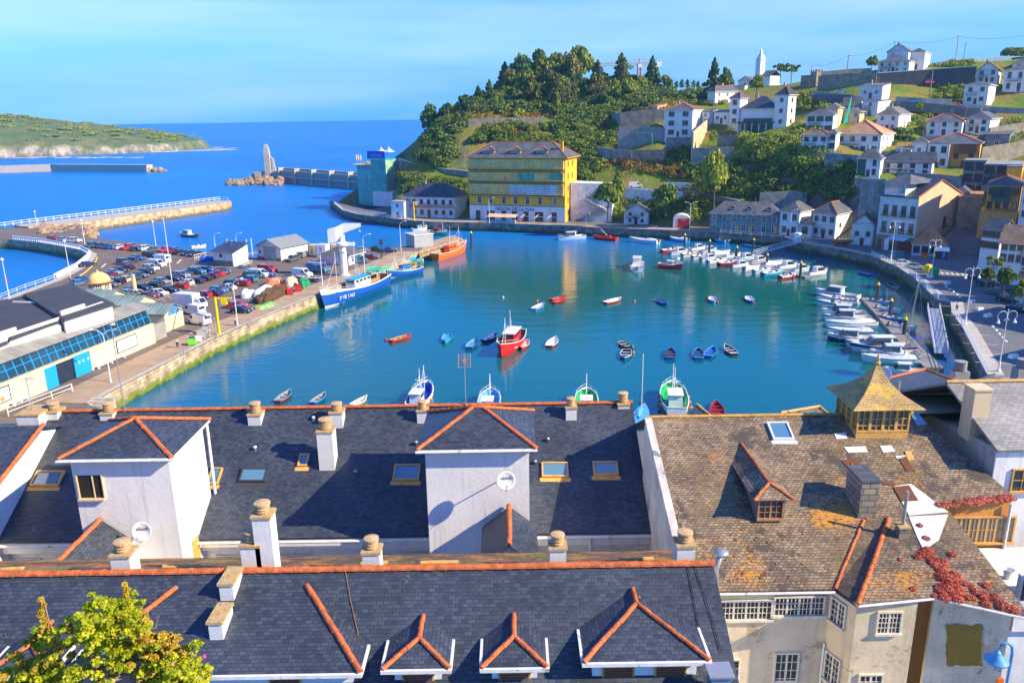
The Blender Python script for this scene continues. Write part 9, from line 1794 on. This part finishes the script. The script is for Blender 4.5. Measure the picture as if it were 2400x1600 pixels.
def cover(name,lab,regs,m_,leaf,k=70,seed=1,zoff=0,flat=.7):
 rg=np.random.default_rng(seed);cs=[];rs=[]
 for (poly,n,r) in regs:
  xs=[q[0] for q in poly];ys=[q[1] for q in poly];c=0;tries=0
  while c<n and tries<n*20:
   tries+=1;x,y=rg.uniform(min(xs),max(xs)),rg.uniform(min(ys),max(ys));ins=False;j=len(poly)-1
   for i in range(len(poly)):
    if (ys[i]>y) != (ys[j]>y) and x<(xs[j]-xs[i])*(y-ys[i])/(ys[j]-ys[i]+1e-9)+xs[i]:ins=not ins
    j=i
   if not ins:continue
   q=ray(x,y);lo=None
   for dd in np.arange(190,520,6.0):
    p=CAM+q*dd
    if p.z<GH(p.x,p.y):lo=dd;break
   if lo is None:continue
   a,b_=lo-6,lo
   for _ in range(7):
    mid=(a+b_)/2;p=CAM+q*mid
    if p.z<GH(p.x,p.y):b_=mid
    else:a=mid
   p=CAM+q*b_;rr=r*rg.uniform(.55,1.35);cs.append((p.x,p.y,p.z+zoff+rr*.2));rs.append((rr,rr,rr*flat));c+=1
 q=leafcloud(cs,rs,[int(k*max(.35,(r_[0]/2)**1.4)) for r_ in rs],leaf,.5,.55,rng=rg);o=link(name,quadmesh(name,q,m_));tag(o,lab,'bushes',None,'stuff');return o
def GH(x,y):
 fx=(x-gx[0])/3.5;fy=(y-gy[0])/3.5;i,j=int(fx),int(fy)
 if i<0 or j<0 or i >= len(gx)-1 or j >= len(gy)-1:return -99
 a,b_=fx-i,fy-j;return (GZ[j,i]*(1-a)+GZ[j,i+1]*a)*(1-b_)+(GZ[j+1,i]*(1-a)+GZ[j+1,i+1]*a)*b_
WOODP=[(990,335),(1060,262),(1130,215),(1230,205),(1400,210),(1560,212),(1600,235),(1480,262),(1400,300),(1330,300),(1290,262),(1100,268),(1065,330),(1050,400),(985,375)]
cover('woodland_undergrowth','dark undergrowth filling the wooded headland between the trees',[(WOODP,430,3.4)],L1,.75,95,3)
cover('hillside_bushes','mid green bushes over the slope above the yellow inn',[([(1150,300),(1300,292),(1420,270),(1460,300),(1420,380),(1380,430),(1335,430),(1330,350),(1100,335)],230,3.0),([(1540,210),(1700,215),(1700,250),(1560,245)],60,2.4),([(1580,348),(1700,372),(1640,430),(1560,380)],50,2.4)],L2,.6,110,4)
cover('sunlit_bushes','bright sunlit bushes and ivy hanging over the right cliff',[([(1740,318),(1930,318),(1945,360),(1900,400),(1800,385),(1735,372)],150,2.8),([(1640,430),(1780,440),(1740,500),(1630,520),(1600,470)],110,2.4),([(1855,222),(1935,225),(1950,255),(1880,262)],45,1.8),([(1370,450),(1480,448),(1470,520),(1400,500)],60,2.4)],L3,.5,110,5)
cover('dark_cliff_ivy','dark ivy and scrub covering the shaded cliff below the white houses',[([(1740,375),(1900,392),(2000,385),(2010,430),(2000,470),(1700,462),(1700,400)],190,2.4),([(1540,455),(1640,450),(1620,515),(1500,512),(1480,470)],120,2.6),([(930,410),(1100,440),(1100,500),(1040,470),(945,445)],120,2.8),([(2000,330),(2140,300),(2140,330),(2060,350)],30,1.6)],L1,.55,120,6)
cover('dry_scrub','orange brown dry bracken on terraces and cliff tops',[([(1100,262),(1330,262),(1330,280),(1080,290),(1060,320),(1075,345),(1060,345)],120,1.5),([(1440,238),(1600,240),(1600,262),(1470,262)],90,1.5),([(1150,290),(1300,296),(1250,330),(1130,325)],50,2.0),([(1400,368),(1560,385),(1640,385),(1600,420),(1480,400)],130,1.8),([(1380,350),(1470,372),(1420,400)],40,1.8),([(1560,300),(1600,345),(1680,350),(1640,400),(1580,380)],40,1.8)],L5,.4,80,7)
cover('hill_gardens','garden shrubs scattered between the hillside houses',[([(2100,255),(2200,250),(2180,300),(2100,310)],40,1.7),([(1860,290),(1890,300),(1880,325),(1850,320)],20,1.6),([(2200,190),(2260,200),(2255,240),(2190,235)],40,2.0),([(2180,140),(2280,140),(2285,156),(2180,158)],40,1.8),([(2340,300),(2400,280),(2400,350),(2350,340)],40,2.0),([(2280,330),(2400,340),(2390,372),(2300,365)],30,1.8),([(1900,165),(1990,160),(1990,166),(1900,172)],14,1.2),([(2085,255),(2110,262),(2120,290),(2095,290)],14,1.4)],L2,.45,90,8)
tag(link('hedge',quadmesh('hedge',leafcloud([tuple(atd(2362+i*6,126,350)) for i in range(9)],[(3,3,2.6)]*9,500,.5),L1)),'clipped dark hedge on the skyline at the upper right','hedge')
cs=[];rg=random.Random(8)
for i in range(220):
 x=rg.uniform(-900,-450);y=float(coast_y(x))+rg.uniform(30,260);ii=int((x-hx[0])/7);jj=int((y-hy[0])/7)
 if HZ[jj,ii]>14:cs.append((x,y,HZ[jj,ii]+.5))
tag(link('headland_scrub',quadmesh('headland_scrub',leafcloud(cs,[(rg.uniform(4,12),)*2+(rg.uniform(.5,1.5),) for _ in cs],150,1.6,.8),L2)),'low dark scrub patches on the distant headland','scrub',None,'stuff')
rg=np.random.default_rng(77);cs=[];rs=[]
fgl=[(60,1590,60),(130,1570,75),(200,1500,95),(240,1560,100),(290,1500,80),(330,1560,80),(390,1540,75),(430,1570,70),(460,1600,50),(150,1620,90),(330,1620,90),(30,1620,60),(215,1455,60),(275,1450,55),(300,1430,35),(100,1500,30),(240,1600,90),(400,1610,70)]
for px,py,r in fgl:p=atd(px,py,12+rg.uniform(-.6,.6));cs.append(tuple(p));rs.append((r*12/F,)*2+(r*12/F*.85,))
FGL=leafmat('foreground_leaves',(.28,.36,.012),(.80,.76,.04),3,.45);FGD=leafmat('foreground_autumn_leaves',(.36,.22,.03),(.66,.50,.05),3,.35)
fb=thing('leafy_bush','sunlit yellow green bush with climbing shoots in the lower left corner','bush',tuple(atd(230,1700,12)))
Mi=parent_matrix(fb).inverted()
c3=[];r3=[]
for c_,r_ in zip(cs,rs):
 for _ in range(22):
  d_=rg.normal(size=3);d_ /= np.linalg.norm(d_);d_ *= r_[0]*rg.uniform(.35,1.12);q_=rg.uniform(.05,.15);c3.append((c_[0]+d_[0],c_[1]+d_[1],c_[2]+d_[2]));r3.append((q_,q_,q_*.7))
me=quadmesh('foliage',leafcloud(c3,r3,[int(34+900*r[0]**1.5) for r in r3],.042,.3,.1,rng=rg),FGL);me.transform(Mi);link('foliage',me,fb)
cs2=[];rs2=[]
for (x0,y0,x1,y1,n) in ((290,1460,292,1370,9),(105,1500,100,1405,9),(110,1500,140,1560,6),(205,1450,212,1425,3),(160,1480,158,1455,3),(50,1560,52,1540,3)):
 for i in range(n):u_=i/max(1,n-1);p=atd(x0+(x1-x0)*u_+rg.uniform(-5,5),y0+(y1-y0)*u_,12);cs2.append(tuple(p));r=.045*(1.3-u_*.6);rs2.append((r,r,r))
for px,py in ((330,1450),(360,1520),(300,1520),(380,1500),(350,1580),(250,1590),(60,1560),(420,1520),(20,1590),(345,1510),(120,1530)):p=atd(px+rg.uniform(-12,12),py,11.9);[(cs2.append((p.x+rg.uniform(-.2,.2),p.y+rg.uniform(-.2,.2),p.z+rg.uniform(-.16,.16))),rs2.append((.07,.07,.05))) for _ in range(9)]
me=quadmesh('autumn_foliage',leafcloud(cs2,rs2,[int(30+500*r[0]) for r in rs2],.055,.4,.2,rng=rg),FGD);me.transform(Mi);link('autumn_foliage',me,fb)
g=MB()
for pts in (((240,1640),(285,1500),(292,1365)),((200,1640),(130,1520),(102,1400)),((300,1600),(330,1480),(365,1470),(372,1440)),((330,1500),(345,1450),(348,1425)),((340,1490),(325,1460),(322,1445)),((255,1640),(320,1520),(350,1490)),((350,1620),(450,1570),(478,1540))):
 P_=[atd(x,y,12) for x,y in pts];g.tube(P_,[.025,.012,.006,.004][:len(P_)] if len(P_)>3 else [.025,.012,.006],5)
g.build('stems',mat('pale_twig',(.42,.28,.16),.8,.2,4),fb,world=True)
p=atd(478,1538,12);g=MB();g.ball(tuple(p),.035,n=8);g.build('flower',mat('magenta_flower',(.6,.05,.35),.6,.1),fb,world=True)
rk=thing('garden_rock','rough pinkish rock face under the foreground bush','rock',tuple(atd(300,1650,12.5)));g=MB();g.ball((0,0,0),1.1,n=12,sq=(1.2,.8,.8),jit=.12);g.build('rock',mat('pinkish_rock',(.45,.28,.20),.9,.4,2,.8,6),rk)
# ---------------- air ----------------
hm_=bpy.data.materials.new('haze_air');hm_.use_nodes=True;t=hm_.node_tree;t.nodes.clear();pv=t.nodes.new('ShaderNodeVolumePrincipled');pv.inputs['Density'].default_value=.00013;pv.inputs['Color'].default_value=(.30,.66,1,1);pv.inputs['Anisotropy'].default_value=.2
mo_=t.nodes.new('ShaderNodeOutputMaterial');t.links.new(pv.outputs[0],mo_.inputs['Volume'])
mb=MB();mb.box(-1500,700,-80,1900,-12,150);hb_=mb.build('haze',hm_);tag(hb_,'thin blue sea haze over the whole bay','haze',None,'stuff')
